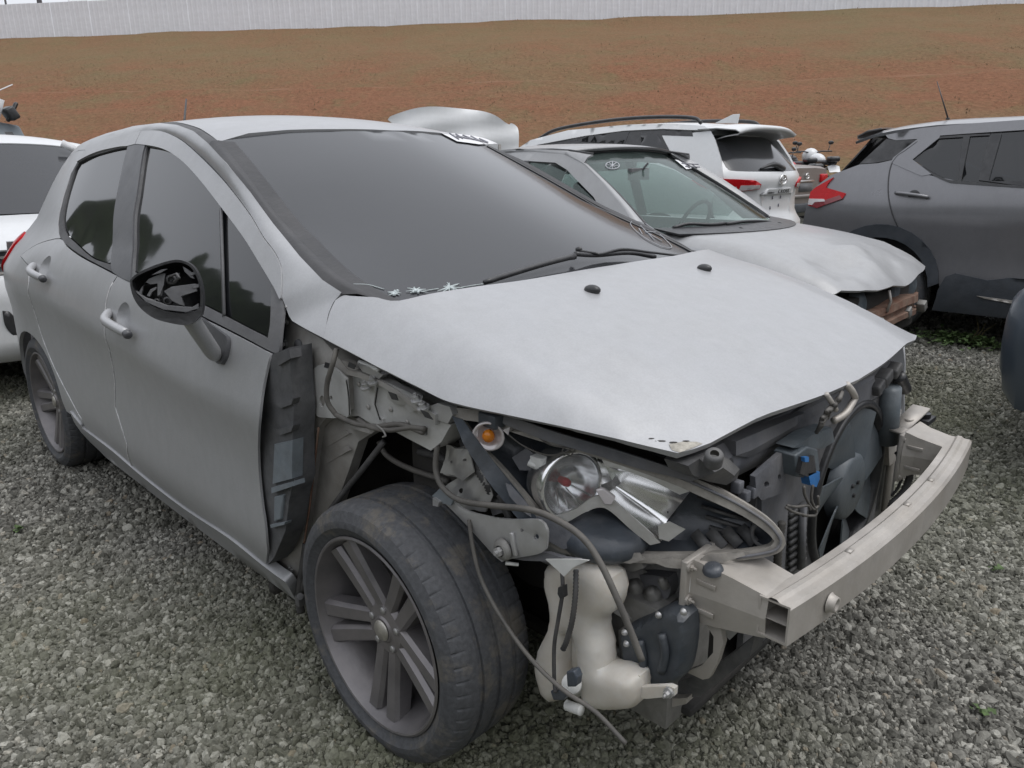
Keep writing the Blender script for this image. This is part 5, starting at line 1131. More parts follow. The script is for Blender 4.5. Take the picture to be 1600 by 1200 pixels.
# fence on the crest: corrugated sheets between posts
fence = thing('white_sheet_fence', 'long white corrugated sheet fence along the top of the embankment', 'fence', (BN[0]*42.4+BT[0]*0, BN[1]*42.4, 8.9), math.atan2(BT[1], BT[0]))
PW = 1.24; prof = []
for k in range(4):
    x0 = k*PW/4; prof += [(x0, 0), (x0+.19, 0), (x0+.215, -.020), (x0+.285, -.020)]
prof.append((PW-.004, 0)); pm = None
for i in range(-58, 66):
    if pm is None:
        o = MB().grid([[(x, y, 0.0) for x, y in prof], [(x, y, 2.02) for x, y in prof]]).build('fence_panel', MT['fence'], fence, smooth=False); pm = o.data
    else: o = bpy.data.objects.new('fence_panel', pm); link(o, fence)
    o.location = (i*PW, random.uniform(-.012, .012), random.uniform(-.04, .03))
for i in range(-58, 66, 4):
    if i == -58: po = MB().box((0, 0, 1.2), (.09, .09, 2.4)).build('fence_post', MT['fence'], fence)
    else:
        q = bpy.data.objects.new('fence_post', po.data); link(q, fence); po2 = q
    (po if i == -58 else q).location = (i*PW, .08, -.1)
for (u, D, r_, lab) in ((62, 66, .16, 'dark lamp post standing behind the white fence'), (9, 72, .07, 'thin pole behind the white fence at its far left end')):
    o_, d_ = ray(u, 5); p = o_+d_*D/np.linalg.norm(d_); z0 = 9.2
    L = thing('street_lamp', lab, 'lamp post', (p[0], p[1], z0))
    MB().tube([(0, 0, 0), (0, 0, 4), (0, 0, 9)], [r_*1.2, r_, r_*.7], 10).build('post', MT['pole'], L)
    MB().tube([(0, 0, 8.9), (.5, 0, 9.2), (1.3, 0, 9.3)], r_*.5, 8).build('arm', MT['pole'], L)
    MB().box((1.6, 0, 9.28), (.7, .3, .12)).build('lamp_head', MT['pole'], L, bev=.03)
# gravel: crushed stone instanced over the ground near the camera
def in_view(P, margin=60):
    d = P-CAM_P; z = d@CF; u = 800+CAM_F*(d@CR)/z; v = 600-CAM_F*(d@CU)/z
    return (z > .2) & (u > -margin) & (u < 1600+margin) & (v > -50) & (v < 1200+margin)
def gravel():
    pts = []; sc = []
    def add(n, lo, hi, smin, smax):
        th = rng.uniform(CAM_AZ-R(60), CAM_AZ+R(60), n); r_ = np.sqrt(rng.uniform(lo*lo, hi*hi, n))
        x = CAM_P[0]+r_*np.cos(th); y = CAM_P[1]+r_*np.sin(th); z = GZ(x, y)
        P = np.stack([x, y, z], 1); k = in_view(P, 520 if hi < 7 else 200); P = P[k]
        s = .80*rng.uniform(smin, smax, len(P))*rng.choice([.5, .8, 1.1, 1.5, 2.1], len(P), p=[.3, .3, .25, .12, .03])
        pts.append(P+np.stack([0*s, 0*s, s*.25], 1)); sc.append(s)
    add(185000, .6, 3.0, .0062, .0105); add(240000, 3.0, 6.0, .0072, .0120); add(126000, 6.0, 11, .011, .018)
    P = np.concatenate(pts); s = np.concatenate(sc)
    me = bpy.data.meshes.new('gravel'); me.vertices.add(len(P)); me.vertices.foreach_set('co', P.ravel())
    a = me.attributes.new('size', 'FLOAT', 'POINT'); a.data.foreach_set('value', s)
    a = me.attributes.new('tone', 'FLOAT', 'POINT'); a.data.foreach_set('value', rng.uniform(0, 1, len(P)))
    a = me.attributes.new('pick', 'INT', 'POINT'); a.data.foreach_set('value', rng.integers(0, 8, len(P)).astype(np.int32))
    a = me.attributes.new('rot', 'FLOAT_VECTOR', 'POINT'); a.data.foreach_set('vector', rng.uniform(0, 6.28, (len(P), 3)).ravel())
    me.materials.append(MT['stone'])
    o = bpy.data.objects.new('gravel', me); link(o); tag(o, 'loose grey crushed stone spread over the yard', kind='stuff')
    t = bpy.data.node_groups.new('scatter_stones', 'GeometryNodeTree')
    t.interface.new_socket('Geometry', in_out='INPUT', socket_type='NodeSocketGeometry'); t.interface.new_socket('Geometry', in_out='OUTPUT', socket_type='NodeSocketGeometry')
    N = t.nodes; gi = N.new('NodeGroupInput'); go = N.new('NodeGroupOutput'); L = t.links
    g2i = N.new('GeometryNodeGeometryToInstance')
    for k in range(8):
        ic = N.new('GeometryNodeMeshIcoSphere'); ic.inputs['Radius'].default_value = 1; ic.inputs['Subdivisions'].default_value = 2
        sp = N.new('GeometryNodeSetPosition'); po = N.new('GeometryNodeInputPosition'); nz = N.new('ShaderNodeTexNoise'); nz.noise_dimensions = '4D'
        nz.inputs['W'].default_value = k*7.3; nz.inputs['Scale'].default_value = .9; nz.inputs['Detail'].default_value = 1.5
        sub = N.new('ShaderNodeVectorMath'); sub.operation = 'SUBTRACT'; sub.inputs[1].default_value = (.5, .5, .5)
        mul = N.new('ShaderNodeVectorMath'); mul.operation = 'SCALE'; mul.inputs['Scale'].default_value = 1.9
        L.new(po.outputs[0], nz.inputs['Vector']); L.new(nz.outputs['Color'], sub.inputs[0]); L.new(sub.outputs[0], mul.inputs[0]); L.new(mul.outputs[0], sp.inputs['Offset'])
        tf = N.new('GeometryNodeTransform'); tf.inputs['Scale'].default_value = (1.15, .9+.05*(k % 3), .72)
        L.new(ic.outputs[0], sp.inputs['Geometry']); L.new(sp.outputs[0], tf.inputs[0]); sm = N.new('GeometryNodeSetMaterial'); sm.inputs['Material'].default_value = MT['stone']
        L.new(tf.outputs[0], sm.inputs[0]); L.new(sm.outputs[0], g2i.inputs[0])
    iop = N.new('GeometryNodeInstanceOnPoints'); iop.inputs['Pick Instance'].default_value = True
    def attr(name, ty):
        q = N.new('GeometryNodeInputNamedAttribute'); q.data_type = ty; q.inputs['Name'].default_value = name; return q.outputs[0]
    L.new(gi.outputs[0], iop.inputs['Points']); L.new(g2i.outputs[0], iop.inputs['Instance'])
    L.new(attr('pick', 'INT'), iop.inputs['Instance Index']); L.new(attr('size', 'FLOAT'), iop.inputs['Scale'])
    e2r = N.new('FunctionNodeEulerToRotation'); L.new(attr('rot', 'FLOAT_VECTOR'), e2r.inputs[0]); L.new(e2r.outputs[0], iop.inputs['Rotation'])
    L.new(iop.outputs[0], go.inputs[0])
    md = o.modifiers.new('scatter', 'NODES'); md.node_group = t
gravel()

def bank_grass():
    n = 22000; t_ = rng.uniform(-62, 62, n); s_ = 17+25.2*rng.uniform(0, 1, n)**.8
    dens = hnoise(s_*.9, t_*.9, 11)+.5*hnoise(s_*3, t_*3, 12); k = dens > -.15; t_, s_ = t_[k], s_[k]
    x, y = terr(s_, t_); z = bank_h(s_, t_)+.35*np.clip((24-s_)/8, 0, 1)
    P = np.stack([x, y, z], 1); k = in_view(P, 120); P = P[k]; V = []; F = []; h = rng.uniform(.015, .05, len(P)); a = rng.uniform(0, 6.28, len(P))
    for i, p in enumerate(P):
        for j in range(3):
            an = a[i]+j*2.1; d = np.array((math.cos(an), math.sin(an), 0))*h[i]; b = len(V)
            V += [p-d*.45-np.array((0, 0, .02)), p+d*.45-np.array((0, 0, .02)), p+d*.7*math.cos(j*2)+np.array((0, 0, h[i]))]; F.append((b, b+1, b+2))
    o = mk('grass', V, F, [MT['bankgrass'], MT['bankgreen']], smooth=False); me = o.data
    me.polygons.foreach_set('material_index', np.repeat((rng.uniform(0, 1, len(P)) > .85).astype(np.int32), 3))
    tag(o, 'short dry grass tufts scattered over the embankment', kind='stuff')
bank_grass()
# ------------------------------------------------------------------ neighbouring vehicles, each in its own frame (x forward, y left, z up from its ground)
class Fr:
    def __init__(s, root):
        s.root = root; bpy.context.view_layer.update() if False else None
        rz = root.rotation_euler.z; c, n = math.cos(rz), math.sin(rz); s.M = np.eye(4)
        Rm = np.array([[c, n, 0], [-n, c, 0], [0, 0, 1]]); s.M[:3, :3] = Rm; s.M[:3, 3] = -Rm@np.array(root.location)
    def on(s, u, v, g): return on(u, v, g, s.M)
    def pl(s, u, v, ax, val):
        o, d = ray(u, v); o = s.M[:3, :3]@o+s.M[:3, 3]; d = s.M[:3, :3]@d; return o+d*((val-o[ax])/d[ax])
    def side(s, px, W, sg, n=4, closed=True, corner=40):
        q = [s.on(u, v, lambda x, y, z: y-sg*W(x, z))[[0, 2]] for u, v in px]
        return catmull(np.array(q), n, closed, corner) if n else np.array(q)
    def panel(s, name, poly, W, sg, mat, parent=None, off=0., thick=.012, step=.05, holes=()):
        return sheet(name, poly, lambda a, b: np.stack([a, sg*(W(a, b)+off), b], 1), mat, parent or s.root, holes=holes, step=step, thick=thick, face=(0, sg, .1))
def hull(name, st, mat, parent, cap=True, auto=35, **k):
    """stations (x, [(half width, z) bottom to top]) skinned into one body"""
    b = MB(); rows = []
    for x, pr in st: rows.append([(x, -w_, z) for w_, z in pr]+[(x, w_, z) for w_, z in pr[::-1]])
    n = len(rows[0])
    b.grid([r_+[r_[0]] for r_ in rows])
    if cap:
        b.add(rows[0], [tuple(range(n))]); b.add(rows[-1], [tuple(range(n-1, -1, -1))])
    return b.build(name, mat, parent, auto=auto, **k)
def arc(cx, cz, r, a0, a1, n=16): return [(cx+r*math.cos(R(a)), cz+r*math.sin(R(a))) for a in np.linspace(a0, a1, n)]
def text(name, s_, loc, size, rot, mat, parent, ext=.002, sx=1.):
    c = bpy.data.curves.new(name, 'FONT'); c.body = s_; c.size = size; c.extrude = ext; c.align_x = 'CENTER'; c.align_y = 'CENTER'; c.space_character = 1.25
    c.materials.append(mat); tmp = bpy.data.objects.new(name, c); COL.objects.link(tmp); bpy.context.view_layer.update(); me = bpy.data.meshes.new_from_object(tmp.evaluated_get(bpy.context.evaluated_depsgraph_get())); bpy.data.objects.remove(tmp)
    o = bpy.data.objects.new(name, me); o.location = loc; o.rotation_euler = rot; o.scale = (sx, 1, 1); return link(o, parent)
def emblem(loc, rx, rz, frame, parent, mat):
    """three nested ovals, frame = (right, up, out) unit vectors"""
    r_, u_, o_ = frame; b = MB(); loc = np.array(loc, float)
    def oval(cx, cz, a, h, t): b.tube([loc+r_*(cx+a*math.cos(q))+u_*(cz+h*math.sin(q))+o_*.004 for q in np.linspace(0, 2*math.pi, 25)[:-1]], t, 6, closed=True)
    oval(0, 0, rx, rz, rx*.11); oval(0, 0, rx*.33, rz*.92, rx*.10); oval(0, rz*.38, rx*.72, rz*.45, rx*.10)
    return b.build('emblem', mat, parent)

# ======== dark grey crossover on the right
K = thing('grey_crossover', 'dark grey crossover with pale roof, black wheel arch cladding and large red tail lamp', 'car', (-.68, 5.08, .085), 0)
KF = Fr(K)
_k = pchip([.2, .3, .45, .62, .80, .93, 1.0, 1.06, 1.12, 1.3, 1.5, 1.58, 1.66], [.83, .862, .876, .868, .878, .893, .886, .870, .852, .775, .680, .64, .58])
def KW(x, z):
    x = np.asarray(x, float); d = np.clip(-.42-x, 0, 9); f = np.clip(x-2.9, 0, 9)
    return _k(z)-.35*d**2-.25*f**2+.012*np.exp(-((x)/.45)**2)*np.clip((1.05-z)/.2, 0, 1)
aR = arc(0, .42, .425, 176, 4); aRi = arc(0, .39, .36, 176, 4)
aF = arc(2.61, .42, .425, 176, 4); aFi = arc(2.61, .39, .36, 176, 4)
body = np.array([(-.60, .30), (-.64, .52), (-.63, .72), (-.60, .90), (-.58, 1.0), (-.55, 1.10), (-.45, 1.19)] + [(q[0], q[1]) for q in KF.side([(1343, 257), (1372, 255), (1394, 250), (1396, 246)], KW, -1, 0)] + [(.20, 1.20), (.45, 1.15), (.9, 1.12), (1.6, 1.07), (1.9, 1.03), (2.4, 1.02), (3.0, .93), (3.3, .80), (3.36, .6), (3.3, .3), (3.04, .3)] + aF[::-1] + [(2.15, .36), (1.3, .34), (.46, .34)] + aR[::-1] + [(-.43, .32)])
bd = KF.panel('body', body, KW, -1, MT['greycar'], step=.06, thick=.03)
dg = KF.side([(1434, 221), (1415, 235), (1401, 245), (1391, 263), (1388, 300), (1394, 333), (1405, 359)], KW, -1, 5, False)
MB().tube([(x, -(KW(x, z)+.001), z) for x, z in dg], .0045, 6).build('door_gap', MT['black'], bd)
for x0, x1 in ((1.03, .98),):
    MB().tube([(x, -(KW(x, z)+.001), z) for x, z in ((x0, 1.10), (x1, .8), (x1+.02, .4))], .0045, 6).build('door_gap', MT['black'], bd)
ow = catmull(np.array(list(KF.side([(1421, 249), (1466, 213.5), (1507, 210.5), (1600, 204.5)], KW, -1, 0)) + [(.9, 1.535), (1.35, 1.47), (1.95, 1.13), (1.5, 1.12), (.9, 1.14), *KF.side([(1600, 294), (1500, 287), (1480, 284), (1453, 271)], KW, -1, 0)]), 4, True, 25)
q1 = KF.side([(1424, 248.5), (1467, 216.5), (1505, 214), (1497, 282), (1479, 280), (1453, 267)], KW, -1, 3, True, 30)
q2 = np.array(list(KF.side([(1516, 213), (1600, 208)], KW, -1, 0)) + [(.55, 1.535), (.56, 1.16), *KF.side([(1600, 291), (1502, 283)], KW, -1, 0)])
q3 = np.array([(.62, 1.535), (.95, 1.50), (1.3, 1.45), (1.85, 1.14), (1.5, 1.14), (.62, 1.155)])
fr_ = KF.panel('window_frame', ow, KW, -1, MT['black'], holes=[q1, q2, q3], thick=.02, off=.003)
for q in (q1, q2, q3): KF.panel('window_glass', q, KW, -1, MT['glassR'], off=-.008, thick=.004)
up = np.array([q for q in KF.side([(1396, 246), (1434, 219), (1466, 212), (1507, 209), (1600, 203)], KW, -1, 0)] + [(.95, 1.56), (1.4, 1.49), (2.05, 1.12), (2.0, 1.09), (1.9, 1.12)])
rl = np.array(list(KF.side([(1384, 211), (1440, 200), (1500, 194), (1600, 187)], KW, -1, 0)) + [(.95, 1.60), (1.45, 1.52), (2.15, 1.10), (2.03, 1.10), (1.4, 1.475), (.95, 1.545)] + list(KF.side([(1600, 203), (1507, 209), (1466, 212), (1436, 217), (1400, 219), (1388, 216)], KW, -1, 0)))
KF.panel('roof_side', rl, KW, -1, MT['greycar'], off=.004, thick=.03)
cp = np.array(list(KF.side([(1343, 256), (1385, 217), (1400, 219), (1435, 218.5), (1396, 249), (1370, 254)], KW, -1, 0)))
KF.panel('rear_pillar', cp, KW, -1, MT['black'], off=.002, thick=.02)
gr_ = np.array(list(KF.side([(1392, 254), (1396, 246), (1434, 217), (1470, 210), (1468, 215), (1426, 249), (1456, 272), (1440, 275), (1410, 262)], KW, -1, 0)))
KF.panel('door_frame', gr_, KW, -1, MT['greycar'], off=.004, thick=.02)
for a, ai in ((aR, aRi), (aF, aFi)):
    KF.panel('arch_cladding', np.array(a+ai[::-1]), KW, -1, MT['clad'], off=.012, thick=.05, step=.04)
cl = np.array([(.425, .40), (.46, .50), (.52, .53), (.72, .50), (.85, .53), (1.4, .52), (2.1, .50), (2.19, .44), (2.2, .25), (.40, .25), (.42, .34)])
KF.panel('sill_cladding', cl, KW, -1, MT['clad'], off=.010, thick=.05, step=.05)
KF.panel('sill_strip', np.array(list(KF.side([(1527, 462), (1600, 472)], KW, -1, 0)) + [(1.9, .43), (1.9, .405), *KF.side([(1600, 477), (1540, 466)], KW, -1, 0)]), KW, -1, MT['alu'], off=.02, thick=.02, step=.03)
tlp = KF.side([(1270, 288), (1288, 278), (1321, 267.5), (1313, 276), (1312, 283), (1345, 290.5), (1341, 300), (1302, 315), (1268, 309), (1268, 296)], KW, -1, 0)
tlp[:, 0] = np.maximum(tlp[:, 0], -.78)
lampo = KF.panel('tail_lamp', np.array([(-.575, 1.065), (-.54, 1.10), (-.42, 1.175), (-.45, 1.13), (-.46, 1.10), (-.30, 1.06), (-.315, 1.02), (-.50, .945), (-.575, .965)]), KW, -1, MT['lampred'], off=.014, thick=.03, step=.03)
KF.panel('tail_lamp_clear', np.array([(-.573, 1.015), (-.45, 1.015), (-.44, .998), (-.52, .99), (-.54, .967), (-.573, .97)]), KW, -1, MT['lampclear'], lampo, off=.019, thick=.01, step=.03)
KF.panel('tail_lamp_dark', np.array([(-.47, .998), (-.34, 1.045), (-.315, 1.02), (-.50, .946), (-.55, .958), (-.53, .988)]), KW, -1, MT['lampdred'], lampo, off=.017, thick=.01, step=.03)
h0 = KF.on(1400, 301, lambda x, y, z: y+KW(x, z)); h1 = KF.on(1452, 308, lambda x, y, z: y+KW(x, z))
MB().tube(catmull([h0+np.array([0, -.012, 0]), h0*.7+h1*.3+np.array([0, -.035, .004]), h0*.3+h1*.7+np.array([0, -.035, .004]), h1+np.array([0, -.015, 0])], 4), .0125, 10).build('door_handle', MT['greycar'], bd)
hc_ = h0*.45+h1*.55; MB().lathe([(.0005, .0), (.035, .0), (.04, -.004)], hc_+np.array([0, -.0055, -.004]), (0, -1, 0), 24).build('handle_recess', MT['black'], bd)
# roof, rear, the far flank and the dark inside
core = [(-.66, [(.66, .35), (.70, .6), (.70, .95), (.66, 1.05), (.60, 1.1), (.60, 1.1)]), (-.35, [(.70, .3), (.80, .6), (.82, .95), (.80, 1.06), (.66, 1.36), (.45, 1.42)]), (.0, [(.70, .3), (.82, .6), (.84, .95), (.80, 1.08), (.63, 1.52), (.4, 1.60)])]
hull('cabin_inner', [(-.45, [(.66, .55), (.70, .7), (.70, 1.0)]), (.35, [(.72, .45), (.80, .7), (.80, 1.02)]), (1.9, [(.72, .4), (.80, .7), (.80, 1.0)]), (3.1, [(.6, .4), (.7, .6), (.65, .82)])], MT['dark'], K)
rf = pchip([-.40, -.25, -.05, .3, .8, 1.2, 1.5], [1.475, 1.53, 1.565, 1.59, 1.59, 1.56, 1.49])
rxs = np.linspace(-.36, 1.45, 14)
b_ = MB(); b_.grid([[(x, t*(.665-.05*max(0, -x-.1)), float(rf(x))-.055*abs(t)**3) for t in np.linspace(-1, 1, 15)] for x in rxs]); b_.build('roof', MT['greycar'], K, thick=.02, out=(0, 0, 1))
b_ = MB(); b_.grid([[(x+.10*t*t, t*.60, z-.02*t*t) for t in np.linspace(-1, 1, 11)] for x, z in ((-.30, 1.55), (-.40, 1.535), (-.47, 1.50), (-.465, 1.475), (-.36, 1.47))]); b_.build('spoiler', MT['greycar'], K, thick=.01)
b_ = MB(); b_.grid([[(x+.14*t*t, t*w_, z) for t in np.linspace(-1, 1, 11)] for x, z, w_ in ((-.38, 1.475, .62), (-.51, 1.28, .70), (-.64, 1.10, .76))]); b_.build('rear_window', MT['glassW'], K, thick=.01)
b_ = MB(); b_.grid([[(x+.13*t*t, t*w_, z) for t in np.linspace(-1, 1, 11)] for x, z, w_ in ((-.64, 1.10, .77), (-.70, 1.0, .79), (-.71, .85, .80), (-.76, .70, .80), (-.78, .5, .79), (-.72, .3, .75))]); b_.build('tailgate', MT['greycar'], K, thick=.02)
b_ = MB(); b_.grid([[(x-.12*t*t, t*w_, z) for t in np.linspace(-1, 1, 11)] for x, z, w_ in ((1.45, 1.49, .60), (1.8, 1.28, .68), (2.15, 1.06, .74))]); b_.build('windscreen', MT['glassW'], K, thick=.01, out=(1, 0, 1))
b_ = MB(); b_.grid([[(x-.14*t*t, t*w_, z-.05*t*t) for t in np.linspace(-1, 1, 11)] for x, z, w_ in ((2.12, 1.07, .80), (2.6, 1.04, .82), (3.1, .97, .82), (3.38, .84, .80), (3.45, .6, .80), (3.42, .3, .78))]); b_.build('bonnet', MT['greycar'], K, thick=.02, out=(1, 0, 1))
for nm in ('body', 'roof_side', 'window_frame', 'rear_pillar'):
    c = mirror_y([c for c in K.children if c.name.split('.')[0] == nm][0])
for x in (0, 2.61):
    for sy in (-1, 1): make_wheel((x, .775*sy, .335), sy, K, MT['alloy'], R_=.335, wd=.205, rr=.225, tread=False, seg=60)
a0 = KF.pl(1481, 184, 1, -.25); a1 = KF.pl(1464, 127, 1, -.25)
b_ = MB(); b_.tube([(a0[0], -.25, 1.585), a0], .014, 8); b_.tube([a0, a1], [.006, .003], 6); b_.build('antenna', MT['black'], K)

# ======== white crossover, tail towards the yard
X0 = (-2.20, 5.86, .13)
C = thing('white_crossover', 'white crossover seen from its tail with dark roof rails, shark fin antenna and red lamps', 'car', X0, math.pi)
CF_ = Fr(C)
_c = pchip([.2, .4, .6, .8, .95, 1.05, 1.12, 1.3, 1.5, 1.58, 1.66], [.82, .87, .89, .90, .895, .885, .865, .79, .70, .66, .60])
def CW(x, z):
    x = np.asarray(x, float); d = np.clip(.75-x, 0, 9); f = np.clip(x-3.6, 0, 9); return _c(z)-.16*d**2-.25*f**2
cside = lambda x, y, z: y-CW(x, z)
_cb = pchip([.2, .45, .62, .75, .9, 1.0, 1.08, 1.14, 1.25, 1.4, 1.5, 1.6], [.10, .03, .02, .10, .11, .09, .07, .10, .20, .36, .47, .56])
def CB(y, z): return _cb(z)+.22*(np.abs(y)/.9)**3+.05*(y/.9)**2
crear = lambda x, y, z: x-CB(y, z)
def CR_(px, n=4, closed=True, corner=40):
    q = [CF_.on(u, v, crear)[[1, 2]] for u, v in px]; return catmull(np.array(q), n, closed, corner) if n else np.array(q)
def cpanel(name, poly, mat, parent=None, off=0., thick=.012, step=.05, holes=()):
    return sheet(name, poly, lambda a, b: np.stack([CB(a, b)-off, a, b], 1), mat, parent or C, holes=holes, step=step, thick=thick, face=(-1, 0, .1))
lowz = .40
aRc = arc(.95, .36, .40, 176, 4); aFc = arc(3.6, .36, .40, 176, 4)
cb_ = np.array([(.42, .55), (.40, .75), (.36, .9), (.30, 1.02), (.28, 1.12), (.36, 1.30), (.47, 1.47), (.54, 1.55), (.8, 1.535)] + list(CF_.side([(1083, 213), (1034, 211.5), (1049, 240), (1000, 231)], CW, 1, 0)) + [(1.3, 1.20), (1.9, 1.16), (2.9, 1.10), (3.3, 1.04), (4.0, .98), (4.35, .8), (4.38, .4), (4.0, .36)] + aFc[::-1] + [(3.2, .32), (1.35, .32)] + aRc[::-1] + [(.55, .4)])
cb_o = CF_.panel('body', cb_, CW, 1, MT['whitecar'], step=.07, thick=.03)
wf_ = np.array(list(CF_.side([(1083, 213), (1034, 211), (1049, 240), (1000, 231)], CW, 1, 0)) + [(1.3, 1.20), (1.9, 1.17), (2.9, 1.11), (3.4, 1.10), (3.05, 1.32), (2.75, 1.46), (2.35, 1.55), (1.6, 1.585), (1.1, 1.585), (.75, 1.56)])
CF_.panel('window_band', wf_, CW, 1, MT['black'], off=.003, thick=.02)
for px in ([(838, 219), (870, 211), (899, 209), (904, 220)], [(908, 221), (909, 208.5), (984, 206), (976, 226)], [(1002, 207.5), (1028, 211), (1044, 238), (1002, 230)]):
    CF_.panel('window_glass', CF_.side(px, CW, 1, 2, True, 20), CW, 1, MT['glassR'], off=.006, thick=.006, step=.06)
top_ = np.array([(.55, 1.56), (.62, 1.60), (1.0, 1.635), (1.6, 1.65), (2.4, 1.625), (2.95, 1.53), (3.3, 1.34), (3.15, 1.32), (2.8, 1.475), (2.1, 1.555), (1.6, 1.59), (1.1, 1.59), (.75, 1.565)])
CF_.panel('roof_side', top_, CW, 1, MT['whitecar'], off=.016, thick=.03)
rfc = pchip([.50, .8, 1.2, 1.8, 2.45, 2.9], [1.60, 1.645, 1.67, 1.675, 1.64, 1.52])
b_ = MB(); b_.grid([[(x, t*.64, float(rfc(x))-.05*abs(t)**3) for t in np.linspace(-1, 1, 13)] for x in np.linspace(.55, 2.9, 12)]); b_.build('roof', MT['whitecar'], C, thick=.02, out=(0, 0, 1))
for sy in (1, -1):
    b_ = MB(); b_.tube(catmull([(.68, .62*sy, 1.63), (.80, .61*sy, 1.685), (1.3, .60*sy, 1.715), (1.9, .60*sy, 1.705), (2.6, .60*sy, 1.645), (2.9, .60*sy, 1.55)], 5), .020, 8); b_.build('roof_rail', MT['black'], C)
b_ = MB(); b_.grid([[(x+.05*t*t, t*w_, z-.05*abs(t)**3) for t in np.linspace(-1, 1, 13)] for x, z, w_ in ((.62, 1.622, .70), (.42, 1.625, .68), (.24, 1.605, .63), (.20, 1.58, .62), (.22, 1.555, .61), (.36, 1.54, .60), (.50, 1.51, .58))]); b_.build('spoiler', MT['whitecar'], C, thick=.01)
b_ = MB(); b_.add([(.62, -.012, 1.64), (.62, .012, 1.64), (.88, -.02, 1.655), (.88, .02, 1.655), (.60, -.004, 1.735), (.60, .004, 1.735), (.68, -.004, 1.735), (.68, .004, 1.735)], [(0, 1, 5, 4), (2, 6, 7, 3), (0, 4, 6, 2), (1, 3, 7, 5), (4, 5, 7, 6), (0, 2, 3, 1)]); b_.build('shark_fin', MT['whitecar'], C, smooth=False, bev=.006)
tail_o = np.array([(-.80, .52), (.80, .52), (.86, .75), (.87, 1.0), (.82, 1.10), (.66, 1.50), (.60, 1.56), (-.60, 1.56), (-.66, 1.50), (-.82, 1.10), (-.87, 1.0), (-.86, .75)])
rw = catmull(np.array([(.60, 1.51), (-.60, 1.51), (-.70, 1.34), (-.74, 1.20), (-.68, 1.165), (0, 1.155), (.66, 1.165), (.74, 1.20), (.70, 1.34)]), 4, True, 50)
tg = cpanel('tailgate', tail_o, MT['whitecar'], holes=[rw], step=.06, thick=.02)
cpanel('rear_window', rw, MT['glassW'], off=-.006, step=.08, thick=.005)
for sg, nm in ((1, 'l'), (-1, 'r')):
    lo_ = np.array([(.895*sg, 1.10), (.70*sg, 1.09), (.50*sg, 1.075), (.40*sg, 1.035), (.41*sg, .99), (.62*sg, .975), (.89*sg, .985)])
    L_ = cpanel('tail_lamp', lo_, MT['lampred'], off=.016, thick=.03, step=.04)
    cpanel('tail_lamp_clear', np.array([(.66*sg, 1.03), (.42*sg, 1.03), (.42*sg, .995), (.62*sg, .98), (.67*sg, .985)]), MT['lampclear'], L_, off=.021, thick=.008, step=.03)
    cpanel('tail_lamp_clear', np.array([(.88*sg, 1.02), (.70*sg, 1.02), (.70*sg, .985), (.88*sg, .99)]), MT['lampclear'], L_, off=.021, thick=.008, step=.03)
    CF_.panel('tail_lamp_side', np.array([(.33, 1.10), (.60, 1.085), (.50, 1.03), (.36, .985)]), CW, sg, MT['lampred'], L_, off=.010, thick=.02, step=.04)
ey = (np.array((0, -1, 0.)), np.array((0, 0, 1.)), np.array((-1., 0, 0)))
emblem((CB(0, 1.075)-.004, 0, 1.075), .068, .048, ey, C, MT['chrome'])
gar = cpanel('number_plate_garnish', np.array([(.36, .935), (.26, .985), (-.26, .985), (-.36, .935)]), MT['whitecar'], off=.022, thick=.03)
text('badge_lettering', 'CROSS', (CB(-.05, .958)-.026, -.06, .958), .052, (R(90), 0, R(-90)), MT['black'], gar, sx=1.35)
text('badge_lettering', 'COROLLA', (CB(.2, .95)-.026, .21, .95), .022, (R(90), 0, R(-90)), MT['black'], gar, sx=1.2)
cpanel('plate_recess', np.array([(.34, .93), (-.34, .93), (-.28, .70), (.28, .70)]), MT['whitecar'], off=-.002+.004, thick=.004)
for y, z in ((.16, .80), (-.02, .82), (.12, .90), (-.06, .90)): MB().box((CB(y, z)-.008, y, z), (.008, .012, .03)).build('plate_clip', MT['ink'], C)
b_ = MB(); b_.grid([[(CB(t*.86, .5)-.03+dx, t*w_, z) for t in np.linspace(-1, 1, 15)] for dx, z, w_ in ((.03, .56, .86), (-.01, .54, .87), (-.02, .42, .87), (.0, .30, .85), (.1, .24, .8))]); b_.build('bumper', MT['clad'], C, thick=.02, out=(-1, 0, 0))
w0 = np.array((CB(-.05, 1.19)-.02, -.10, 1.18)); b_ = MB(); b_.tube(catmull([w0, (CB(.1, 1.2)-.03, .12, 1.225), (CB(.3, 1.2)-.015, .34, 1.185)], 5), [.03, .034, .034, .034, .03, .026, .02, .018, .014, .012, .01], 8); b_.build('rear_wiper', MT['black'], C)
hull('cabin_inner', [(.35, [(.72, .35), (.80, .7), (.78, 1.0)]), (1.2, [(.76, .3), (.83, .7), (.83, 1.04)]), (3.0, [(.76, .3), (.83, .7), (.83, 1.0)]), (4.2, [(.6, .35), (.7, .6), (.65, .85)])], MT['dark'], C)
b_ = MB(); b_.grid([[(x-.12*t*t, t*w_, z) for t in np.linspace(-1, 1, 11)] for x, z, w_ in ((2.9, 1.52, .62), (3.2, 1.28, .70), (3.45, 1.06, .76))]); b_.build('windscreen', MT['glassW'], C, thick=.01, out=(1, 0, 1))
b_ = MB(); b_.grid([[(x-.14*t*t, t*w_, z-.05*t*t) for t in np.linspace(-1, 1, 11)] for x, z, w_ in ((3.4, 1.07, .80), (3.75, 1.02, .84), (4.2, .93, .84), (4.42, .8, .82), (4.46, .5, .82), (4.42, .3, .8))]); b_.build('bonnet', MT['whitecar'], C, thick=.02, out=(1, 0, 1))
for nm in ('body', 'window_band', 'roof_side'): mirror_y([c for c in C.children if c.name.split('.')[0] == nm][0])
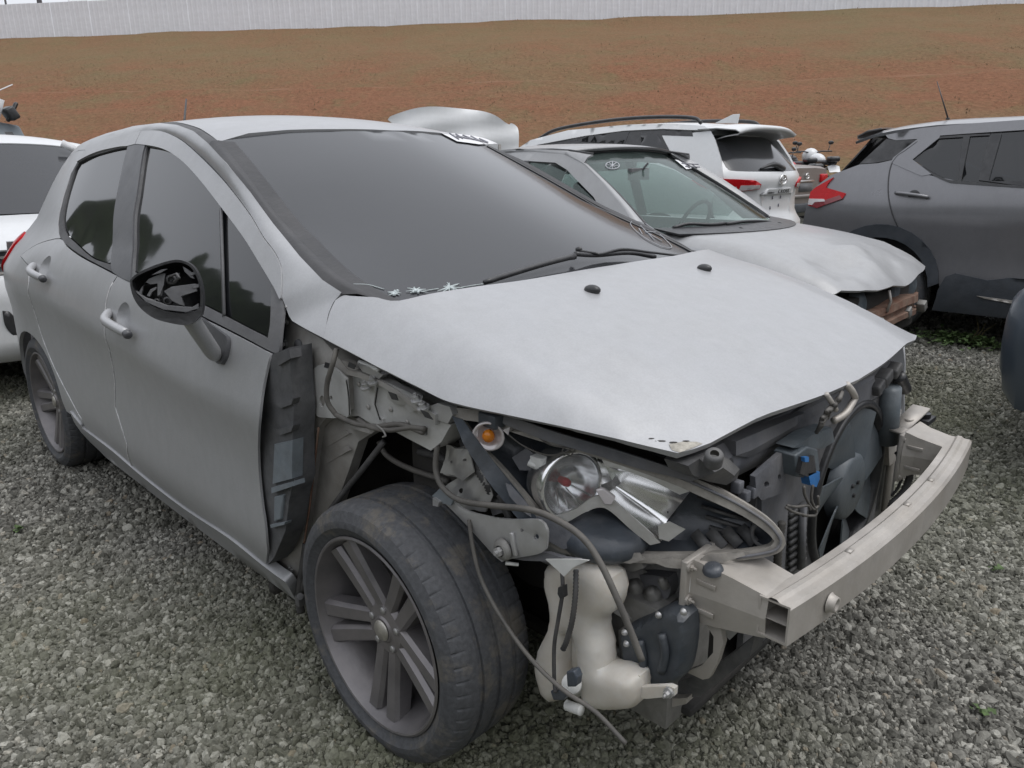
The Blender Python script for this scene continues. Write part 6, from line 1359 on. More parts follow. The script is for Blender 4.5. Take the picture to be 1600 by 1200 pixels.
for x in (.95, 3.6):
    for sy in (-1, 1): make_wheel((x, .79*sy, .335), sy, C, MT['alloy'], R_=.335, wd=.21, rr=.22, tread=False, seg=48)

# ======== faded silver sedan with the crumpled bonnet
D = thing('silver_sedan', 'faded silver sedan with a crumpled bonnet, clear windscreen and rusty bumper bar', 'car', (.06, 2.69, .04), 0)
DF = Fr(D)
_d = pchip([.2, .4, .6, .75, .88, .95, 1.0, 1.15, 1.3, 1.40, 1.46], [.76, .80, .82, .822, .81, .79, .765, .70, .63, .575, .53])
def DW(x, z):
    x = np.asarray(x, float); f = np.clip(x+.55, 0, 9); return _d(z)-.12*f**2
def DX(y, z):
    dz = z-.96; return -1.0-1.75*dz-.45*dz*dz-.26*(y/.7)**2*1.0
dws = lambda x, y, z: x-DX(y, z)
_dh = pchip([-1.25, -1.0, -.75, -.57, -.39, -.25, -.15, -.07], [.985, .965, .935, .905, .865, .805, .735, .655])
def DH(x, y):
    ay = np.abs(y); n = -np.abs(hnoise(x*8, y*8, 5))*.016+np.abs(hnoise(x*15, y*15, 9))*.006
    dn = np.exp(-((x+.26)/.22)**2)*.8
    dent = -.045*np.exp(-(((x+.32)/.10)**2+((y+.30)/.16)**2))-.03*np.exp(-(((x+.16)/.12)**2+((y-.1)/.12)**2))+.03*np.exp(-(((x+.38)/.06)**2+((y+.05-.5*(x+.38))/.10)**2))
    return _dh(x)-.035*(ay/.7)**2-4.2*np.clip(ay-.62, 0, 1)**2+n*dn*2.2+dent*np.clip((x+.75)/.4, 0, 1)
DM = np.array([0, 2.65, .04])
hd = [(-.98, 0), (-1.03, .3), (-1.12, .52), (-1.22, .66), (-1.25, .74), (-.9, .80), (-.6, .80), (-.33, .775), (-.19, .69), (-.14, .5), (-.11, .25), (-.10, 0)]
hd = np.array(hd); hd = catmull(hd, 4); hdo = np.r_[hd, hd[::-1][1:-1]*np.array([1, -1])]
sheet('bonnet', hdo, lambda a, b: np.stack([a, b, DH(a, b)], 1), MT['silver2'], D, step=.035, thick=.012, face=(0, 0, 1))
for y in (-.25, .25): MB().ball((-1.0+.05, y, float(DH(np.array(-.95), np.array(y)))+.004), (.018, .012, .009), 10).build('washer_nozzle', MT['black'], [c for c in D.children][-1])
# windscreen
wr_ = [DF.on(u, v, dws)[[1, 2]] for u, v in ((936, 249), (959, 278), (995, 314), (1022, 336), (1050, 356))]
wr_ = [(-.545, 1.395), (-.59, 1.28), (-.64, 1.15), (-.69, 1.03), (-.72, .955)]
hw_ = np.array([(0, .94), (-.4, .945)]+[q for q in wr_[::-1]]+[(-.3, 1.415), (0, 1.42)])
wso_ = np.r_[hw_, hw_[::-1][1:-1]*np.array([-1, 1])]
sw = sheet('windscreen', wso_, lambda a, b: np.stack([DX(a, b), a, b], 1), MT['clear'], D, step=.08, thick=.005, face=(1, 0, 1))
def DWp(y, z, o=.004): return np.array([DX(y, z)+o, y, z+o*.5])
edge = [DWp(y, z, .006) for y, z in wr_]
for sy in (-1, 1):
    E_ = catmull([p*np.array([1, -sy, 1]) for p in edge], 5); MB().tube(E_, .011, 8).build('windscreen_seal', MT['black'], sw)
    st_ = [np.array([x, -sy*-1*0+sy*DW(x, z), z]) for x, z in ((-1.30, .955), (-1.45, 1.08), (-1.66, 1.22), (-1.86, 1.335), (-2.05, 1.395), (-2.5, 1.43), (-3.1, 1.40), (-3.55, 1.30), (-3.75, 1.15), (-3.85, .98))]
    en = list(E_[::-1])
    ax_ = resample(np.array(st_[:5]), 20); bx_ = resample(np.array(en), 20)
    MB().grid([[p, p*.7+q*.3+np.array([.0, sy*.012, .012]), p*.3+q*.7+np.array([.004, sy*.004, .014]), q] for p, q in zip(ax_, bx_)]).build('windscreen_pillar', MT['silver2'], D, thick=.02)
MB().tube([DWp(y, 1.416-.024*(y/.55)**2, .004) for y in np.linspace(-.55, .55, 11)], .006, 8).build('windscreen_seal', MT['black'], sw)
onD = lambda u, v: DF.on(u, v, lambda x, y, z: x-DX(y, z)-.004)
dst = [onD(u, v)[[1, 2]] for u, v in ((1054, 250), (1082, 251), (1098, 263), (1072, 265))]
sd_ = sheet('windscreen_sticker', np.array(dst), lambda a, b: np.stack([DX(a, b)+.006, a, b+.003], 1), MT['paper'], sw, step=.04, face=(1, 0, 1))
for a, b in (((1063, 252), (1076, 263)), ((1072, 252), (1088, 263)), ((1064, 256), (1090, 258)), ((1070, 261), (1092, 262))): MB().tube([onD(*a)+np.array([.006, 0, .004]), onD(*b)+np.array([.006, 0, .004])], .004, 5).build('sticker_print', MT['ink'], sd_)
mk2 = [onD(957+10.5*math.cos(a), 258.5+6*math.sin(a)) for a in np.linspace(0, 2*math.pi, 21)[:-1]]
MB().tube(mk2, .004, 6, closed=True).build('marker_ring', MT['mark'], sw)
for a, b in (((951, 254), (963, 263)), ((951, 263), (963, 254)), ((948, 258), (966, 259)), ((957, 253), (957, 264))): MB().tube([onD(*a), onD(*b)], .004, 5).build('marker_stroke', MT['mark'], sw)
# roof
rd = pchip([-3.2, -2.9, -2.5, -2.1, -1.85, -1.72], [1.40, 1.445, 1.475, 1.468, 1.44, 1.415])
b_ = MB(); rows = []
for x in np.linspace(-3.15, -1.86, 12):
    w_ = ((x+3.15)/1.29)**2
    rows.append([(x+w_*(DX(t*.55, 1.418-.024*t*t)-DX(0, 1.418)), t*.555, float(rd(x))-(.045*(1-w_)+.026*w_)*abs(t)**2.4) for t in np.linspace(-1, 1, 15)])
rows.append([(DX(t*.55, 1.418-.024*t*t)-.004, t*.555, 1.4195-.024*t*t) for t in np.linspace(-1, 1, 15)])
b_.grid(rows); b_.build('roof', MT['silver2'], D, thick=.015, out=(0, 0, 1))
for sy in (-1, 1):
    band = np.array([(-1.86, 1.335), (-2.05, 1.395), (-2.5, 1.43), (-3.0, 1.41), (-3.35, 1.30), (-3.7, 1.10), (-3.95, .96), (-3.98, .90), (-3.6, .92), (-3.35, 1.0), (-3.2, 1.15), (-3.05, 1.30), (-2.9, 1.345), (-2.5, 1.365), (-2.1, 1.345), (-1.98, 1.30), (-1.70, 1.14), (-1.54, 1.0), (-1.48, .95), (-1.30, .955), (-1.45, 1.08), (-1.66, 1.22)])
    DF.panel('side_frame', band, DW, sy, MT['silver2'], thick=.02, step=.05)
    ra = MB(); A1 = resample(np.array([(x, sy*DW(x, z), z) for x, z in ((-1.86, 1.335), (-2.05, 1.395), (-2.5, 1.43), (-3.0, 1.41), (-3.2, 1.36))]), 14); B1 = resample(np.array([(x, sy*.555, float(rd(x))-.045) for x in (-1.83, -2.02, -2.5, -2.95, -3.15)]), 14)
    ra.grid([[p, (p+q)/2+np.array([0, sy*.006, .012]), q] for p, q in zip(A1, B1)]).build('roof_edge', MT['silver2'], D, thick=.012)
    MB().tube([q+np.array([0, 0, .004]) for q in B1], .006, 6).build('roof_gutter', MT['rubber'], D)
    w1 = np.array([(-1.55, 1.0), (-1.71, 1.13), (-1.99, 1.285), (-2.15, 1.33), (-2.35, 1.35), (-2.33, .95), (-1.6, .955)]); w2 = np.array([(-2.42, 1.352), (-2.9, 1.33), (-3.05, 1.285), (-3.2, 1.13), (-3.3, 1.0), (-3.1, .95), (-2.40, .95)])
    for q in (w1, w2): DF.panel('window_glass', q, DW, sy, MT['clear'], off=-.01, thick=.004, step=.07)
    DF.panel('door_pillar', np.array([(-2.34, 1.36), (-2.42, 1.36), (-2.41, .94), (-2.33, .94)]), DW, sy, MT['black'], thick=.02)
    aS = arc(-.62, .30, .33, 176, 4); aS2 = arc(-3.05, .30, .33, 176, 4)
    sb = np.array([(-4.0, .45), (-4.02, .75), (-3.98, .90), (-3.6, .93), (-1.30, .93), (-.95, .86), (-.55, .80), (-.30, .72), (-.25, .66), (-.285, .60)]+aS[::-1]+[(-1.0, .24), (-2.7, .24)]+aS2[::-1]+[(-3.5, .3)])
    DF.panel('body_side', sb, DW, sy, MT['silver2'], thick=.02, step=.06)
b_ = MB(); b_.grid([[(x, t*w_, z-.02*t*t) for t in np.linspace(-1, 1, 9)] for x, z, w_ in ((-3.15, 1.385, .53), (-3.4, 1.22, .60), (-3.6, 1.02, .66))]); b_.build('rear_window', MT['clear'], D, thick=.006)
b_ = MB(); b_.grid([[(x, t*w_, z) for t in np.linspace(-1, 1, 9)] for x, z, w_ in ((-3.58, 1.02, .70), (-4.0, .97, .74), (-4.08, .8, .77), (-4.08, .4, .76))]); b_.build('boot', MT['silver2'], D, thick=.01)
hull('cabin_floor', [(-4.0, [(.6, .3), (.7, .5)]), (-1.2, [(.68, .28), (.74, .5)]), (-.5, [(.55, .34), (.6, .5)])], MT['dark'], D)
for sy in (-1, 1):
    for x, nm in ((-2.15, 'front_seat'), (-3.0, 'rear_seat')):
        b_ = MB(); b_.box((x, .34*sy, .56), (.5, .46, .16)); b_.bar((x-.22, .34*sy, .56), (x-.42, .34*sy, 1.02), .46, .14, up=(1, 0, 0)); b_.bar((x-.43, .34*sy, 1.05), (x-.47, .34*sy, 1.2), .24, .09, up=(1, 0, 0)); b_.build(nm, MT['seat'], D, bev=.03)
b_ = MB(); b_.box((-1.42, 0, .82), (.5, 1.26, .20)); b_.build('dashboard', MT['clad'], D, bev=.05)
ring = [np.array((-1.62, .33, .92))+.175*(math.cos(a)*np.array((0, 1, 0))+math.sin(a)*np.array((.40, 0, .90))) for a in np.linspace(0, 2*math.pi, 29)[:-1]]
b_ = MB().tube(ring, .014, 8, closed=True); b_.bar((-1.62, .17, .92), (-1.62, .49, .92), .03, .03); b_.build('steering_wheel', MT['dark'], D)
b_ = MB(); p = DF.on(1012, 272, dws); b_.box(p+np.array([-.07, 0, 0]), (.03, .20, .075)); b_.tube([p+np.array([-.06, .02, .02]), p+np.array([-.02, .03, .07])], .008, 6); b_.build('rear_view_mirror', MT['trimgrey'], D, bev=.015)
for pts in (((1052, 356), (1075, 350), (1110, 351), (1133, 349)), ((1135, 350), (1165, 346), (1195, 346), (1215, 351))):
    MB().tube(catmull([DF.on(u, v, lambda x, y, z: x-DX(y, z)-.03) for u, v in pts], 4), .011, 6).build('wiper', MT['black'], D)
b_ = MB(); b_.grid([[(DX(y, .95)+dx, y, z) for y in np.linspace(-.70, .70, 11)] for dx, z in ((-.02, .965), (.16, .94))]); b_.build('scuttle_panel', MT['black'], D, thick=.01)
# gutted nose
b_ = MB(); b_.box((-.26, 0, .50), (.14, 1.2, .30)); b_.box((-.50, 0, .52), (.5, 1.3, .4)); b_.build('radiator', MT['grime'], D, bev=.02)
for y, z, s in ((-.30, .60, .10), (.20, .62, .12), (.5, .62, .11)): MB().lathe([(.0005, .01), (s*.4, .02), (s*.8, .0), (s, -.03)], (-.20, y, z), (1, 0, .1), 20).build('lamp_remnant', MT['fan'], D)
rb_ = MB(); rb_.grid([[(-.12-.06*t*t+.02*math.sin(3*t)+dx, t*.60, z+.012*math.sin(5*t)) for t in np.linspace(-1, 1, 17)] for dx, z in ((-.08, .575), (-.005, .57), (.0, .53), (-.02, .525), (-.02, .49), (.0, .485), (.0, .455), (-.08, .45))]); rb_.build('bumper_bar', MT['rust'], D, thick=.012, out=(1, 0, 0), auto=28)
for y in (-.2, .25, .52): MB().box((-.13, y, .49), (.05, .05, .06), Matrix.Rotation(.5, 3, 'X')).build('bent_bracket', MT['cast'], D, bev=.006)
MB().tube([(-.13, -.1, .66), (-.12, -.08, .60), (-.13, -.09, .54)], .008, 6).build('loose_cable', MT['alu'], D)
for x in (-.62, -3.05):
    for sy in (-1, 1): make_wheel((x, .70*sy, .29), sy, D, MT['alloy'], R_=.29, wd=.18, rr=.18, tread=False, seg=40)

# ======== white car behind the hatchback's tail
E = thing('white_hatchback', 'white car behind the silver hatchback with a dusty dark windscreen and bare lamp opening', 'car', (-3.82, -.30, .02), 0)
EF = Fr(E)
def egrid(name, st, mat, w=1, **k):
    b = MB(); b.grid([[(x-c*t*t, t*hw, z-s_*abs(t)**2.5) for t in np.linspace(-1, 1, 15)] for x, z, hw, c, s_ in st]); return b.build(name, mat, E, **k)
egrid('roof', [(-1.30, 1.535, .60, .10, .05), (-1.5, 1.585, .62, .05, .055), (-2.0, 1.62, .63, 0, .055), (-2.8, 1.60, .62, 0, .055), (-3.3, 1.50, .58, 0, .05)], MT['whitecar'], thick=.02, out=(0, 0, 1))
egrid('windscreen', [(-.62, 1.08, .74, .22, .0), (-.95, 1.30, .68, .17, .02), (-1.31, 1.535, .60, .11, .045)], MT['glassW'], thick=.008, out=(1, 0, 1))
egrid('bonnet', [(-.60, 1.075, .80, .20, .05), (-.35, 1.045, .80, .18, .05), (-.12, .985, .78, .18, .05), (.0, .93, .74, .20, .04), (.02, .915, .74, .21, .04)], MT['whitecar'], thick=.012, out=(0, 0, 1))
egrid('lamp_opening', [(-.04, .91, .73, .20, .02), (-.05, .83, .76, .20, .0), (-.02, .74, .78, .20, .0)], MT['dustgrey'], thick=.02, out=(1, 0, 0))
for k in range(3): egrid('grille_bar', [(-.02, .87-.045*k, .73, .20, .0), (-.015, .855-.045*k, .73, .20, .0)], MT['silver_in'], thick=.012, out=(1, 0, 0))
egrid('bumper', [(.0, .76, .78, .20, .0), (.04, .74, .79, .21, .0), (.05, .60, .80, .22, .0), (.05, .48, .80, .22, .0), (.07, .38, .80, .22, .0), (.06, .30, .79, .2, .0), (-.05, .24, .75, .15, .0)], MT['whitecar'], thick=.02, out=(1, 0, 0))
fg = [EF.pl(u, v, 0, .0) for u, v in ((4, 486), (14, 487), (24, 498), (30, 515), (28, 527), (18, 522), (8, 508))]
b_ = MB()
for sy in (1, -1):
    q = catmull(np.array([(p[1]*sy, p[2]) for p in fg]), 3, True)
    sheet('fog_recess', q, lambda a, b: np.stack([.062-.22*(a/.8)**2, a, b], 1), MT['black'], E, step=.03, thick=.01, face=(1, 0, 0))
_e = pchip([.2, .4, .7, .9, 1.05, 1.2, 1.45, 1.6], [.78, .81, .83, .82, .79, .72, .60, .52])
def EW(x, z): return _e(z)-.25*np.clip(x+.45, 0, 9)**2
for sy in (1, -1):
    aE = arc(-.85, .32, .34, 176, 4); aE2 = arc(-3.3, .32, .34, 176, 4)
    EF.panel('body_side', np.array([(-3.95, .4), (-3.98, .9), (-3.7, 1.10), (-.65, 1.06), (-.3, 1.0), (-.12, .90), (-.12, .3), (-.4, .28)]+aE[::-1]+[(-1.25, .22), (-2.9, .22)]+aE2[::-1]), EW, sy, MT['whitecar'], thick=.02, step=.07)
    EF.panel('side_frame', np.array([(-.66, 1.06), (-1.0, 1.30), (-1.35, 1.50), (-2.0, 1.56), (-2.9, 1.54), (-3.4, 1.42), (-3.75, 1.08), (-3.5, 1.08), (-3.2, 1.38), (-2.8, 1.46), (-2.0, 1.48), (-1.45, 1.42), (-.95, 1.07)]), EW, sy, MT['whitecar'], thick=.02, step=.06)
    EF.panel('side_window', np.array([(-.97, 1.08), (-1.45, 1.41), (-2.0, 1.47), (-2.8, 1.45), (-3.18, 1.37), (-3.48, 1.09)]), EW, sy, MT['glassR'], off=-.01, thick=.005, step=.08)
    P1 = np.array([(x, sy*EW(x, z), z) for x, z in ((-.66, 1.06), (-1.0, 1.30), (-1.35, 1.50))]); P2 = np.array([(x-c, sy*hw, z-s_) for x, z, hw, c, s_ in ((-.62, 1.08, .74, .22, .0), (-.95, 1.30, .68, .17, .02), (-1.31, 1.535, .60, .11, .045))])
    MB().grid([[p, (p+q)/2+np.array([.01, 0, .02]), q] for p, q in zip(resample(P1, 10), resample(P2, 10))]).build('windscreen_pillar', MT['whitecar'], E, thick=.015)
    MB().grid([[p, (p+q)/2, q] for p, q in zip([np.array((x, sy*EW(x, z), z)) for x, z in ((-1.35, 1.50), (-2.0, 1.56), (-2.9, 1.54), (-3.4, 1.42))], [np.array((x, sy*hw, z)) for x, z, hw in ((-1.4, 1.50, .60), (-2.0, 1.562, .63), (-2.8, 1.545, .62), (-3.3, 1.45, .58))])]).build('roof_edge', MT['whitecar'], E, thick=.015)
egrid('tailgate', [(-3.3, 1.50, .58, -.05, .05), (-3.75, 1.08, .74, -.08, 0), (-3.98, .9, .80, -.1, 0), (-4.02, .5, .80, -.1, 0), (-3.95, .3, .78, -.1, 0)], MT['whitecar'], thick=.02)
hull('cabin_inner', [(-3.8, [(.6, .3), (.7, .6), (.68, .95)]), (-1.0, [(.7, .3), (.76, .6), (.74, .98)]), (-.25, [(.55, .35), (.6, .6), (.55, .85)])], MT['dark'], E)
q = EF.pl(128, 229, 0, -1.28); MB().box((0, 0, 0), (.02, .16, .05), Matrix.Rotation(-.5, 3, 'X')).build('windscreen_sticker', MT['paper'], E).location = (-1.245, .43, 1.50)
for x in (-.85, -3.3):
    for sy in (-1, 1): make_wheel((x, .71*sy, .30), sy, E, MT['alloy'], R_=.30, wd=.19, rr=.19, tread=False, seg=40)

# ======== blue-grey car whose bumper corner enters at the right edge
Bc = thing('blue_grey_car', 'dark blue grey car whose rounded bumper corner shows at the right edge', 'car', (.595, 2.72, .04), 0)
def bst(x, k, z0=.30, z1=.86): return (x, [(.80*k, z0), (.84*k, .40), (.86*k, .58), (.85*k, .72), (.80*k, z1), (.3*k, z1+.02)])
hull('bumper', [(.0, [(.60, .42), (.66, .46), (.70, .58), (.69, .68), (.62, .76), (.3, .77)]), (.03, [(.68, .36), (.73, .44), (.77, .58), (.76, .70), (.70, .80), (.3, .81)]), bst(.10, .95, .31), bst(.25, 1.), bst(.6, 1.0)], MT['bluecar'], Bc)
hull('body', [bst(.605, 1.0), (1.0, [(.80, .28), (.85, .42), (.87, .6), (.86, .8), (.83, .98), (.3, 1.0)]), (3.0, [(.80, .28), (.85, .42), (.87, .6), (.86, .8), (.83, 1.0), (.3, 1.02)]), (4.1, [(.7, .3), (.76, .42), (.78, .6), (.76, .75), (.7, .85), (.3, .86)])], MT['bluecar'], Bc)
hull('cabin', [(.75, [(.72, .98), (.66, 1.12), (.6, 1.14)]), (1.3, [(.78, 1.0), (.64, 1.38), (.5, 1.42)]), (2.3, [(.78, 1.0), (.64, 1.40), (.5, 1.44)]), (3.2, [(.78, 1.0), (.74, 1.06), (.6, 1.08)])], MT['glassW'], Bc)
MB().bar((.075, -.74, .53), (.17, -.825, .53), .02, .05).build('reflector', MT['lampred'], Bc, bev=.004)
for x in (.95, 3.4):
    for sy in (-1, 1): make_wheel((x, .76*sy, .31), sy, Bc, MT['alloy'], R_=.31, wd=.2, rr=.2, tread=False, seg=40)

# ======== taupe sedan far behind between the two crossovers
T = thing('taupe_sedan', 'taupe sedan seen tail on in the gap between the white and grey crossovers', 'car', (-3.85, 10.02, .25), math.pi)
hull('body', [(0, [(.70, .40), (.78, .5), (.80, .75), (.76, .95), (.70, 1.02), (.3, 1.04)]), (.12, [(.78, .3), (.85, .5), (.87, .8), (.84, .98), (.76, 1.06), (.3, 1.08)]), (.7, [(.8, .28), (.87, .5), (.89, .8), (.86, 1.0), (.78, 1.10), (.3, 1.12)]), (3.6, [(.8, .28), (.87, .5), (.89, .8), (.86, .95), (.78, 1.02), (.3, 1.04)]), (4.5, [(.7, .3), (.76, .5), (.78, .65), (.74, .75), (.6, .8), (.3, .82)])], MT['brown'], T)
hull('cabin', [(.55, [(.72, 1.08), (.68, 1.14), (.5, 1.15)]), (1.3, [(.78, 1.08), (.62, 1.42), (.45, 1.46)]), (2.4, [(.78, 1.06), (.62, 1.44), (.45, 1.48)]), (3.3, [(.78, 1.02), (.74, 1.06), (.5, 1.07)])], MT['glassW'], T)
emblem((-.012, 0, .92), .06, .042, ey, T, MT['chrome'])
MB().box((-.012, 0, .845), (.02, .52, .022)).build('chrome_strip', MT['chrome'], T, bev=.004)
MB().box((-.006, 0, .75), (.012, .46, .13)).build('number_plate', MT['trimgrey'], T)
for y in (-.62, .62): MB().box((.0, y, .88), (.06, .26, .13)).build('tail_lamp', MT['lampred'], T, bev=.02)
MB().box((-.01, 0, .44), (.06, 1.45, .14)).build('bumper_insert', MT['clad'], T, bev=.02); MB().box((-.015, 0, .62), (.05, 1.5, .05)).build('bumper_ridge', MT['brown'], T, bev=.015)
for x in (.95, 3.6):
    for sy in (-1, 1): make_wheel((x, .78*sy, .32), sy, T, MT['alloy'], R_=.32, wd=.2, rr=.2, tread=False, seg=32)

# ======== white wreck with its crumpled bonnet up, behind the roofs
Wk = thing('white_wreck', 'white wreck whose crumpled bonnet stands up behind the silver hatchback roof', 'car', (-5.05, 3.72, .08), 0)
hull('body', [(.55, [(.6, .4), (.7, .55), (.7, .8), (.4, .86)]), (.2, [(.7, .3), (.8, .5), (.8, .86), (.4, .92)]), (-2.6, [(.7, .3), (.8, .5), (.8, .90), (.4, .94)]), (-3.2, [(.6, .35), (.72, .5), (.72, .86), (.4, .9)])], MT['whitecar'], Wk)
hull('cabin', [(-.35, [(.74, .9), (.70, .98), (.4, 1.0)]), (-.9, [(.74, .9), (.60, 1.28), (.4, 1.32)]), (-2.0, [(.74, .9), (.60, 1.30), (.4, 1.34)]), (-2.6, [(.74, .9), (.6, 1.2), (.4, 1.22)])], MT['glassW'], Wk)
WF = Fr(Wk)
opx = catmull([(606, 186), (612, 181), (640, 174), (668, 171.5), (715, 172), (745, 175), (772, 182), (795, 192), (800, 190), (808, 193), (812, 202), (812, 236), (760, 240), (700, 236), (650, 222)], 4, True, 50)
wp = np.array(WF.pl(710, 200, 0, .0)); wn = np.array([.80, -.55, .22]); wn /= np.linalg.norm(wn)
o = plate('bonnet', opx, wp+np.array(Wk.location), wn, MT['whitecar'], Wk, thick=.02, step=.05)
me = o.data; co = np.zeros(len(me.vertices)*3); me.vertices.foreach_get('co', co); co = co.reshape(-1, 3)-np.array(Wk.location)
u_ = co@np.cross(wn, [0, 0, 1.]); co += wn*(.10*np.cos(u_*2.6)+.02*np.sin(u_*9+co[:, 2]*7)+.015*np.sin(co[:, 2]*23+u_*5))[:, None]
me.vertices.foreach_set('co', co.ravel()); me.update()
b_ = MB(); c_ = co.mean(0)
for s in (-.4, .4):
    e_ = np.cross(wn, [0, 0, 1.]); e_ /= np.linalg.norm(e_); b_.tube([c_+e_*s+np.array([0, 0, -.15])-wn*.02, (c_+e_*s)*np.array([1, 1, 0])+np.array([0, 0, .88])-wn*.02], .02, 8)
b_.build('bonnet_hinge', MT['cast'], Wk)
for x in (.0, -2.5):
    for sy in (-1, 1): make_wheel((x, .70*sy, .29), sy, Wk, MT['alloy'], R_=.29, wd=.18, rr=.18, tread=False, seg=32)

# ======== grey pickup cab at the far left edge
G_ = thing('grey_pickup', 'grey pickup cab with a torn white strip on its roof at the far left edge', 'pickup', (-10.2, .36, .0), .15)
hull('body', [(.9, [(.75, .4), (.85, .6), (.85, 1.0), (.4, 1.04)]), (-3.2, [(.75, .4), (.85, .6), (.85, 1.05), (.4, 1.06)])], MT['greycar'], G_, bev=.03)
hull('cabin', [(.45, [(.82, 1.04), (.80, 1.1), (.4, 1.1)]), (.0, [(.82, 1.04), (.70, 1.92), (.4, 1.97)]), (-1.4, [(.82, 1.04), (.70, 1.94), (.4, 1.99)]), (-1.6, [(.82, 1.04), (.74, 1.2), (.4, 1.2)])], MT['bluegrey'], G_, bev=.02)
for sy in (-1, 1): MB().add([(.20, .80*sy, 1.2), (-.03, .725*sy, 1.82), (-.7, .725*sy, 1.84), (-.7, .81*sy, 1.15)], [(0, 1, 2, 3)]).build('side_window', MT['glassW'], G_)
MB().add([(.40, -.68, 1.16), (.40, .68, 1.16), (.06, .58, 1.84), (.06, -.58, 1.84)], [(0, 1, 2, 3)]).build('windscreen', MT['glassW'], G_)
b_ = MB(); b_.box((.05, .60, 2.06), (.20, .12, .16), Matrix.Rotation(.5, 3, 'X')); b_.bar((.05, .55, 1.96), (.05, .70, 2.2), .06, .05); b_.build('roof_light', MT['black'], G_, bev=.03)
b_ = MB(); b_.box((.0, .42, 2.12), (.2, .16, .26), Matrix.Rotation(-.4, 3, 'X')); b_.build('roof_bag', MT['paper'], G_)
b_ = MB(); b_.bar((.0, .1, 2.12), (.1, .66, 2.40), .10, .012); b_.build('torn_strip', MT['paper'], G_)
for x in (.1, -2.5):
    for sy in (-1, 1): make_wheel((x, .72*sy, .36), sy, G_, MT['alloy'], R_=.36, wd=.24, rr=.2, tread=False, seg=32)

# ======== heap of motorcycles beyond the taupe sedan
def motorcycle(lab, loc, rz, fair, dz=0):
    t = thing('motorcycle', lab, 'motorcycle', loc, rz, 'damaged motorcycles')
    for x in (0, 1.35):
        b = MB(); b.lathe([(.24, -.05), (.30, -.055), (.32, 0), (.30, .055), (.24, .05)], (x, 0, .32), (0, 1, 0), 28); b.lathe([(.235, -.02), (.245, .0), (.235, .02)], (x, 0, .32), (0, 1, 0), 28)
        for k in range(5): a = 2*math.pi*k/5; b.bar((x, 0, .32), (x+.24*math.cos(a), 0, .32+.24*math.sin(a)), .03, .02, up=(0, 1, 0))
        b.build('wheel', MT['black'], t)
    b = MB()
    for y in (-.09, .09): b.tube([(1.35, y, .32), (1.10, y, .80), (1.02, y, 1.0)], .022, 8)
    b.build('fork', MT['cast'], t)
    b = MB(); b.tube([(1.02, 0, .95), (.6, 0, .85), (.1, 0, .78), (-.25, 0, .85)], .03, 8); b.tube([(1.0, 0, .8), (.7, 0, .4), (.3, 0, .38), (.0, 0, .34)], .028, 8); b.build('frame', MT['black'], t)
    b = MB(); b.box((.60, 0, .50), (.42, .30, .30)); b.cyl((.5, -.2, .45), (.5, .2, .45), .12, 16); b.build('engine', MT['cast'], t, bev=.03)
    b = MB(); b.ball((.70, 0, .92), (.28, .15, .14), 16); b.build('fuel_tank', MT[fair], t)
    b = MB(); b.box((.18, 0, .88), (.62, .24, .10)); b.box((-.2, 0, .94), (.25, .2, .1)); b.build('seat', MT['black'], t, bev=.04)
    b = MB(); b.ball((1.12, 0, 1.0), (.18, .17, .17), 14); b.build('headlamp_cowl', MT[fair], t)
    b = MB(); b.tube([(.92, -.36, 1.10), (1.0, -.18, 1.10), (1.02, 0, 1.06), (1.0, .18, 1.10), (.92, .36, 1.10)], .014, 8); b.build('handlebar', MT['black'], t)
    for y in (-.3, .3):
        b = MB(); b.tube([(.98, y, 1.10), (1.02, y*1.15, 1.24)], .008, 6); b.ball((1.03, y*1.2, 1.27), (.02, .06, .04), 10); b.build('mirror', MT['black'], t)
    b = MB(); b.grid([[(-.36+.33*0, y, .70-.08*abs(y)) for y in (-.1, 0, .1)], [(-.25, -.11, .80), (-.25, 0, .83), (-.25, .11, .80)], [(.05, -.1, .72), (.05, 0, .74), (.05, .1, .72)]]).build('tail_fairing', MT[fair], t, thick=.01)
    return t
motorcycle('black motorcycle with upright mirrors, first of the bikes beyond the taupe sedan', (-5.15, 12.85, .47), 2.45, 'black')
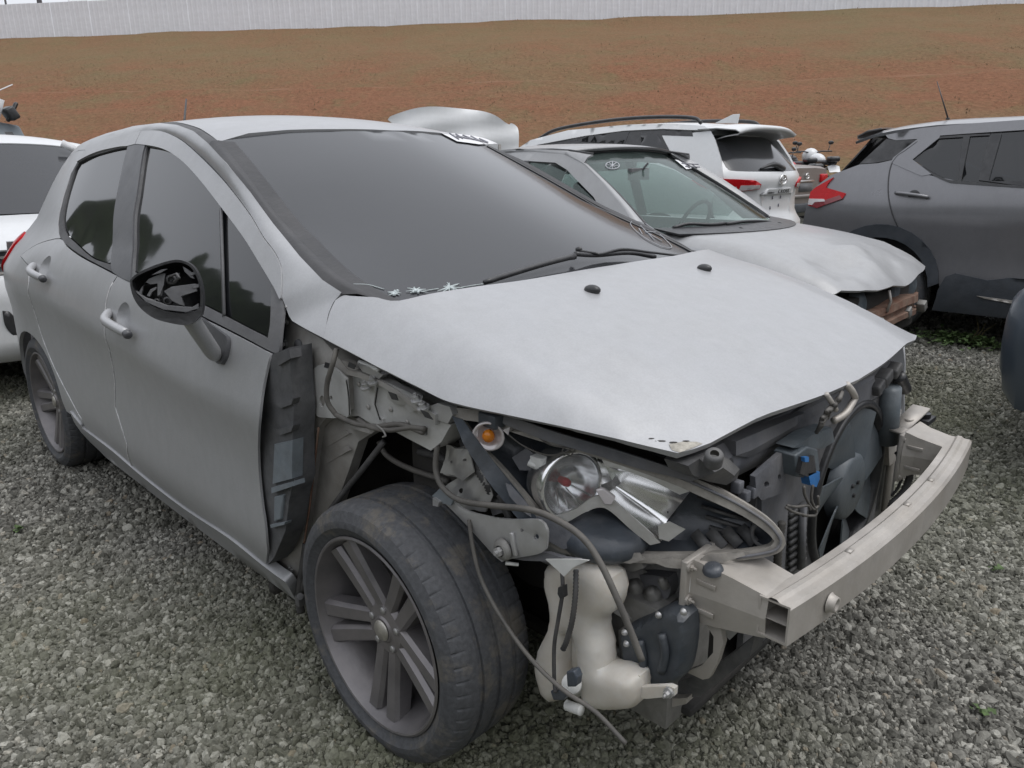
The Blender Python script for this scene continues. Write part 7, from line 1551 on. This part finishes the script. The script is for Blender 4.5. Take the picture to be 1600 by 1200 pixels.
motorcycle('motorcycle with white fairing standing beside the white crossover roofline', (-4.85, 13.25, .49), 2.3, 'whitecar')
motorcycle('motorcycle with red fairing among the black bikes beyond the taupe sedan', (-4.85, 12.35, .36), 2.6, 'redplastic')

# ======== weeds
def weed(lab, p, s, n, seed, group='small weeds in the gravel', stalk=0):
    g = random.Random(seed); t = thing('weed', lab, 'plant', tuple(p), 0, group); b = MB()
    for k in range(n):
        a = g.uniform(0, 6.28); r_ = abs(g.gauss(0, s)); x, y = r_*math.cos(a), r_*math.sin(a)*.7; z = g.uniform(.01, .10)*min(1, s*5); l = g.uniform(.02, .05)*min(1.6, .6+s*3); a2 = g.uniform(0, 6.28); tl = g.uniform(-.2, .7)
        d = np.array((math.cos(a2)*math.cos(tl), math.sin(a2)*math.cos(tl), math.sin(tl))); w_ = np.cross(d, (0, 0, 1)); w_ = w_/np.linalg.norm(w_)*l*.35; c = np.array((x, y, z))
        b.add([c, c+d*l*.5+w_, c+d*l, c+d*l*.5-w_+np.array((0, 0, .004))], [(0, 1, 2, 3)])
    b.build('foliage', MT['leaf'], t, smooth=False)
    if stalk:
        b = MB()
        for k in range(3): b.tube([(.02*k, 0, 0), (.05+.02*k, .02, stalk*.5), (.03+.06*k, .0, stalk*g.uniform(.7, 1))], [.004, .003, .002], 5)
        b.build('stem', MT['dryblade'], t)
for (u, v, s, n, st_, lab) in ((1478, 534, .15, 260, 0, 'low green weed patch at the edge of the shade beneath the grey crossover'), (1512, 536, .14, 220, .22, 'weed with a dry forked stalk beneath the grey crossover sill'), (1545, 540, .10, 120, 0, 'sparse creeping weed nearest the blue grey bumper corner'),
                       (30, 826, .02, 10, 0, 'tiny green sprout in the gravel at the left edge below the rear wheel'), (1536, 1108, .02, 12, 0, 'tiny green sprout in the gravel near the bottom right corner'), (1556, 888, .02, 8, 0, 'tiny green sprout in the gravel right of the bumper beam')):
    p = at(u, v, z=.02)
    for _ in range(6): p = at(u, v, z=float(GZ(p[0], p[1]))+.02)
    p[2] -= .01; weed(lab, p, s, n, u, stalk=st_)
